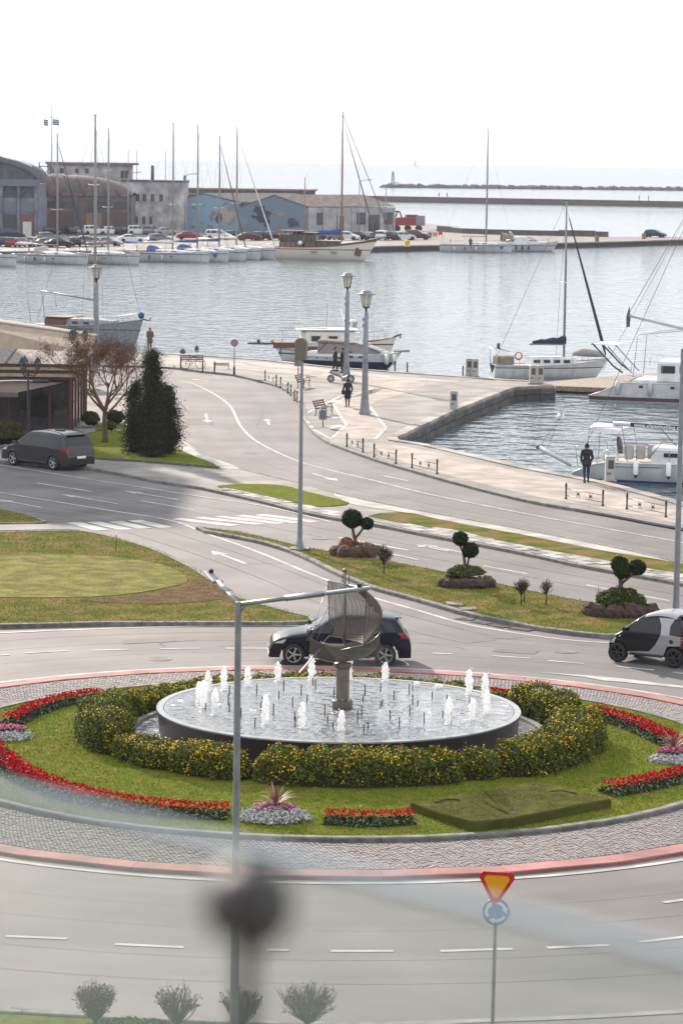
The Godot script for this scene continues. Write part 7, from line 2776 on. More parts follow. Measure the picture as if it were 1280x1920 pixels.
func hull_parts(o: Node, rings: Array, m: Material, deckm: Material, stripe: Material, lo := 0.0, hi := 0.0) -> void:
	var st := mb(true)
	loft(st, rings, false)
	obj("hull", st, m, o)
	st = mb()
	var e: Array = rings[0]
	var c := Vector3.ZERO
	for p in e:
		c += p / e.size()
	for j in e.size() - 1:
		ot(st, c, e[j], e[j + 1], Vector3.LEFT)
	obj("transom", st, m, o)
	st = mb()
	var k: int = rings[0].size()
	for i in rings.size() - 1:
		var d := Vector3(0, -0.04, 0)
		oq(st, rings[i][0] + d, rings[i][k - 1] + d, rings[i + 1][k - 1] + d, rings[i + 1][0] + d, Vector3.UP)
	obj("deck", st, deckm, o)
	for side in [0, k - 1]:
		st = mb(true)
		var line := []
		for r in rings:
			line.append(r[side])
		tube(st, line, 0.035, 5)
		obj("toe_rail", st, stripe if hi == 0.0 else M.wood if deckm == M.planks else m, o)
	if stripe and hi > lo:
		for sg in [0, 1]:
			st = mb(true)
			for i in rings.size() - 1:
				var steps := 1 + int((hi - lo) / 0.12)
				for k2 in steps:
					var q := []
					for r in [rings[i], rings[i + 1]]:
						for y in [lerpf(lo, hi, float(k2) / steps), lerpf(lo, hi, (k2 + 1.0) / steps)]:
							q.append(at_height(r, y, sg))
					oq(st, q[0], q[1], q[3], q[2], Vector3(0, 0, 1 if sg else -1))
			obj("stripe", st, stripe, o)


func at_height(ring: Array, y: float, sg: int) -> Vector3:
	var half: int = ring.size() / 2
	for j in half:
		var a: Vector3 = ring[half + j] if sg else ring[half - j]
		var b: Vector3 = ring[half + j + 1] if sg else ring[half - j - 1]
		if b.y >= y:
			var p := a.lerp(b, clampf((y - a.y) / maxf(b.y - a.y, 1e-4), 0, 1))
			return p + Vector3(0.006, 0, 0.012 if sg else -0.012)
	var e: Vector3 = ring[-1] if sg else ring[0]
	return e + Vector3(0.006, 0, 0.012 if sg else -0.012)


# coachroof or cabin: stations [x, half width, bottom, top]
func coach(xs: Array, tum := 0.86) -> SurfaceTool:
	var st := mb()
	var rings := []
	for s in xs:
		var w: float = s[1]
		var r := minf(0.12, (s[3] - s[2]) * 0.3)
		rings.append([Vector3(s[0], s[2], -w), Vector3(s[0], s[3] - r, -w * tum), Vector3(s[0], s[3], -w * (tum - 0.16)), Vector3(s[0], s[3] + 0.03, 0), Vector3(s[0], s[3], w * (tum - 0.16)), Vector3(s[0], s[3] - r, w * tum), Vector3(s[0], s[2], w)])
	loft(st, rings, true, true)
	return st


func bar(o: Node, called: String, pts: Array, r, m: Material, seg := 5) -> MeshInstance3D:
	var st := mb(true)
	tube(st, pts, r, seg)
	return obj(called, st, m, o)


func guard_rail(o: Node, rings: Array, from: int, to: int, h: float, m: Material) -> void:
	var k: int = rings[0].size()
	for side in [0, k - 1]:
		var top := []
		for i in range(from, to + 1):
			var p: Vector3 = rings[i][side]
			p.z *= 0.96
			top.append(p + Vector3(0, h, 0))
			if (i - from) % 3 == 0:
				bar(o, "stanchion", [p, p + Vector3(0, h, 0)], 0.016, m, 4)
		bar(o, "guard_wire", top, 0.012, m, 4)


func rig(o: Node, x: float, y0: float, hm: float, B: float, L: float, mastm: Material, r := 0.085, fs := 1.0, fb := 1.2, furl: Material = null, two := true) -> void:
	bar(o, "mast", [Vector3(x, y0, 0), Vector3(x, y0 + hm * 0.6, 0), Vector3(x - 0.05, y0 + hm, 0)], [r, r, r * 0.6], mastm, 8)
	var st := mb()
	box(st, Vector3(x - 0.12, y0 + hm + 0.04, 0), Vector3(0.5, 0.06, 0.06), 0.01)
	obj("masthead", st, M.dark_grey, o)
	var tips := []
	for f in [0.36, 0.66] if two else [0.48]:
		var w := B * 0.3 * (1.0 if f < 0.6 else 0.75)
		for sg in [-1, 1]:
			bar(o, "spreader", [Vector3(x, y0 + hm * f, 0), Vector3(x - 0.15, y0 + hm * f + 0.06, sg * w)], 0.032, M.white, 5)
			tips.append([f, sg, Vector3(x - 0.15, y0 + hm * f + 0.06, sg * w)])
	for sg in [-1, 1]:
		var line := [Vector3(x - 0.25, fs, sg * B * 0.46)]
		for t in tips:
			if t[1] == sg:
				line.append(t[2])
		line.append(Vector3(x, y0 + hm * 0.97, 0))
		bar(o, "shroud", line, 0.012, M.rope, 3)
	bar(o, "backstay", [Vector3(-L / 2 + 0.1, fs, 0), Vector3(x - 0.05, y0 + hm, 0)], 0.013, M.rope, 3)
	var bow := Vector3(L / 2 - 0.15, fb, 0)
	var head := Vector3(x + 0.05, y0 + hm * 0.93, 0)
	bar(o, "forestay", [bow, head], 0.014, M.rope, 3)
	if furl:
		bar(o, "furled_jib", [bow.lerp(head, 0.02), bow.lerp(head, 0.12), bow.lerp(head, 0.5), bow.lerp(head, 0.96)], [0.05, 0.12, 0.09, 0.04], furl, 7)


func boom(o: Node, x: float, y: float, l: float, cover: Material, fat: float, droop := 0.0) -> void:
	bar(o, "boom", [Vector3(x - 0.05, y, 0), Vector3(x - l, y + droop, 0)], 0.07, M.mast_alu, 7)
	if cover:
		var rings := []
		for i in 9:
			var t := i / 8.0
			var h := fat * (1.0 - 0.62 * t) * (1.0 + 0.12 * sin(i * 2.3))
			rings.append([])
			for k in 8:
				var a := TAU * k / 8
				rings[i].append(Vector3(x + 0.12 - t * (l - 0.1), y + droop * t + 0.02 + h * 0.5 + sin(a) * h * 0.55, cos(a) * (0.1 + h * 0.16)))
		var st := mb(true)
		loft(st, rings, true, true)
		obj("sail_cover", st, cover, o)


func hood(o: Node, x0: float, x1: float, w: float, y0: float, h: float, m: Material, called := "sprayhood") -> void:
	var st := mb(true)
	var rings := []
	for i in 6:
		var t := i / 5.0
		var ring := []
		var hh := h * pow(sin(PI * 0.5 * (0.1 + 0.9 * t)), 0.7)
		for k in 11:
			var a := PI * k / 10.0
			ring.append(Vector3(lerpf(x1, x0, t), y0 + pow(sin(a), 0.6) * hh, cos(a) * w))
		rings.append(ring)
	loft(st, rings, false)
	obj(called, st, m, o)


func yacht(label: String, bow: Vector2, dir: Vector2, L: float, B: float, fs: float, fb: float, hullm: Material, stripe: Material, mast_t: float, hm: float, cover: Material, hoodm: Material, group := "", furl: Material = null, logo := false) -> Node3D:
	dir = dir.normalized()
	var c := bow - dir * L * 0.5
	var o := thing("sailing_yacht", label, "sailing boat", xz(c, WATER), heading(dir), group)
	var rings := hull_rings(L, B, fs, fb, 0.8, 2.4, 0.4, 0.35)
	hull_parts(o, rings, hullm, M.deck, stripe, fs * 0.86, fs * 0.93)
	var y := fs + 0.0
	obj("coachroof", coach([[-L * 0.12, B * 0.32, y - 0.1, y + 0.42], [L * 0.05, B * 0.33, y - 0.1, y + 0.46], [L * 0.2, B * 0.25, y - 0.1, y + 0.36], [L * 0.3, B * 0.14, y - 0.05, y + 0.16]]), M.gelcoat, o)
	for sg in [-1, 1]:
		for k in 3:
			var st := mb()
			box(st, Vector3(-L * 0.06 + k * L * 0.085, y + 0.2, sg * B * (0.305 - k * 0.012)), Vector3(L * 0.06, 0.13, 0.03), 0.01, Basis(Vector3.UP, 0.03 * sg))
			obj("cabin_window", st, M.dark_window, o)
		var st2 := mb()
		var p := at_height(rings[12], fs * 0.62, 1 if sg > 0 else 0)
		box(st2, p, Vector3(0.5, 0.13, 0.03), 0.02, Basis(Vector3.UP, 0.12 * sg))
		obj("hull_window", st2, M.dark_window, o)
		for k in 3:
			var f := at_height(rings[4 + k * 3], fs * 0.5, 1 if sg > 0 else 0)
			bar(o, "fender", [f + Vector3(0, 0.36, 0.1 * sg), f + Vector3(0, 0.28, 0.12 * sg), f + Vector3(0, -0.22, 0.12 * sg), f + Vector3(0, -0.3, 0.1 * sg)], [0.02, 0.1, 0.1, 0.02], M.dark_grey if k == 1 else M.white, 7)
	var st3 := mb()
	box(st3, Vector3(-L * 0.3, y - 0.02, 0), Vector3(L * 0.3, 0.06, B * 0.4))
	obj("cockpit", st3, M.wood, o)
	guard_rail(o, rings, 1, 18, 0.6, M.steel)
	bar(o, "pulpit", [rings[18][0] + Vector3(0, 0.6, 0), Vector3(L / 2 + 0.05, fb + 0.62, 0), rings[18][-1] + Vector3(0, 0.6, 0)], 0.022, M.steel)
	bar(o, "wheel", [Vector3(-L * 0.36, y + 0.2, 0), Vector3(-L * 0.36, y + 0.9, 0)], 0.06, M.dark_grey)
	if mast_t > 0.0:
		var x := (mast_t - 0.5) * L
		rig(o, x, y + 0.4, hm, B, L, M.mast_alu, 0.135, fs, fb, furl)
		boom(o, x, y + 1.35, L * 0.34, cover, 0.42)
	if hoodm:
		hood(o, -L * 0.2, -L * 0.1, B * 0.34, y + 0.1, 0.95, hoodm)
		hood(o, -L * 0.46, -L * 0.3, B * 0.38, y + 1.25, 0.4, hoodm, "bimini")
		for sg in [-1, 1]:
			bar(o, "bimini_frame", [Vector3(-L * 0.38, y, sg * B * 0.36), Vector3(-L * 0.32, y + 1.3, sg * B * 0.37)], 0.02, M.steel)
	if logo:
		var p := at_height(rings[17], fs * 0.7, 1)
		var st := mb()
		lathe(st, [Vector2(0.3, 0), Vector2(0.28, 0.02), Vector2(0, 0.02)], 18, p + Vector3(0.02, 0, 0.03), Basis(Vector3.UP, 0.42) * Basis(Vector3.RIGHT, PI / 2))
		obj("round_emblem", st, M.flag_blue, o)
	return o


func far_boats():
	var g := "yachts moored along the far quay"
	var d := Vector2(0.8, 0.6)
	yacht("leftmost moored yacht, only its bare white bow in view", Vector2(-44.1, -410.87), d, 13.0, 4.0, 1.35, 1.75, M.gelcoat_grey, M.navy, 0.5, 16.0, null, null, g)
	yacht("white yacht with grey canopy, fenders and mast before the brown warehouse", Vector2(-35.28, -420.5), d, 13.0, 4.0, 1.25, 1.55, M.gelcoat_grey, M.dark_grey, 0.55, 16.2, null, M.grey_cloth, g, M.navy)
	yacht("white yacht with a reddish cover on deck behind the lone lantern", Vector2(-28.4, -423.23), Vector2(0.82, 0.55), 12.5, 3.9, 1.35, 1.7, M.gelcoat_grey, M.dark_grey, 0.55, 17.0, M.mast_wood, null, g)
	yacht("long white yacht with blue cockpit covers and cream boom", Vector2(-19.17, -435.56), Vector2(0.93, 0.36), 13.5, 4.1, 1.3, 1.65, M.gelcoat_grey, M.navy, 0.56, 18.0, M.cream, M.blue_cloth, g)
	yacht("white yacht with a round blue emblem on its bow", Vector2(-16.62, -438.81), d, 12.5, 4.0, 1.35, 1.65, M.gelcoat_grey, M.navy, 0.52, 17.8, M.blue_cloth, M.blue_cloth, g, null, true)
	yacht("white yacht second right of the emblem yacht with blue boom cover", Vector2(-14.27, -444.3), d, 12.5, 4.0, 1.4, 1.7, M.gelcoat_grey, M.navy, 0.58, 16.2, M.blue_cloth, null, g, M.dark_wood)
	yacht("mastless white boat bow between emblem yacht and the last yacht bow", Vector2(-12.32, -449.73), d, 12.0, 3.9, 1.45, 1.7, M.gelcoat_grey, M.dark_grey, -1.0, 0.0, null, M.cream, g)
	yacht("rightmost yacht of the row, plain bow beside the wooden ketch", Vector2(-10.27, -452.94), d, 13.0, 4.0, 1.5, 1.8, M.gelcoat_grey, M.dark_grey, 0.42, 17.5, M.cream, null, g, M.gelcoat_grey)
	yacht("white yacht alone at the mole with dark hull windows and round blue mark", Vector2(27.63, -502.95), Vector2(1, 0.1), 12.0, 3.9, 1.25, 1.55, M.gelcoat_grey, M.navy, 0.63, 18.5, null, null, "", null, true)
	# motor cruiser behind it
	var bow := Vector2(35.67, -512.29)
	var o := thing("motor_cruiser", "white motor cruiser with dark raked windscreen behind the lone mole yacht", "motor boat", xz(bow - Vector2(5.2, -0.6), WATER), heading(Vector2(1, -0.1)))
	var rings := hull_rings(10.6, 3.5, 1.2, 1.75, 0.85, 2.4, 0.3, 1.2)
	hull_parts(o, rings, M.gelcoat_grey, M.deck, M.dark_grey, 0.95, 1.05)
	obj("cabin", coach([[-3.6, 1.35, 1.1, 2.3], [-1.0, 1.4, 1.1, 2.55], [0.3, 1.3, 1.2, 2.35], [1.8, 1.0, 1.3, 1.75], [3.4, 0.5, 1.4, 1.6]]), M.gelcoat, o)
	var st := coach([[-1.2, 1.22, 1.95, 2.56], [0.3, 1.2, 1.85, 2.4], [1.4, 1.0, 1.75, 1.95]], 0.9)
	obj("windscreen", st, M.dark_window, o)
	hood(o, -4.4, -1.6, 1.3, 1.6, 1.5, M.roof_tan, "canopy")
	for k in 3:
		var f := at_height(rings[6 + k * 2], 0.6, 1)
		bar(o, "fender", [f + Vector3(0, 0.4, 0.1), f + Vector3(0, 0.3, 0.13), f + Vector3(0, -0.2, 0.13), f + Vector3(0, -0.3, 0.1)], [0.03, 0.14, 0.14, 0.03], M.navy, 7)
	guard_rail(o, rings, 10, 19, 0.55, M.steel)
	bar(o, "radar_arch", [Vector3(-2.4, 2.3, -1.2), Vector3(-2.9, 3.2, -0.9), Vector3(-2.9, 3.2, 0.9), Vector3(-2.4, 2.3, 1.2)], 0.08, M.gelcoat)
	# wooden ketch
	var a := Vector2(-8.95, -458.29)
	var b := Vector2(3.45, -453.92)
	var L := 15.2
	o = thing("wooden_ketch", "two masted wooden ketch with cream hull and glazed deckhouse", "sailing boat", xz((a + b) * 0.5, WATER), heading(Vector2(0.98, 0.2)))
	rings = hull_rings(L, 4.4, 1.9, 2.9, 0.7, 2.0, 0.5, 2.1)
	hull_parts(o, rings, M.cream, M.planks, M.dark_wood, 1.5, 1.62)
	var bul := mb(true)
	for sg in [0, 1]:
		for i in range(9, 20):
			var q := []
			for r in [rings[i], rings[i + 1]]:
				var e: Vector3 = r[-1] if sg else r[0]
				q.append(e)
				q.append(e + Vector3(0, 0.3, 0))
			oq(bul, q[0], q[1], q[3], q[2], Vector3(0, 0, 1 if sg else -1))
	obj("bulwark", bul, M.dark_wood, o)
	for e in [[-5.2, 3.3, 2.5], [-2.2, 1.6, 2.3]]:
		for sg in [-1, 1]:
			for k in 5:
				bar(o, "deckhouse_post", [Vector3(e[0] - e[1] * 0.5 + k * e[1] * 0.25, 1.7, sg * 1.6), Vector3(e[0] - e[1] * 0.5 + k * e[1] * 0.25, 1.7 + e[2], sg * 1.55)], 0.07, M.wood, 4)
		st = mb()
		box(st, Vector3(e[0], 1.75 + e[2], 0), Vector3(e[1] + 0.5, 0.12, 3.5), 0.03)
		obj("deckhouse_roof", st, M.deck if e[0] > -4 else M.wood, o)
		st = mb()
		box(st, Vector3(e[0], 2.1, 0), Vector3(e[1], 0.8, 3.1), 0.02)
		obj("deckhouse_panel", st, M.wood, o)
		st = mb()
		box(st, Vector3(e[0], 3.1, 0), Vector3(e[1] - 0.1, 1.2, 2.9))
		obj("deckhouse_glass", st, M.dark_window, o)
	obj("saloon", coach([[-1.2, 1.4, 1.7, 2.75], [2.2, 1.3, 1.8, 2.75]], 0.95), M.wood, o)
	st = mb()
	box(st, Vector3(0.4, 2.85, 0), Vector3(4.0, 0.1, 2.9), 0.03)
	obj("saloon_roof", st, M.deck, o)
	for k in 3:
		st = mb()
		box(st, Vector3(-0.6 + k * 1.1, 2.35, 1.4), Vector3(0.7, 0.45, 0.05), 0.02)
		obj("saloon_window", st, M.dark_window, o)
	st = mb(true)
	tube(st, [Vector3(2.3, 2.35, 1.0), Vector3(4.3, 2.5, 0.8)], 0.34, 10)
	obj("life_raft", st, M.white, o)
	st = mb(true)
	lathe(st, [Vector2(0, -0.35), Vector2(0.3, -0.2), Vector2(0.34, 0), Vector2(0.3, 0.2), Vector2(0, 0.35)], 12, Vector3(-3.6, 2.5, 2.1))
	obj("buoy_ball", st, M.white, o)
	bar(o, "bowsprit", [Vector3(L / 2 - 1.4, 3.0, 0), Vector3(L / 2 + 2.3, 3.7, 0)], [0.14, 0.08], M.dark_wood, 7)
	rig(o, 2.2, 1.9, 20.0, 4.4, L, M.mast_wood, 0.14, 2.0, 3.4, M.rope)
	bar(o, "mizzen_mast", [Vector3(-3.4, 1.9, 0), Vector3(-3.45, 12.2, 0)], [0.11, 0.07], M.mast_wood, 7)
	bar(o, "mizzen_yard", [Vector3(-3.4, 7.0, -1.2), Vector3(-3.4, 7.0, 1.2)], 0.04, M.mast_wood, 5)
	bar(o, "triatic_stay", [Vector3(-3.45, 12.1, 0), Vector3(2.15, 21.6, 0)], 0.014, M.rope, 3)
	bar(o, "outer_stay", [Vector3(L / 2 + 2.2, 3.7, 0), Vector3(2.25, 21.4, 0)], 0.05, M.navy, 5)
	boom(o, 2.0, 3.7, 7.4, M.blue_cloth, 0.85)
	var p := at_height(rings[17], 1.3, 1)
	st = mb()
	box(st, p + Vector3(0, 0, 0.06), Vector3(1.0, 1.2, 0.1), 0.2, Basis(Vector3.UP, 0.5) * Basis(Vector3.BACK, -0.25))
	obj("anchor_recess", st, M.dark_wood, o)
	for k in 2:
		var f := at_height(rings[8 + k * 4], 1.25, 1)
		bar(o, "fender", [f + Vector3(-0.45, 0, 0.14), f + Vector3(-0.35, 0, 0.2), f + Vector3(0.35, 0, 0.2), f + Vector3(0.45, 0, 0.14)], [0.05, 0.2, 0.2, 0.05], M.grey_cloth, 7)
	# a sail far out
	o = thing("distant_sailboat", "tiny sailing boat on the horizon right of the beacon", "sailing boat", Vector3(140, WATER, -6200), 0.4)
	st = mb(true)
	loft(st, hull_rings(11, 3.4, 1.1, 1.4, 0.7, 2.2, 0.3, 0.4, 8, 7), false)
	obj("hull", st, M.gelcoat, o)
	bar(o, "mast", [Vector3(0.5, 1, 0), Vector3(0.5, 14, 0)], 0.12, M.mast_alu)
	st = mb()
	ot(st, Vector3(0.4, 2, 0.02), Vector3(-4.5, 2.2, 0.5), Vector3(0.4, 13.5, 0.1), Vector3(0, 0, 1))
	obj("sail", st, M.gelcoat_grey, o)


func near_boats():
	# old yacht by the restaurant
	var bow := Vector2(-16.04, -242.81)
	var L := 10.5
	var dir := Vector2(0.86, 0.5).normalized()
	var o := thing("old_yacht", "weathered grey blue yacht with a red cabin end moored behind the bare tree", "sailing boat", xz(bow - dir * L * 0.5, WATER), heading(dir))
	var rings := hull_rings(L, 3.4, 1.5, 2.15, 0.65, 2.2, 0.5, 0.9)
	hull_parts(o, rings, M.old_hull, M.deck, M.dark_grey, 1.25, 1.32)
	obj("coachroof", coach([[-1.6, 1.15, 1.4, 2.05], [1.0, 1.1, 1.45, 2.05], [2.6, 0.6, 1.6, 1.95]]), M.old_hull, o)
	obj("wheelhouse", coach([[-3.5, 1.25, 1.1, 2.05], [-1.5, 1.25, 1.1, 2.05]], 0.97), M.brick, o)
	var st := mb()
	box(st, Vector3(-2.5, 2.12, 0), Vector3(2.3, 0.08, 2.6), 0.03)
	obj("wheelhouse_roof", st, M.roof_tan, o)
	for k in 2:
		st = mb()
		box(st, Vector3(-0.6 + k * 1.1, 1.75, 1.12), Vector3(0.55, 0.18, 0.04), 0.01)
		obj("cabin_window", st, M.dark_window, o)
	guard_rail(o, rings, 9, 19, 0.6, M.steel)
	rig(o, 0.6, 2.0, 16.3, 3.4, L, M.mast_alu, 0.12, 1.6, 2.2, null)
	boom(o, 0.6, 3.55, 4.1, null, 0.0, 0.45)
	bar(o, "davit_frame", [Vector3(-5.0, 1.5, -1.0), Vector3(-5.4, 4.1, -1.0), Vector3(-3.4, 4.0, 0), Vector3(-2.6, 2.9, 0.8)], 0.03, M.steel)
	bar(o, "davit_frame", [Vector3(-5.0, 1.5, 1.0), Vector3(-5.4, 4.0, 1.0), Vector3(-3.4, 4.0, 0)], 0.025, M.steel)
	st = mb(true)
	lathe(st, [Vector2(0, -0.3), Vector2(0.22, -0.2), Vector2(0.26, 0.1), Vector2(0, 0.3)], 10, Vector3(L / 2 - 0.1, 2.5, 0.1))
	obj("blue_bag", st, M.blue_cloth, o)
	bar(o, "anchor", [Vector3(L / 2, 2.2, 0), Vector3(L / 2 + 0.6, 2.1, 0), Vector3(L / 2 + 0.75, 2.35, 0)], 0.06, M.dark_grey)
	# wheelhouse boat in the middle
	o = thing("fishing_boat", "old wooden boat with white wheelhouse and two framed windows behind the olive lamp head", "boat", Vector3(-1.9, WATER, -229), heading(Vector2(-1, 0.08)))
	o.scale = Vector3(1, 0.84, 1)
	L = 6.4
	rings = hull_rings(L, 2.8, 0.85, 1.1, 0.75, 2.0, 0.4, 0.6)
	hull_parts(o, rings, M.gelcoat, M.planks, M.dark_wood, 0.6, 0.72)
	obj("wheelhouse", coach([[-2.6, 1.15, 0.8, 2.75], [1.0, 1.15, 0.8, 2.75]], 0.98), M.white, o)
	obj("front_panel", coach([[1.0, 1.12, 0.8, 2.7], [1.35, 1.05, 0.8, 2.6]], 0.98), M.cream, o)
	for x in [-1.0, 0.3]:
		st = mb()
		box(st, Vector3(x, 1.95, -1.16), Vector3(1.0, 0.95, 0.06), 0.02)
		obj("window_frame", st, M.cream, o)
		st = mb()
		box(st, Vector3(x, 1.95, -1.19), Vector3(0.66, 0.68, 0.03), 0.01)
		obj("window", st, M.dark_window, o)
	st = mb()
	box(st, Vector3(-0.4, 1.15, -1.17), Vector3(2.6, 0.42, 0.05), 0.01)
	obj("red_panel", st, M.brick, o)
	st = mb()
	box(st, Vector3(-0.6, 2.84, 0), Vector3(4.6, 0.1, 2.7), 0.03)
	obj("wheelhouse_roof", st, M.white, o)
	bar(o, "boat_hook", [Vector3(-0.5, 2.95, -0.8), Vector3(2.9, 3.0, -1.0)], 0.04, M.wood)
	bar(o, "radar_mast", [Vector3(-2.2, 2.8, 0), Vector3(-1.6, 4.7, 0)], [0.16, 0.06], M.white, 6)
	st = mb(true)
	lathe(st, [Vector2(0, -0.09), Vector2(0.3, -0.06), Vector2(0.32, 0.06), Vector2(0, 0.12)], 14, Vector3(-2.6, 3.6, 0))
	obj("radar_dome", st, M.white, o)
	bar(o, "aerial", [Vector3(-0.6, 2.8, 0.3), Vector3(-0.62, 5.2, 0.3)], 0.015, M.rope, 4)
	bar(o, "ladder_frame", [Vector3(2.7, 0.9, 0.6), Vector3(2.7, 2.7, 0.6), Vector3(2.4, 2.8, 0.6)], 0.025, M.steel)
	# long plank landing beam lying across in front of it
	o = thing("gangplank", "long grey and brown gangplank lying across the boats at the quay edge", "gangplank", Vector3(-2.0, 0.85, -221.5), 0.02)
	st = mb()
	box(st, Vector3(1.2, 0.12, 0), Vector3(5.6, 0.28, 0.4), 0.02)
	obj("beam", st, M.gelcoat_grey, o)
	st = mb()
	box(st, Vector3(-2.2, 0.0, 0.05), Vector3(1.9, 0.4, 0.4), 0.02)
	obj("brown_end", st, M.brick, o)
	st = mb()
	box(st, Vector3(-3.8, 0.1, -0.1), Vector3(2.4, 0.14, 0.3), 0.02)
	obj("tip", st, M.dark_grey, o)
	st = mb(true)
	lathe(st, [Vector2(0, 0), Vector2(0.13, 0.02), Vector2(0.15, 0.22), Vector2(0, 0.34)], 10)
	obj("yellow_float", st, M.yellow, o).position = Vector3(-3.2, 0.17, 0)
	st = mb()
	box(st, Vector3(-4.2, 0.28, 0), Vector3(0.22, 0.22, 0.2), 0.03)
	obj("cleat", st, M.black, o)
	for x in [-2.6, 2.6]:
		bar(o, "trestle", [Vector3(x, 0.0, 0), Vector3(x, -0.75, 0)], 0.05, M.dark_grey)
	# sports cruiser
	bow = Vector2(4.18, -219.9)
	L = 7.6
	dir = Vector2(0.93, 0.36).normalized()
	o = thing("sports_cruiser", "white sports cruiser with dark blue lower hull and dark canvas windscreen canopy", "motor boat", xz(bow - dir * L * 0.5, WATER), heading(dir))
	o.scale = Vector3(1, 0.78, 1)
	rings = hull_rings(L, 2.7, 1.15, 1.65, 0.88, 2.5, 0.35, 1.3)
	hull_parts(o, rings, M.gelcoat, M.gelcoat, M.navy, 0.02, 0.72)
	obj("coaming", coach([[-3.2, 1.15, 1.0, 1.5], [0.2, 1.15, 1.05, 1.65], [1.6, 0.9, 1.2, 1.72], [2.8, 0.45, 1.45, 1.72]]), M.gelcoat, o)
	obj("screen", coach([[-2.3, 1.1, 1.4, 2.4], [0.4, 1.05, 1.5, 2.5], [2.4, 0.8, 1.6, 1.78]], 0.85), M.canopy_clear, o)
	hood(o, -2.4, 0.5, 0.98, 2.36, 0.3, M.brown_cloth, "canopy")
	for sg in [-1, 1]:
		for e in [[-2.3, -1.6, 1.04], [0.3, -0.5, 1.0], [2.35, 0.45, 0.82]]:
			bar(o, "screen_frame", [Vector3(e[0], 1.5 if e[0] < 2 else 1.68, sg * (1.07 if e[0] < 2 else 0.8)), Vector3(e[1], 2.5, sg * 0.93)], 0.045, M.dark_grey, 5)
	for e in [[0.55, 1.0], [1.5, 0.85]]:
		st = mb()
		var p := at_height(rings[int((e[0] / L + 0.5) * 20)], 1.2, 1)
		box(st, p, Vector3(0.4, 0.2, 0.05), 0.06, Basis(Vector3.UP, 0.2))
		obj("porthole", st, M.dark_window, o)
	for k in 4:
		st = mb()
		var p := at_height(rings[2 + k * 2], 0.95, 1)
		box(st, p, Vector3(0.2, 0.09, 0.03), 0.02)
		obj("vent", st, M.dark_grey, o)
	guard_rail(o, rings, 13, 20, 0.6, M.steel)
	bar(o, "bow_platform", [Vector3(L / 2 - 0.6, 1.72, 0), Vector3(L / 2 + 0.6, 1.82, 0)], 0.12, M.grey_cloth, 6)
	for k in 2:
		bar(o, "fender", [Vector3(L / 2 - 0.85 + k * 0.5, 1.5, 0.75 - k * 0.25), Vector3(L / 2 - 0.85 + k * 0.5, 1.35, 0.8 - k * 0.25), Vector3(L / 2 - 0.85 + k * 0.5, 0.65, 0.8 - k * 0.25), Vector3(L / 2 - 0.85 + k * 0.5, 0.5, 0.75 - k * 0.25)], [0.04, 0.17, 0.17, 0.05], M.gelcoat, 8)
	# wooden bow behind it
	o = thing("wooden_boat", "small tan wooden boat with rail and anchor peeping behind the sports cruiser", "boat", Vector3(1.4, WATER, -236), heading(Vector2(0.97, 0.2)))
	rings = hull_rings(5.4, 2.0, 1.0, 1.5, 0.75, 2.0, 0.4, 0.7)
	hull_parts(o, rings, M.cream, M.planks, M.dark_wood, 0.85, 0.95)
	guard_rail(o, rings, 8, 20, 0.7, M.steel)
	bar(o, "anchor", [Vector3(2.5, 1.5, 0), Vector3(3.1, 1.7, 0), Vector3(3.0, 1.4, 0)], 0.08, M.dark_grey)
	for k in 2:
		bar(o, "seat_back", [Vector3(-1.2 + k * 0.55, 1.7, 0.3), Vector3(-1.05 + k * 0.55, 2.6, 0.3)], [0.1, 0.22], M.grey_cloth, 6)
	# the sloop at the quay end
	bow = Vector2(18.73, -215.21)
	L = 8.4
	dir = Vector2(0.985, -0.17).normalized()
	o = thing("sloop", "white sloop with navy boom cover and dark blue furled jib at the pier", "sailing boat", xz(bow - dir * L * 0.5, WATER), heading(dir))
	rings = hull_rings(L, 2.9, 0.95, 1.35, 0.7, 2.1, 0.4, 1.1)
	hull_parts(o, rings, M.gelcoat, M.deck, M.dark_wood, 0.72, 0.78)
	obj("coachroof", coach([[-1.6, 1.0, 0.85, 1.5], [0.6, 0.98, 0.9, 1.5], [1.7, 0.8, 1.0, 1.4]]), M.gelcoat, o)
	for k in 4:
		for sg in [-1, 1]:
			st = mb()
			box(st, Vector3(-1.2 + k * 0.72, 1.2, sg * 0.93), Vector3(0.46, 0.22, 0.04), 0.03)
			obj("cabin_window", st, M.dark_window, o)
	rig(o, 0.95, 1.4, 11.0, 2.9, L, M.mast_alu, 0.085, 1.0, 1.4, M.navy, false)
	boom(o, 0.95, 2.35, 2.5, M.navy, 0.55, 0.02)
	guard_rail(o, rings, 1, 19, 0.55, M.steel)
	for z in [-1.0, 1.0]:
		bar(o, "stern_frame", [Vector3(-4.1, 0.9, z), Vector3(-4.2, 2.1, z), Vector3(-3.2, 1.9, z)], 0.028, M.steel)
	bar(o, "stern_frame", [Vector3(-4.2, 2.05, -1.0), Vector3(-4.2, 2.05, 1.0)], 0.028, M.steel)
	st = mb()
	box(st, Vector3(-3.4, 1.25, 0), Vector3(1.2, 0.6, 1.6), 0.06)
	obj("cockpit_cover", st, M.roof_tan, o)
	st = mb(true)
	lathe(st, [Vector2(0.2, -0.05), Vector2(0.3, 0), Vector2(0.2, 0.05)], 14, Vector3(-2.6, 1.6, 1.2), Basis(Vector3.RIGHT, PI / 2))
	obj("lifebuoy", st, M.orange, o)
	bar(o, "outboard", [Vector3(-3.9, 2.05, 0.5), Vector3(-3.9, 2.45, 0.5)], [0.1, 0.14], M.dark_grey, 6)
	st = mb(true)
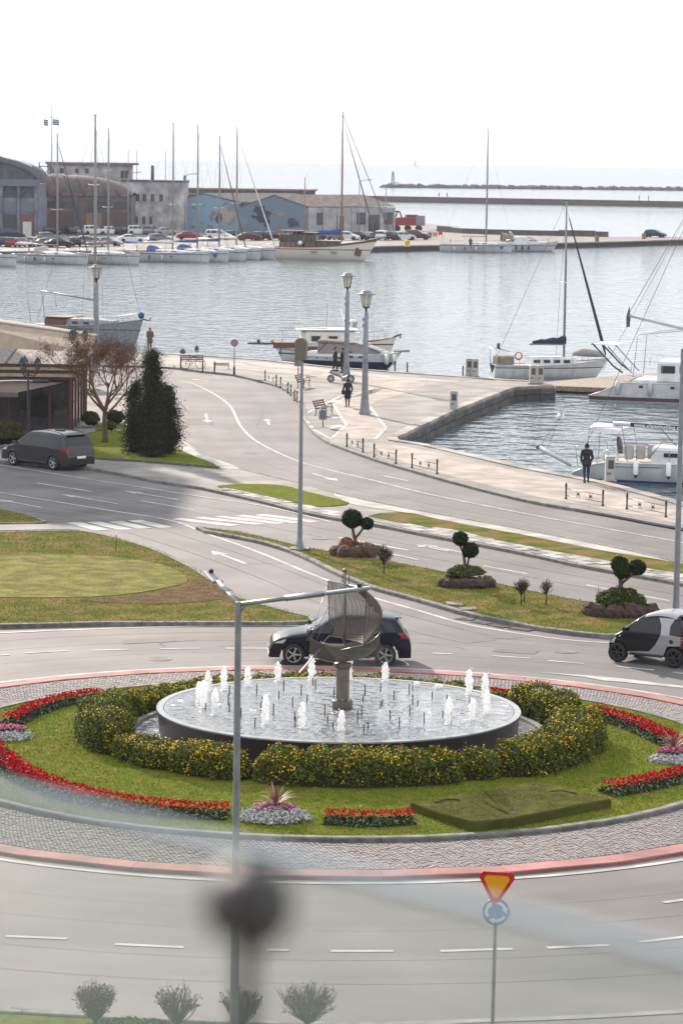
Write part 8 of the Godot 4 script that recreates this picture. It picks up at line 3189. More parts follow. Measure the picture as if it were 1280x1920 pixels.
	loft(st, [ring_box(Vector3(1.6, 1.7, 0), 0.14, 0.5), ring_box(Vector3(2.2, 1.8, 0), 0.3, 0.7), ring_box(Vector3(3.2, 1.72, 0), 0.26, 0.6), ring_box(Vector3(3.9, 1.55, 0), 0.08, 0.2)], true, true)
	obj("upturned_dinghy", st, M.grey_cloth, o)
	# catamaran at the right edge, stern to the left
	var stern := Vector2(16.63, -197.43)
	L = 13.5
	dir = Vector2(0.96, 0.28).normalized()
	o = thing("catamaran", "big white sailing catamaran with stern davits cut off by the right edge", "sailing boat", xz(stern + dir * L * 0.5, WATER), heading(dir))
	for z in [-2.6, 2.6]:
		var hr := hull_rings(L, 1.7, 0.55, 1.9, 0.8, 2.4, 0.4, 0.3)
		for i in hr.size():
			var t: float = i / float(hr.size() - 1)
			for j in hr[i].size():
				var p: Vector3 = hr[i][j]
				if p.y > 0.2:
					p.y *= lerpf(0.62, 1.0, smoothstep(0.0, 0.16, t)) * (2.6 - 1.6 * t if t > 0.16 else lerpf(1.0, 2.34, t / 0.16))
				hr[i][j] = p + Vector3(0, 0, z)
		var hl := Node3D.new()
		put(hl, "float_hull", o)
		hull_parts(hl, hr, M.gelcoat, M.deck, M.catamaran_stripe, 0.06, 0.3)
		for k in 4:
			st = mb()
			var p := at_height(hr[5 + k * 3], 1.0, 1)
			box(st, p, Vector3(0.26, 0.16, 0.04), 0.04)
			obj("porthole", st, M.dark_window, hl)
		if z > 0:
			for k in 3:
				var f := at_height(hr[4 + k * 2], 0.85, 1)
				f.x = -L / 2 + 1.9 + k * 2.1
				bar(hl, "fender", [f + Vector3(0, 0.5, 0.12), f + Vector3(0, 0.4, 0.16), f + Vector3(0, -0.3, 0.16), f + Vector3(0, -0.4, 0.12)], [0.03, 0.15, 0.15, 0.04], M.gelcoat_grey, 8)
	st = mb()
	box(st, Vector3(0, 1.15, 0), Vector3(8.4, 0.4, 4.2), 0.08)
	obj("bridge_deck", st, M.gelcoat, o)
	obj("saloon", coach([[-2.6, 2.2, 1.3, 2.55], [0.4, 2.2, 1.3, 2.6], [1.8, 1.9, 1.3, 2.2], [3.0, 1.4, 1.3, 1.5]]), M.gelcoat, o)
	for k in 3:
		st = mb()
		box(st, Vector3(-1.9 + k * 1.2, 2.05, 2.05), Vector3(0.9, 0.5, 0.08), 0.05)
		obj("saloon_window", st, M.dark_window, o)
	for z in [-1.2, 1.2]:
		bar(o, "davit", [Vector3(-5.0, 1.7, z), Vector3(-5.6, 2.1, z), Vector3(-7.0, 3.5, z)], 0.06, M.dark_grey)
		bar(o, "davit_arm", [Vector3(-4.4, 1.7, z), Vector3(-6.0, 3.35, z)], 0.04, M.steel)
	bar(o, "davit_bar", [Vector3(-7.0, 3.5, -1.5), Vector3(-7.0, 3.5, 1.5)], 0.05, M.dark_grey)
	st = mb()
	box(st, Vector3(-6.2, 3.5, 0), Vector3(1.7, 0.05, 2.6), 0.02)
	obj("solar_panel", st, M.white, o)
	bar(o, "bimini_hoop", [Vector3(-4.2, 1.5, 1.8), Vector3(-4.0, 4.2, 1.6), Vector3(-0.6, 4.6, 1.6), Vector3(0.2, 2.6, 1.8)], 0.03, M.steel)
	bar(o, "bimini_hoop", [Vector3(-4.2, 1.5, -1.8), Vector3(-4.0, 4.2, -1.6), Vector3(-0.6, 4.6, -1.6), Vector3(0.2, 2.6, -1.8)], 0.03, M.steel)
	rig(o, 2.0, 2.6, 15.5, 6.6, L, M.mast_alu, 0.12, 1.5, 1.9, null)
	bar(o, "boom", [Vector3(1.9, 3.9, 0), Vector3(-4.9, 5.35, 0)], 0.11, M.gelcoat_grey, 8)
	bar(o, "boom_end", [Vector3(-4.9, 5.9, 0), Vector3(-4.95, 5.3, 0), Vector3(-4.95, 4.6, 0)], [0.03, 0.14, 0.12], M.dark_grey, 6)
	bar(o, "topping_lift", [Vector3(-4.9, 5.5, 0), Vector3(2.0, 18.0, 0)], 0.02, M.rope, 3)
	guard_rail(o, hull_rings(L, 6.9, 2.0, 2.0, 0.9, 2.4), 4, 19, 0.7, M.steel)
	# the yacht by the near quay, stern to the left
	var s2 := Vector2(11.02, -144.59)
	var b2 := Vector2(16.55, -137.96)
	dir = Vector2(0.955, 0.3).normalized()
	L = 10.5
	o = thing("sailing_yacht", "white yacht with blue waterline stripe and lettered boom stern-on to the near quay", "sailing boat", xz(s2 + dir * (L * 0.5 + 0.2) + Vector2(0.2, -1.5), WATER), heading(dir))
	rings = hull_rings(L, 3.4, 1.05, 1.45, 0.9, 2.4, 0.4, 0.3)
	for i in 4:      # open transom: the sheer runs down to the water
		for j in rings[i].size():
			if rings[i][j].y > 0.2:
				rings[i][j].y = lerpf(0.2, rings[i][j].y, [0.25, 0.55, 0.82, 0.95][i])
	hull_parts(o, rings, M.gelcoat, M.deck, M.flag_blue, 0.03, 0.16)
	bar(o, "rubbing_strake", [at_height(rings[3], 0.8, 1), at_height(rings[8], 0.86, 1), at_height(rings[14], 0.95, 1), at_height(rings[19], 1.2, 1)], 0.018, M.dark_grey, 4)
	obj("coachroof", coach([[-1.5, 1.15, 0.95, 1.75], [0.4, 1.15, 1.0, 1.72], [2.2, 0.85, 1.1, 1.5], [3.4, 0.4, 1.2, 1.3]]), M.gelcoat, o)
	for k in 3:
		st = mb()
		box(st, Vector3(-0.5 + k * 0.95, 1.42, 1.09 - k * 0.07), Vector3(0.8, 0.2, 0.05), 0.03, Basis(Vector3.UP, 0.07))
		obj("cabin_window", st, M.dark_window, o)
	for k in 3:
		var f := at_height(rings[6 + k * 3], 0.72, 1)
		bar(o, "fender", [f + Vector3(0, 0.42, 0.1), f + Vector3(0, 0.36, 0.14), f + Vector3(0, -0.2, 0.14), f + Vector3(0, -0.24, 0.14)], [0.03, 0.13, 0.13, 0.12], M.white, 8)
		bar(o, "fender_tip", [f + Vector3(0, -0.22, 0.14), f + Vector3(0, -0.4, 0.14)], [0.13, 0.02], M.black, 8)
		bar(o, "fender_line", [f + Vector3(0, 0.4, 0.1), f + Vector3(0, 0.95, -0.02)], 0.014, M.rope, 4)
	guard_rail(o, rings, 3, 19, 0.6, M.steel)
	for z in [-1.3, 1.3]:
		bar(o, "pushpit", [Vector3(-5.0, 0.7, z), Vector3(-5.15, 1.7, z), Vector3(-4.2, 1.75, z), Vector3(-4.1, 1.0, z)], 0.024, M.steel)
		bar(o, "bimini_frame", [Vector3(-4.6, 0.9, z), Vector3(-4.5, 2.6, z * 0.95), Vector3(-2.9, 2.7, z * 0.95), Vector3(-2.6, 1.0, z)], 0.022, M.steel)
	hood(o, -4.5, -3.0, 1.25, 2.45, 0.28, M.gelcoat, "bimini")
	bar(o, "wheel_pedestal", [Vector3(-3.3, 0.8, 0.4), Vector3(-3.3, 1.7, 0.4)], 0.08, M.white)
	st = mb(true)
	lathe(st, [Vector2(0, -0.06), Vector2(0.4, -0.05), Vector2(0.42, 0.05), Vector2(0, 0.06)], 18, Vector3(-3.15, 1.75, 0.5), Basis(Vector3.BACK, PI / 2 + 0.2))
	obj("steering_wheel", st, M.dark_grey, o)
	for k in 3:
		st = mb()
		box(st, Vector3(-2.7 + k * 0.5, 1.45, 0.5 - k * 0.3), Vector3(0.4, 0.7, 0.4), 0.05)
		obj("cockpit_locker", st, M.deck, o)
	bar(o, "sprayhood_frame", [Vector3(-1.6, 1.3, 1.1), Vector3(-1.0, 2.05, 1.0), Vector3(0.6, 1.95, 0.9), Vector3(1.2, 1.6, 0.9)], 0.03, M.steel)
	var x := 1.1
	rig(o, x, 1.6, 14.0, 3.4, L, M.mast_alu, 0.1, 1.1, 1.5, null)
	bar(o, "boom", [Vector3(x - 0.1, 2.62, 0), Vector3(x - 4.7, 2.74, 0)], 0.11, M.gelcoat_grey, 8)
	st = mb()
	box(st, Vector3(x - 2.4, 2.68, 0.105), Vector3(2.9, 0.2, 0.03), 0.01, Basis(Vector3.BACK, -0.03))
	var banner := obj("boom_banner", st, M.navy, o)
	var tm := TextMesh.new()
	var sf := SystemFont.new()
	sf.font_names = PackedStringArray(["Droid Sans"])
	sf.font_weight = 700
	tm.font = sf
	tm.text = "www.elanetsailing.com"
	tm.font_size = 20
	tm.pixel_size = 0.0112
	tm.depth = 0.006
	var txt := inst("lettering", tm, M.white, banner)
	txt.position = Vector3(x - 2.4, 2.675, 0.125)
	txt.rotation.z = -0.03
	bar(o, "mainsheet", [Vector3(x - 2.4, 2.6, 0), Vector3(x - 1.6, 1.75, 0)], 0.02, M.rope, 4)
	# its gangway, hauled up over the quay
	var gw := thing("gangway", "grey gangway tilted up from the yacht's stern, held by two thin ropes", "gangway", Vector3.ZERO)
	var g0 := Vector3(11.34, -0.5, -150)
	var g1 := Vector3(9.8, 0.26, -151)
	var g2 := Vector3(10.93, 1.67, -152.5)
	bar(gw, "plank", [g0, g1], [0.09, 0.13], M.gelcoat_grey, 6)
	bar(gw, "tip", [g1, g1 + (g1 - g0).normalized() * 0.16], [0.14, 0.1], M.dark_grey, 6)
	bar(gw, "rope", [g1, g2], 0.012, M.rope, 3)
	bar(gw, "rope", [g1 + Vector3(0.35, -0.2, 0), g2], 0.012, M.rope, 3)
	var gull := thing("seagull", "white gull gliding over the basin above the gangway ropes", "bird", g2 + Vector3(0, 0.06, 0), 0.4)
	st = mb(true)
	loft(st, [ring_box(Vector3(-0.2, 0, 0), 0.015, 0.03), ring_box(Vector3(0, 0, 0), 0.05, 0.05), ring_box(Vector3(0.14, 0.01, 0), 0.035, 0.035), ring_box(Vector3(0.24, 0.01, 0), 0.006, 0.006)], true, true)
	for sg in [-1, 1]:
		oq(st, Vector3(-0.06, 0.03, 0.03 * sg), Vector3(0.08, 0.03, 0.03 * sg), Vector3(0.04, 0.12, 0.3 * sg), Vector3(-0.05, 0.12, 0.28 * sg), Vector3.UP)
		ot(st, Vector3(0.04, 0.12, 0.3 * sg), Vector3(-0.05, 0.12, 0.28 * sg), Vector3(-0.12, 0.09, 0.55 * sg), Vector3.UP)
	obj("body", st, M.white, gull)


# ---------------------------------------------------------------- the far side of the harbour
func far_harbour():
	mat("old_hull", Color(0.36, 0.37, 0.41), 0.6, 0, "streak", 0.4)
	mat("canopy_clear", Color(0.22, 0.19, 0.18), 0.2)
	mat("catamaran_stripe", Color(0.09, 0.06, 0.075), 0.4)
	var q := setting("far_quay")
	var st := mb()
	var front: Array = [Vector2(-58.92, -439.31), Vector2(-50.28, -444.46), Vector2(-35.55, -454.97), Vector2(-20.11, -465.99), Vector2(-10.46, -471.78), Vector2(-2.28, -483.92), Vector2(6.38, -499.71), Vector2(17.24, -511.07), Vector2(32.59, -528.16), Vector2(46.99, -545.42), Vector2(77.71, -590.73)]
	var back: Array = [Vector2(79.11, -601.46), Vector2(50.28, -583.93), Vector2(36.26, -588.27), Vector2(24.15, -593.86), Vector2(16.53, -620.04)] + [Vector2(25, -650), Vector2(-30, -900), Vector2(-260, -900), Vector2(-260, -470)]
	sheet(st, front + back, 0.1)
	obj("top", st, M.concrete, q)
	st = mb()
	for i in front.size() - 1:
		oq(st, xz(front[i], -4), xz(front[i + 1], -4), xz(front[i + 1], 0.1), xz(front[i], 0.1), Vector3(0, 0, 1))
	obj("wall", st, M.quay_stone, q)
	stones("edge_stone", front, 0.7, 0.22, 6.0, [M.concrete, M.kerb_c], q, 0.0, 0.03)
	var wall := thing("parapet", "low concrete parapet along the back of the far mole", "wall", Vector3.ZERO)
	var line := resample([Vector2(18.33, -607.65), Vector2(24.06, -591.74), Vector2(36.13, -586.19), Vector2(50.28, -583.93)], 7.0)
	for i in line.size() - 1:
		var a: Vector2 = line[i]
		var b: Vector2 = line[i + 1]
		st = mb()
		box(st, Vector3.ZERO, Vector3(a.distance_to(b) - 0.05, 1.0 + (0.3 if i % 5 == 0 else 0.0), 0.5), 0.03)
		var o := obj("wall_section", st, [M.facade_grey, M.quay_stone][i % 2], wall)
		o.position = xz((a + b) * 0.5, 0.6)
		o.rotation.y = heading(b - a)
	for e in [[Vector3(10.17, 0.1, -501.54), "yellow", "yellow bollard at the quay edge below the dark red off-roader"], [Vector3(45.1, 0.1, -547.93), "ochre", "small ochre crate on the mole near its bend"], [Vector3(55.81, 0.1, -571.51), "ochre", "small ochre crate beside the lone navy car"], [Vector3(31.84, 0.1, -531.08), "ochre", "yellow bollard hidden behind the motor cruiser"]]:
		st = mb(true)
		lathe(st, [Vector2(0.45, 0), Vector2(0.4, 0.15), Vector2(0.34, 0.6), Vector2(0.48, 0.8), Vector2(0.4, 1.0), Vector2(0, 1.05)], 10)
		var bo := obj("mooring_bollard", st, M[e[1]])
		bo.position = e[0]
		tag(bo, e[2], "bollard", "yellow bollards on the far quay")
	# breakwaters
	var bw := thing("breakwater", "long straight concrete breakwater with a raised parapet", "breakwater", Vector3.ZERO)
	var n0 := Vector2(2.21, -1069.09)
	var n1 := Vector2(115.98, -1035.03)
	var nx := n1 + (n1 - n0) * 2.0
	var dn := (nx - n0).normalized()
	var sd := Vector2(-dn.y, dn.x)
	if sd.y > 0:
		sd = -sd
	st = mb()
	prism(st, [n0, nx, nx + sd * 7.0, n0 + sd * 7.0], -3.0, 0.25)
	obj("footing", st, M.quay_stone, bw)
	for i in 40:
		var a := n0.lerp(nx, i / 40.0) + sd * 1.5
		var b := n0.lerp(nx, (i + 0.985) / 40.0) + sd * 1.5
		st = mb()
		prism(st, [a, b, b + sd * 4.5, a + sd * 4.5], 0.25, 1.25)
		obj("wall_section", st, M.breakwater, bw)
	var rb := thing("rubble_breakwater", "farther low breakwater of heaped dark rocks", "breakwater", Vector3.ZERO)
	n0 = Vector2(19.24, -1586.61)
	n1 = Vector2(184.16, -1645.62)
	nx = n1 + (n1 - n0) * 2.0
	st = mb()
	for i in 900:
		var p := n0.lerp(nx, rng.randf()) + Vector2(0, rr(-4, 4))
		var s := rr(0.5, 1.2)
		if i < 120:
			p = n0.lerp(nx, i / 120.0 * 0.33) + Vector2(0, 3.0)
		rock(st, xz(p, WATER + rr(0.0, 1.1)), Vector3(s * 1.6, s, s * 1.3), i % 9, 6)
	stuff(obj("rocks", st, M.breakwater, rb))
	st = mb()
	prism(st, [n0, nx, nx + Vector2(0, -8), n0 + Vector2(0, -8)], -3, 0.2)
	obj("core", st, M.breakwater, rb)
	var be := thing("harbour_beacon", "lattice beacon with a lamp on the tip of the far breakwater", "beacon", Vector3(24.15, -0.5, -1582.05))
	for k in 4:
		var a := TAU * k / 4 + 0.4
		bar(be, "leg", [Vector3(cos(a) * 1.1, 0, sin(a) * 1.1), Vector3(cos(a) * 0.5, 6.2, sin(a) * 0.5)], 0.14, M.dark_grey, 4)
	for y in [2.0, 4.0, 6.2]:
		st = mb()
		box(st, Vector3(0, y, 0), Vector3(1.7 - y * 0.12, 0.16, 1.7 - y * 0.12))
		obj("platform", st, M.dark_grey, be)
	st = mb(true)
	lathe(st, [Vector2(0.5, 6.3), Vector2(0.5, 7.4), Vector2(0.7, 7.5), Vector2(0, 8.2)], 10)
	obj("lantern", st, M.dark_grey, be)


func mural_texture() -> ImageTexture:
	# a weathered blue wall painting of vague dark and light shapes
	var im := Image.create(512, 128, false, Image.FORMAT_RGB8)
	var n := FastNoiseLite.new()
	n.frequency = 0.012
	n.fractal_octaves = 4
	var f := FastNoiseLite.new()
	f.seed = 9
	f.frequency = 0.03
	f.fractal_octaves = 4
	for y in 128:
		for x in 512:
			var c := Color(0.48, 0.6, 0.67).lerp(Color(0.4, 0.46, 0.52), smoothstep(180, 300, x + 60.0 * n.get_noise_2d(x, y)))
			c = c.lerp(Color(0.46, 0.42, 0.4), smoothstep(0.25, 0.5, n.get_noise_2d(x * 2.0, y * 2.0 + 300)))
			for b in [[62, 78, 14, 44, Color(0.15, 0.2, 0.28)], [212, 70, 34, 30, Color(0.62, 0.58, 0.55)], [228, 50, 14, 12, Color(0.6, 0.45, 0.22)], [190, 82, 14, 20, Color(0.3, 0.26, 0.3)], [345, 64, 34, 28, Color(0.17, 0.19, 0.24)], [362, 98, 12, 28, Color(0.2, 0.2, 0.24)], [410, 62, 16, 8, Color(0.5, 0.48, 0.5)], [455, 92, 20, 20, Color(0.2, 0.24, 0.32)], [20, 96, 16, 34, Color(0.4, 0.32, 0.3)]]:
				var d := Vector2((x - b[0]) / float(b[2]), (y - b[1]) / float(b[3])).length() + 0.9 * f.get_noise_2d(x, y)
				c = c.lerp(b[4], 1.0 - smoothstep(0.72, 0.86, d))
			im.set_pixel(x, y, c)
	return ImageTexture.create_from_image(im)


func windows(o: Node, xs: Array, y: float, w: float, h: float, z: float, m: Material, frame: Material) -> void:
	for x in xs:
		var st := mb()
		box(st, Vector3(x, y, z + 0.03), Vector3(w + 0.24, h + 0.24, 0.14))
		var f := obj("window", st, frame, o)
		for k in 2:
			st = mb()
			box(st, Vector3(x + (k - 0.5) * w * 0.5, y, z + 0.11), Vector3(w * 0.44, h, 0.03))
			obj("pane", st, m, f)


func far_buildings():
	# white office block: main block and the storey behind
	var p := Vector3(-29.9, 0.1, -571.59)
	var o := thing("office_block", "white three storey port office with small windows and a flat roofed upper block", "building", Vector3(p.x, 0.1, p.z))
	var st := mb()
	box(st, Vector3(-6.0, 4.7, -5), Vector3(12.0, 9.4, 10))
	obj("wall", st, M.facade_white, o)
	st = mb()
	box(st, Vector3(-6.0, 9.5, -5), Vector3(12.3, 0.35, 10.3))
	obj("roof_edge", st, M.facade_grey, o)
	st = mb()
	box(st, Vector3(-18.6, 6.4, -9), Vector3(15.6, 12.2, 8))
	obj("upper_block", st, M.facade_white, o)
	st = mb()
	box(st, Vector3(-18.2, 12.6, -9), Vector3(17.0, 0.4, 9))
	obj("upper_roof", st, M.roof_pink, o)
	windows(o, [-10.4, -9.0, -7.7, -6.2, -4.6], 6.4, 0.7, 1.3, 0, M.dark_window, M.facade_white)
	windows(o, [-9.2, -7.8, -6.5], 2.2, 0.6, 1.4, 0, M.dark_window, M.facade_white)
	windows(o, [-25.5, -23.6, -20.8, -18.9], 11.2, 0.7, 0.9, -5.0, M.dark_window, M.facade_white)
	windows(o, [-11.8], 10.6, 1.6, 1.5, -5.0, M.dark_window, M.facade_white)
	for e in [[-6.5, 9.6, 12.4, 0.3], [-0.4, 9.6, 10.6, 0.25]]:
		bar(o, "flue", [Vector3(e[0], e[1], -4), Vector3(e[0], e[2], -4)], e[3], M.facade_grey, 8)
	for x in [-11.0, -9.4, -4.0]:
		bar(o, "aerial", [Vector3(x, 9.6, -3), Vector3(x, 15.2, -3)], 0.05, M.rope, 4)
	# brown barrel roofed warehouse
	p = Vector3(-55.61, 0.1, -553.04)
	o = thing("warehouse", "old brown brick warehouse with a ribbed curved roof and an ochre gate", "building", Vector3(p.x, 0.1, p.z))
	st = mb()
	box(st, Vector3(8.4, 3.4, -6), Vector3(16.8, 6.8, 12))
	obj("wall", st, M.facade_brown, o)
	st = mb(true)
	var rings := []
	for i in 9:
		var t := i / 8.0
		var rise := 3.7 * (1.0 if t < 0.35 else sqrt(maxf(0.0, 1.0 - pow((t - 0.35) / 0.66, 2.0))))
		var ring := []
		for k in 9:
			var a := PI * k / 8.0
			ring.append(Vector3(-0.2 + 17.2 * t, 6.8 + rise * sin(a), -6 + 6.3 * cos(a)))
		rings.append(ring)
	loft(st, rings, false)
	obj("roof", st, M.roof_brown, o)
	for i in 9:
		var rib := []
		for k in 5:
			rib.append(rings[i][k] + Vector3(-2.4 * k / 4.0, 0.08, 0))
		if i > 0:
			bar(o, "roof_rib", rib, 0.16, M.facade_brown, 4)
	for k in 6:
		st = mb()
		box(st, Vector3(0.3 + k * 3.25, 3.4, 0.05), Vector3(0.55, 6.8, 0.3), 0.02)
		obj("pier", st, M.facade_grey, o)
	for k in 5:
		if k == 2:
			continue
		st = mb()
		box(st, Vector3(1.95 + k * 3.25, 5.2, 0.02), Vector3(2.2, 1.2, 0.12))
		obj("window", st, M.dark_window, o)
		st = mb()
		box(st, Vector3(1.95 + k * 3.25, 2.0, 0.03), Vector3(2.5, 3.9, 0.1))
		obj("brick_panel", st, M.brick_dull, o)
	st = mb()
	box(st, Vector3(10.1, 1.9, 0.1), Vector3(2.9, 3.8, 0.16), 0.03)
	obj("gate", st, M.ochre, o)
	st = mb()
	box(st, Vector3(10.1, 5.2, 0.06), Vector3(2.2, 1.4, 0.12))
	obj("window", st, M.dark_window, o)
	# blue grey warehouse at the left edge
	p = Vector3(-53.46, 0.1, -531.7)
	o = thing("warehouse", "blue grey steel warehouse with an arched roof at the left edge", "building", Vector3(p.x, 0.1, p.z))
	var facade := mb()
	box(facade, Vector3(-14, 3.3, -8), Vector3(28, 6.6, 16))
	obj("wall", facade, M.facade_blue, o)
	st = mb()
	box(st, Vector3(-14, 7.8, -8.5), Vector3(27.6, 2.4, 15))
	obj("glazing_band", st, M.facade_blue_dark, o)
	st = mb(true)
	rings = []
	for i in 13:
		var a := PI * i / 12.0
		rings.append([Vector3(-14 + 14.3 * cos(a), 8.9 + 4.6 * sin(a), 0.5), Vector3(-14 + 14.3 * cos(a), 9.6 + 4.6 * sin(a), 0.4), Vector3(-14 + 14.3 * cos(a), 9.6 + 4.6 * sin(a), -16.5)])
	loft(st, rings, false)
	obj("roof", st, M.roof_slate, o)
	st = mb()
	box(st, Vector3(-14, 9.2, 0.3), Vector3(28.4, 1.2, 0.5), 0.04)
	obj("fascia", st, M.facade_blue_dark, o)
	st = mb()
	var c0 := Vector3(-14, 9.0, 0.2)
	for i in 12:
		ot(st, c0, rings[i][0] + Vector3(0, 0, -0.35), rings[i + 1][0] + Vector3(0, 0, -0.35), Vector3(0, 0, 1))
	obj("gable", st, M.roof_slate, o)
	for k in 2:
		var sky := []
		for i in range(2, 5):
			sky.append(rings[i][2].lerp(rings[i][1], 0.35 + 0.35 * k) + Vector3(0, 0.12, 0))
		bar(o, "roof_light", sky, 0.22, M.white, 4)
	for k in 7:
		var x := -0.4 - k * 3.0
		st = mb()
		box(st, Vector3(x, 4.6, 0.12), Vector3(0.5, 9.0, 0.4), 0.03)
		obj("column", st, M.facade_blue, o)
		bar(o, "truss_brace", [Vector3(x - 0.3, 6.7, 0.1), Vector3(x - 1.5, 8.9, 0.1), Vector3(x - 2.7, 6.7, 0.1)], 0.13, M.facade_blue, 4)
		st = mb()
		box(st, Vector3(x - 1.5, 5.0, 0.04), Vector3(2.3, 1.7, 0.12))
		obj("cladding_panel", st, M.facade_blue_dark, o)
		st = mb()
		box(st, Vector3(x - 1.5, 1.9, 0.05), Vector3(2.3, 3.7, 0.12))
		obj("bay_opening" if k else "brick_panel", st, M.dark_window if k else M.brick, o)
	st = mb()
	box(st, Vector3(-1.9, 1.25, 0.14), Vector3(1.5, 2.5, 0.1), 0.02)
	obj("door", st, M.white_dull, o)
	# signal mast with two flags on the roof behind
	o = thing("flag_mast", "white signal mast with crosstree and two small blue and white flags", "mast", Vector3(-54.23, 0.1, -549.92) + Vector3(0, 0, -14))
	bar(o, "pole", [Vector3(0, 0, 0), Vector3(0, 17.0, 0), Vector3(0, 25.6, 0)], [0.16, 0.13, 0.05], M.white_dull, 6)
	bar(o, "crosstree", [Vector3(-1.5, 21.0, 0), Vector3(1.5, 21.0, 0)], 0.07, M.white_dull, 5)
	bar(o, "stay", [Vector3(-1.5, 22.6, 0), Vector3(-0.1, 21.2, 0)], 0.03, M.rope, 3)
	for e in [[-1.5, 19.5, 0.8, 1.1], [0.15, 19.6, 1.2, 1.05]]:
		var fl := Node3D.new()
		put(fl, "flag", o)
		for k in 5:
			st = mb()
			var grid := []
			for i in 7:
				var t := i / 6.0
				grid.append([Vector3(e[0] + e[2] * t, e[1] + e[3] * (k / 5.0) - 0.12 * t, 0.12 * sin(t * 6.0)), Vector3(e[0] + e[2] * t, e[1] + e[3] * ((k + 1) / 5.0) - 0.12 * t, 0.12 * sin(t * 6.0))])
			for i in 6:
				oq(st, grid[i][0], grid[i + 1][0], grid[i + 1][1], grid[i][1], Vector3(0, 0, 1))
			obj("flag_stripe", st, M.flag_blue if k % 2 == 0 else M.white_dull, fl)
	o = thing("lattice_platform", "small lattice platform on the roof between the two warehouses", "platform", Vector3(-55.05, 0.1, -549.46) + Vector3(0, 9.4, -11))
	for x in [-1.1, 1.1]:
		bar(o, "leg", [Vector3(x, 0, 0), Vector3(x, 3.4, 0)], 0.1, M.dark_grey, 4)
		bar(o, "brace", [Vector3(x, 0.2, 0), Vector3(-x, 2.6, 0)], 0.08, M.dark_grey, 4)
	bar(o, "rail", [Vector3(-1.3, 2.6, 0), Vector3(1.3, 2.6, 0)], 0.08, M.dark_grey, 4)
	# the mural shed: two gables towards us, the long side wall to the right
	var b0 := Vector2(-33.85, -577.56)
	var b1 := Vector2(-6.98, -576.41)
	var ex := Vector2(16.5, -17.0)
	o = thing("mural_shed", "double gabled shed with a blue mural front and pale side wall", "building", Vector3.ZERO)
	var mural := StandardMaterial3D.new()
	mural.resource_name = "mural"
	mural.albedo_texture = mural_texture()
	mural.roughness = 0.9
	mural.albedo_color = Color(1, 1, 1)
	var mid := b0.lerp(b1, 0.52)
	for e in [[b0, mid, 5.6, 7.2, 0.0, 0.52], [mid, b1, 4.9, 7.1, 0.52, 1.0]]:
		var a: Vector2 = e[0]
		var b: Vector2 = e[1]
		var m: Vector2 = (a + b) * 0.5
		st = mb()
		var v := [xz(a, 0.1), xz(b, 0.1), xz(b, 0.1 + e[2]), xz(m, 0.1 + e[3]), xz(a, 0.1 + e[2])]
		var uv := [Vector2(e[4], 1), Vector2(e[5], 1), Vector2(e[5], 1.0 - e[2] / 7.3), Vector2((e[4] + e[5]) * 0.5, 1.0 - e[3] / 7.3), Vector2(e[4], 1.0 - e[2] / 7.3)]
		for t in [[0, 2, 1], [0, 3, 2], [0, 4, 3]]:
			for i in t:
				st.set_uv(uv[i])
				st.add_vertex(v[i])
		obj("mural_wall", st, mural, o)
		st = mb()
		var x3 := Vector3(ex.x, 0, ex.y)
		var eave := Vector3(0, 0.16, 0)
		oq(st, xz(a, 0.1 + e[2]) + eave, xz(m, 0.1 + e[3]) + eave, xz(m, 0.1 + e[3]) + eave + x3 * 1.02, xz(a, 0.1 + e[2]) + eave + x3 * 1.02, Vector3.UP)
		oq(st, xz(m, 0.1 + e[3]) + eave, xz(b, 0.1 + e[2]) + eave, xz(b, 0.1 + e[2]) + eave + x3 * 1.02, xz(m, 0.1 + e[3]) + eave + x3 * 1.02, Vector3.UP)
		obj("roof", st, M.roof_slate if e[4] == 0.0 else M.roof_tan, o)
		for k in 2:
			bar(o, "verge_board", [xz([a, b][k], 0.14 + e[2]), xz(m, 0.14 + e[3])], 0.12, M.facade_grey, 4)
	st = mb()
	var e1 := b1 + ex
	oq(st, xz(b1, 0.1), xz(e1, 0.1), xz(e1, 5.0), xz(b1, 5.0), Vector3(1, 0, 1))
	oq(st, xz(e1, 0.1), xz(b0 + ex, 0.1), xz(b0 + ex, 5.2), xz(e1, 5.0), Vector3(0, 0, -1))
	oq(st, xz(b0, 0.1), xz(b0 + ex, 0.1), xz(b0 + ex, 5.3), xz(b0, 5.3), Vector3(-1, 0, 0))
	obj("side_wall", st, M.facade_white, o)
	var wn := Vector3(-ex.y, 0, ex.x).normalized()
	if wn.z < 0:
		wn = -wn
	for e in [[0.14, 1.9, 2.3, "dark_window", "window"], [0.36, 1.6, 3.2, "facade_grey", "door"], [0.6, 1.9, 2.3, "dark_window", "window"], [0.76, 3.0, 3.6, "dark_window", "gate_opening"], [0.92, 1.9, 2.3, "dark_window", "window"]]:
		var c := b1.lerp(e1, e[0])
		st = mb()
		box(st, Vector3.ZERO, Vector3(e[1] + 0.3, e[2], 0.2), 0.03)
		var w := obj(e[4], st, M[e[3]], o)
		w.position = xz(c, 2.9 if e[4] == "window" else 1.8) + wn * 0.06
		w.rotation.y = heading(ex)
	for k in 7:
		var c := b1.lerp(e1, (k + 0.02) / 6.1)
		st = mb()
		box(st, Vector3.ZERO, Vector3(0.4, 4.9, 0.35), 0.03)
		var w := obj("pilaster", st, M.facade_white, o)
		w.position = xz(c, 2.5) + wn * 0.1
		w.rotation.y = heading(ex)
	# another low roof behind
	o = thing("rear_shed", "low dull roofed shed seen over the mural gables", "building", Vector3(-21.65, 0.1, -597.53) + Vector3(-2, 0, -60))
	st = mb()
	box(st, Vector3(0, 3.6, 0), Vector3(34, 7.2, 14))
	obj("wall", st, M.facade_grey, o)
	st = mb()
	box(st, Vector3(0, 7.35, 0), Vector3(35, 0.35, 15))
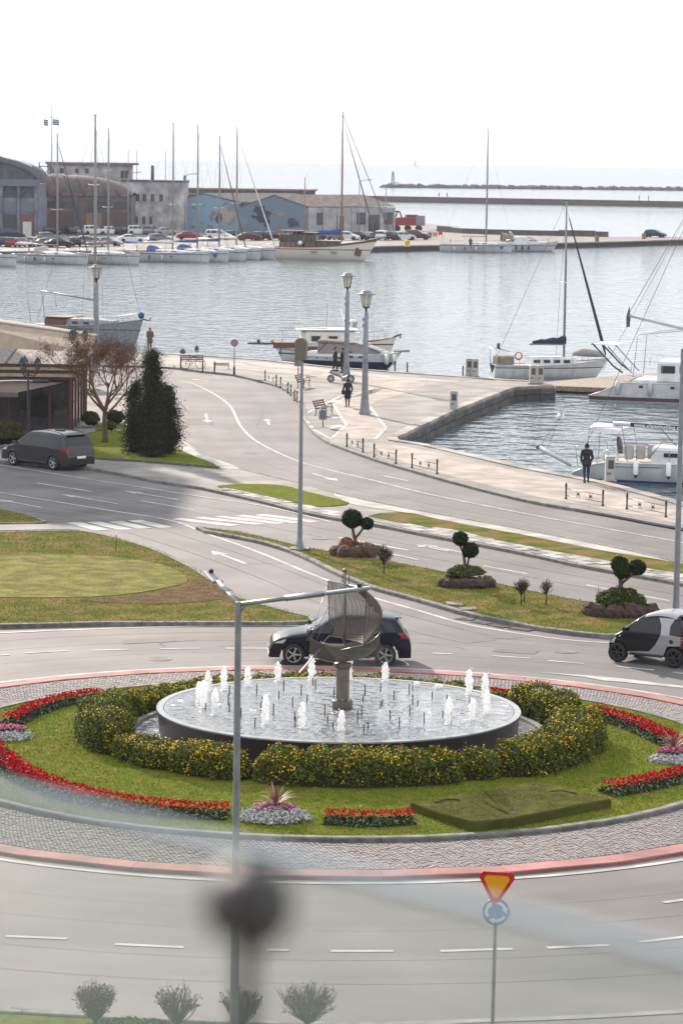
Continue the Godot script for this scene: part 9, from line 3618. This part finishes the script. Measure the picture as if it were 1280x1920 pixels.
	obj("roof", st, M.roof_pink, o)
	# red crane truck on the quay
	o = thing("truck", "red crane truck with a grey tipper body parked beyond the shed", "truck", Vector3(12.51, 0.1, -608.69), 0.15)
	st = mb()
	box(st, Vector3(-0.6, 1.9, 0), Vector3(4.2, 1.6, 2.4), 0.1)
	obj("bed", st, M.car_red, o)
	st = mb()
	box(st, Vector3(2.2, 2.1, 0), Vector3(1.9, 2.0, 2.4), 0.08)
	obj("tipper_body", st, M.car_mid, o)
	st = mb()
	box(st, Vector3(0.6, 2.8, 0), Vector3(2.4, 0.9, 2.2), 0.06)
	obj("load", st, M.brick, o)
	for sg in [-1, 1]:
		for k in 3:
			st = mb()
			lathe(st, [Vector2(0, -0.2), Vector2(0.55, -0.2), Vector2(0.55, 0.2), Vector2(0, 0.2)], 12, Vector3(-2.3 + k * 2.2, 0.55, 1.0 * sg), Basis(Vector3.RIGHT, PI / 2))
			obj("wheel", st, M.rubber, o)
	for e in [[Vector3(-3.0, 1.2, 0.7), Vector3(-3.3, 3.9, 0.7)], [Vector3(-3.0, 1.2, -0.7), Vector3(-3.3, 3.9, -0.7)], [Vector3(-3.3, 3.9, 0.7), Vector3(-1.9, 3.8, 0.7)], [Vector3(-1.9, 3.8, 0.7), Vector3(-1.4, 2.4, 0.7)], [Vector3(-2.6, 2.4, 0), Vector3(-2.3, 3.7, 0)]]:
		bar(o, "cab_frame", [e[0], e[1]], 0.16, M.dark_grey, 4)
	st = mb()
	box(st, Vector3(-3.2, 1.4, 0), Vector3(1.7, 1.4, 2.2), 0.1)
	obj("cab", st, M.car_red, o)
	for e in [[Vector3(2.39, 0.1, -550.75), "tall grey street lamp over the mural shed's roof, short arm to the right", 10.0, 1.0], [Vector3(7.24, 0.1, -553.32), "street lamp beyond the shed's right end, arm to the right", 9.5, 1.0], [Vector3(-39.19, 0.1, -550.63), "street lamp on the office block's left with arm to the right", 10.8, 1.0], [Vector3(-29.18, 0.1, -556.16), "street lamp at the office block's right end with arm to the right", 10.6, 1.0], [Vector3(-26.82, 0.1, -557.47), "street lamp above the first mural gable, arm to the left", 7.0, -1.0]]:
		var l := thing("quay_lamp", e[1], "street lamp", e[0], 0.0, "street lamps on the far quay")
		bar(l, "post", [Vector3.ZERO, Vector3(0, e[2], 0)], [0.13, 0.07], M.pole_grey, 6)
		bar(l, "arm", [Vector3(0, e[2] - 0.05, 0), Vector3(0.5 * e[3], e[2] + 0.35, 0), Vector3(1.6 * e[3], e[2] + 0.45, 0)], 0.06, M.pole_grey, 5)
		st = mb()
		box(st, Vector3(1.9 * e[3], e[2] + 0.45, 0), Vector3(0.8, 0.16, 0.3), 0.05)
		obj("lamp_head", st, M.pole_grey, l)
	for e in [[Vector3(15.08, 0.1, -546.59), "sign_blue", "small blue and white sign board on the mole"], [Vector3(16.05, 0.1, -547.09), "orange", "small orange sign board right of the blue one on the mole"], [Vector3(17.36, 0.1, -558.69), "sign_red", "low red sign board behind the orange one"]]:
		o = thing("sign_board", e[2], "sign", e[0], 0.1)
		st = mb()
		box(st, Vector3(0, 0.9, 0), Vector3(0.8, 0.7, 0.06), 0.01)
		obj("board", st, M[e[1]], o)
		for x in [-0.3, 0.3]:
			bar(o, "leg", [Vector3(x, 0, 0), Vector3(x, 0.6, 0)], 0.03, M.dark_grey, 4)
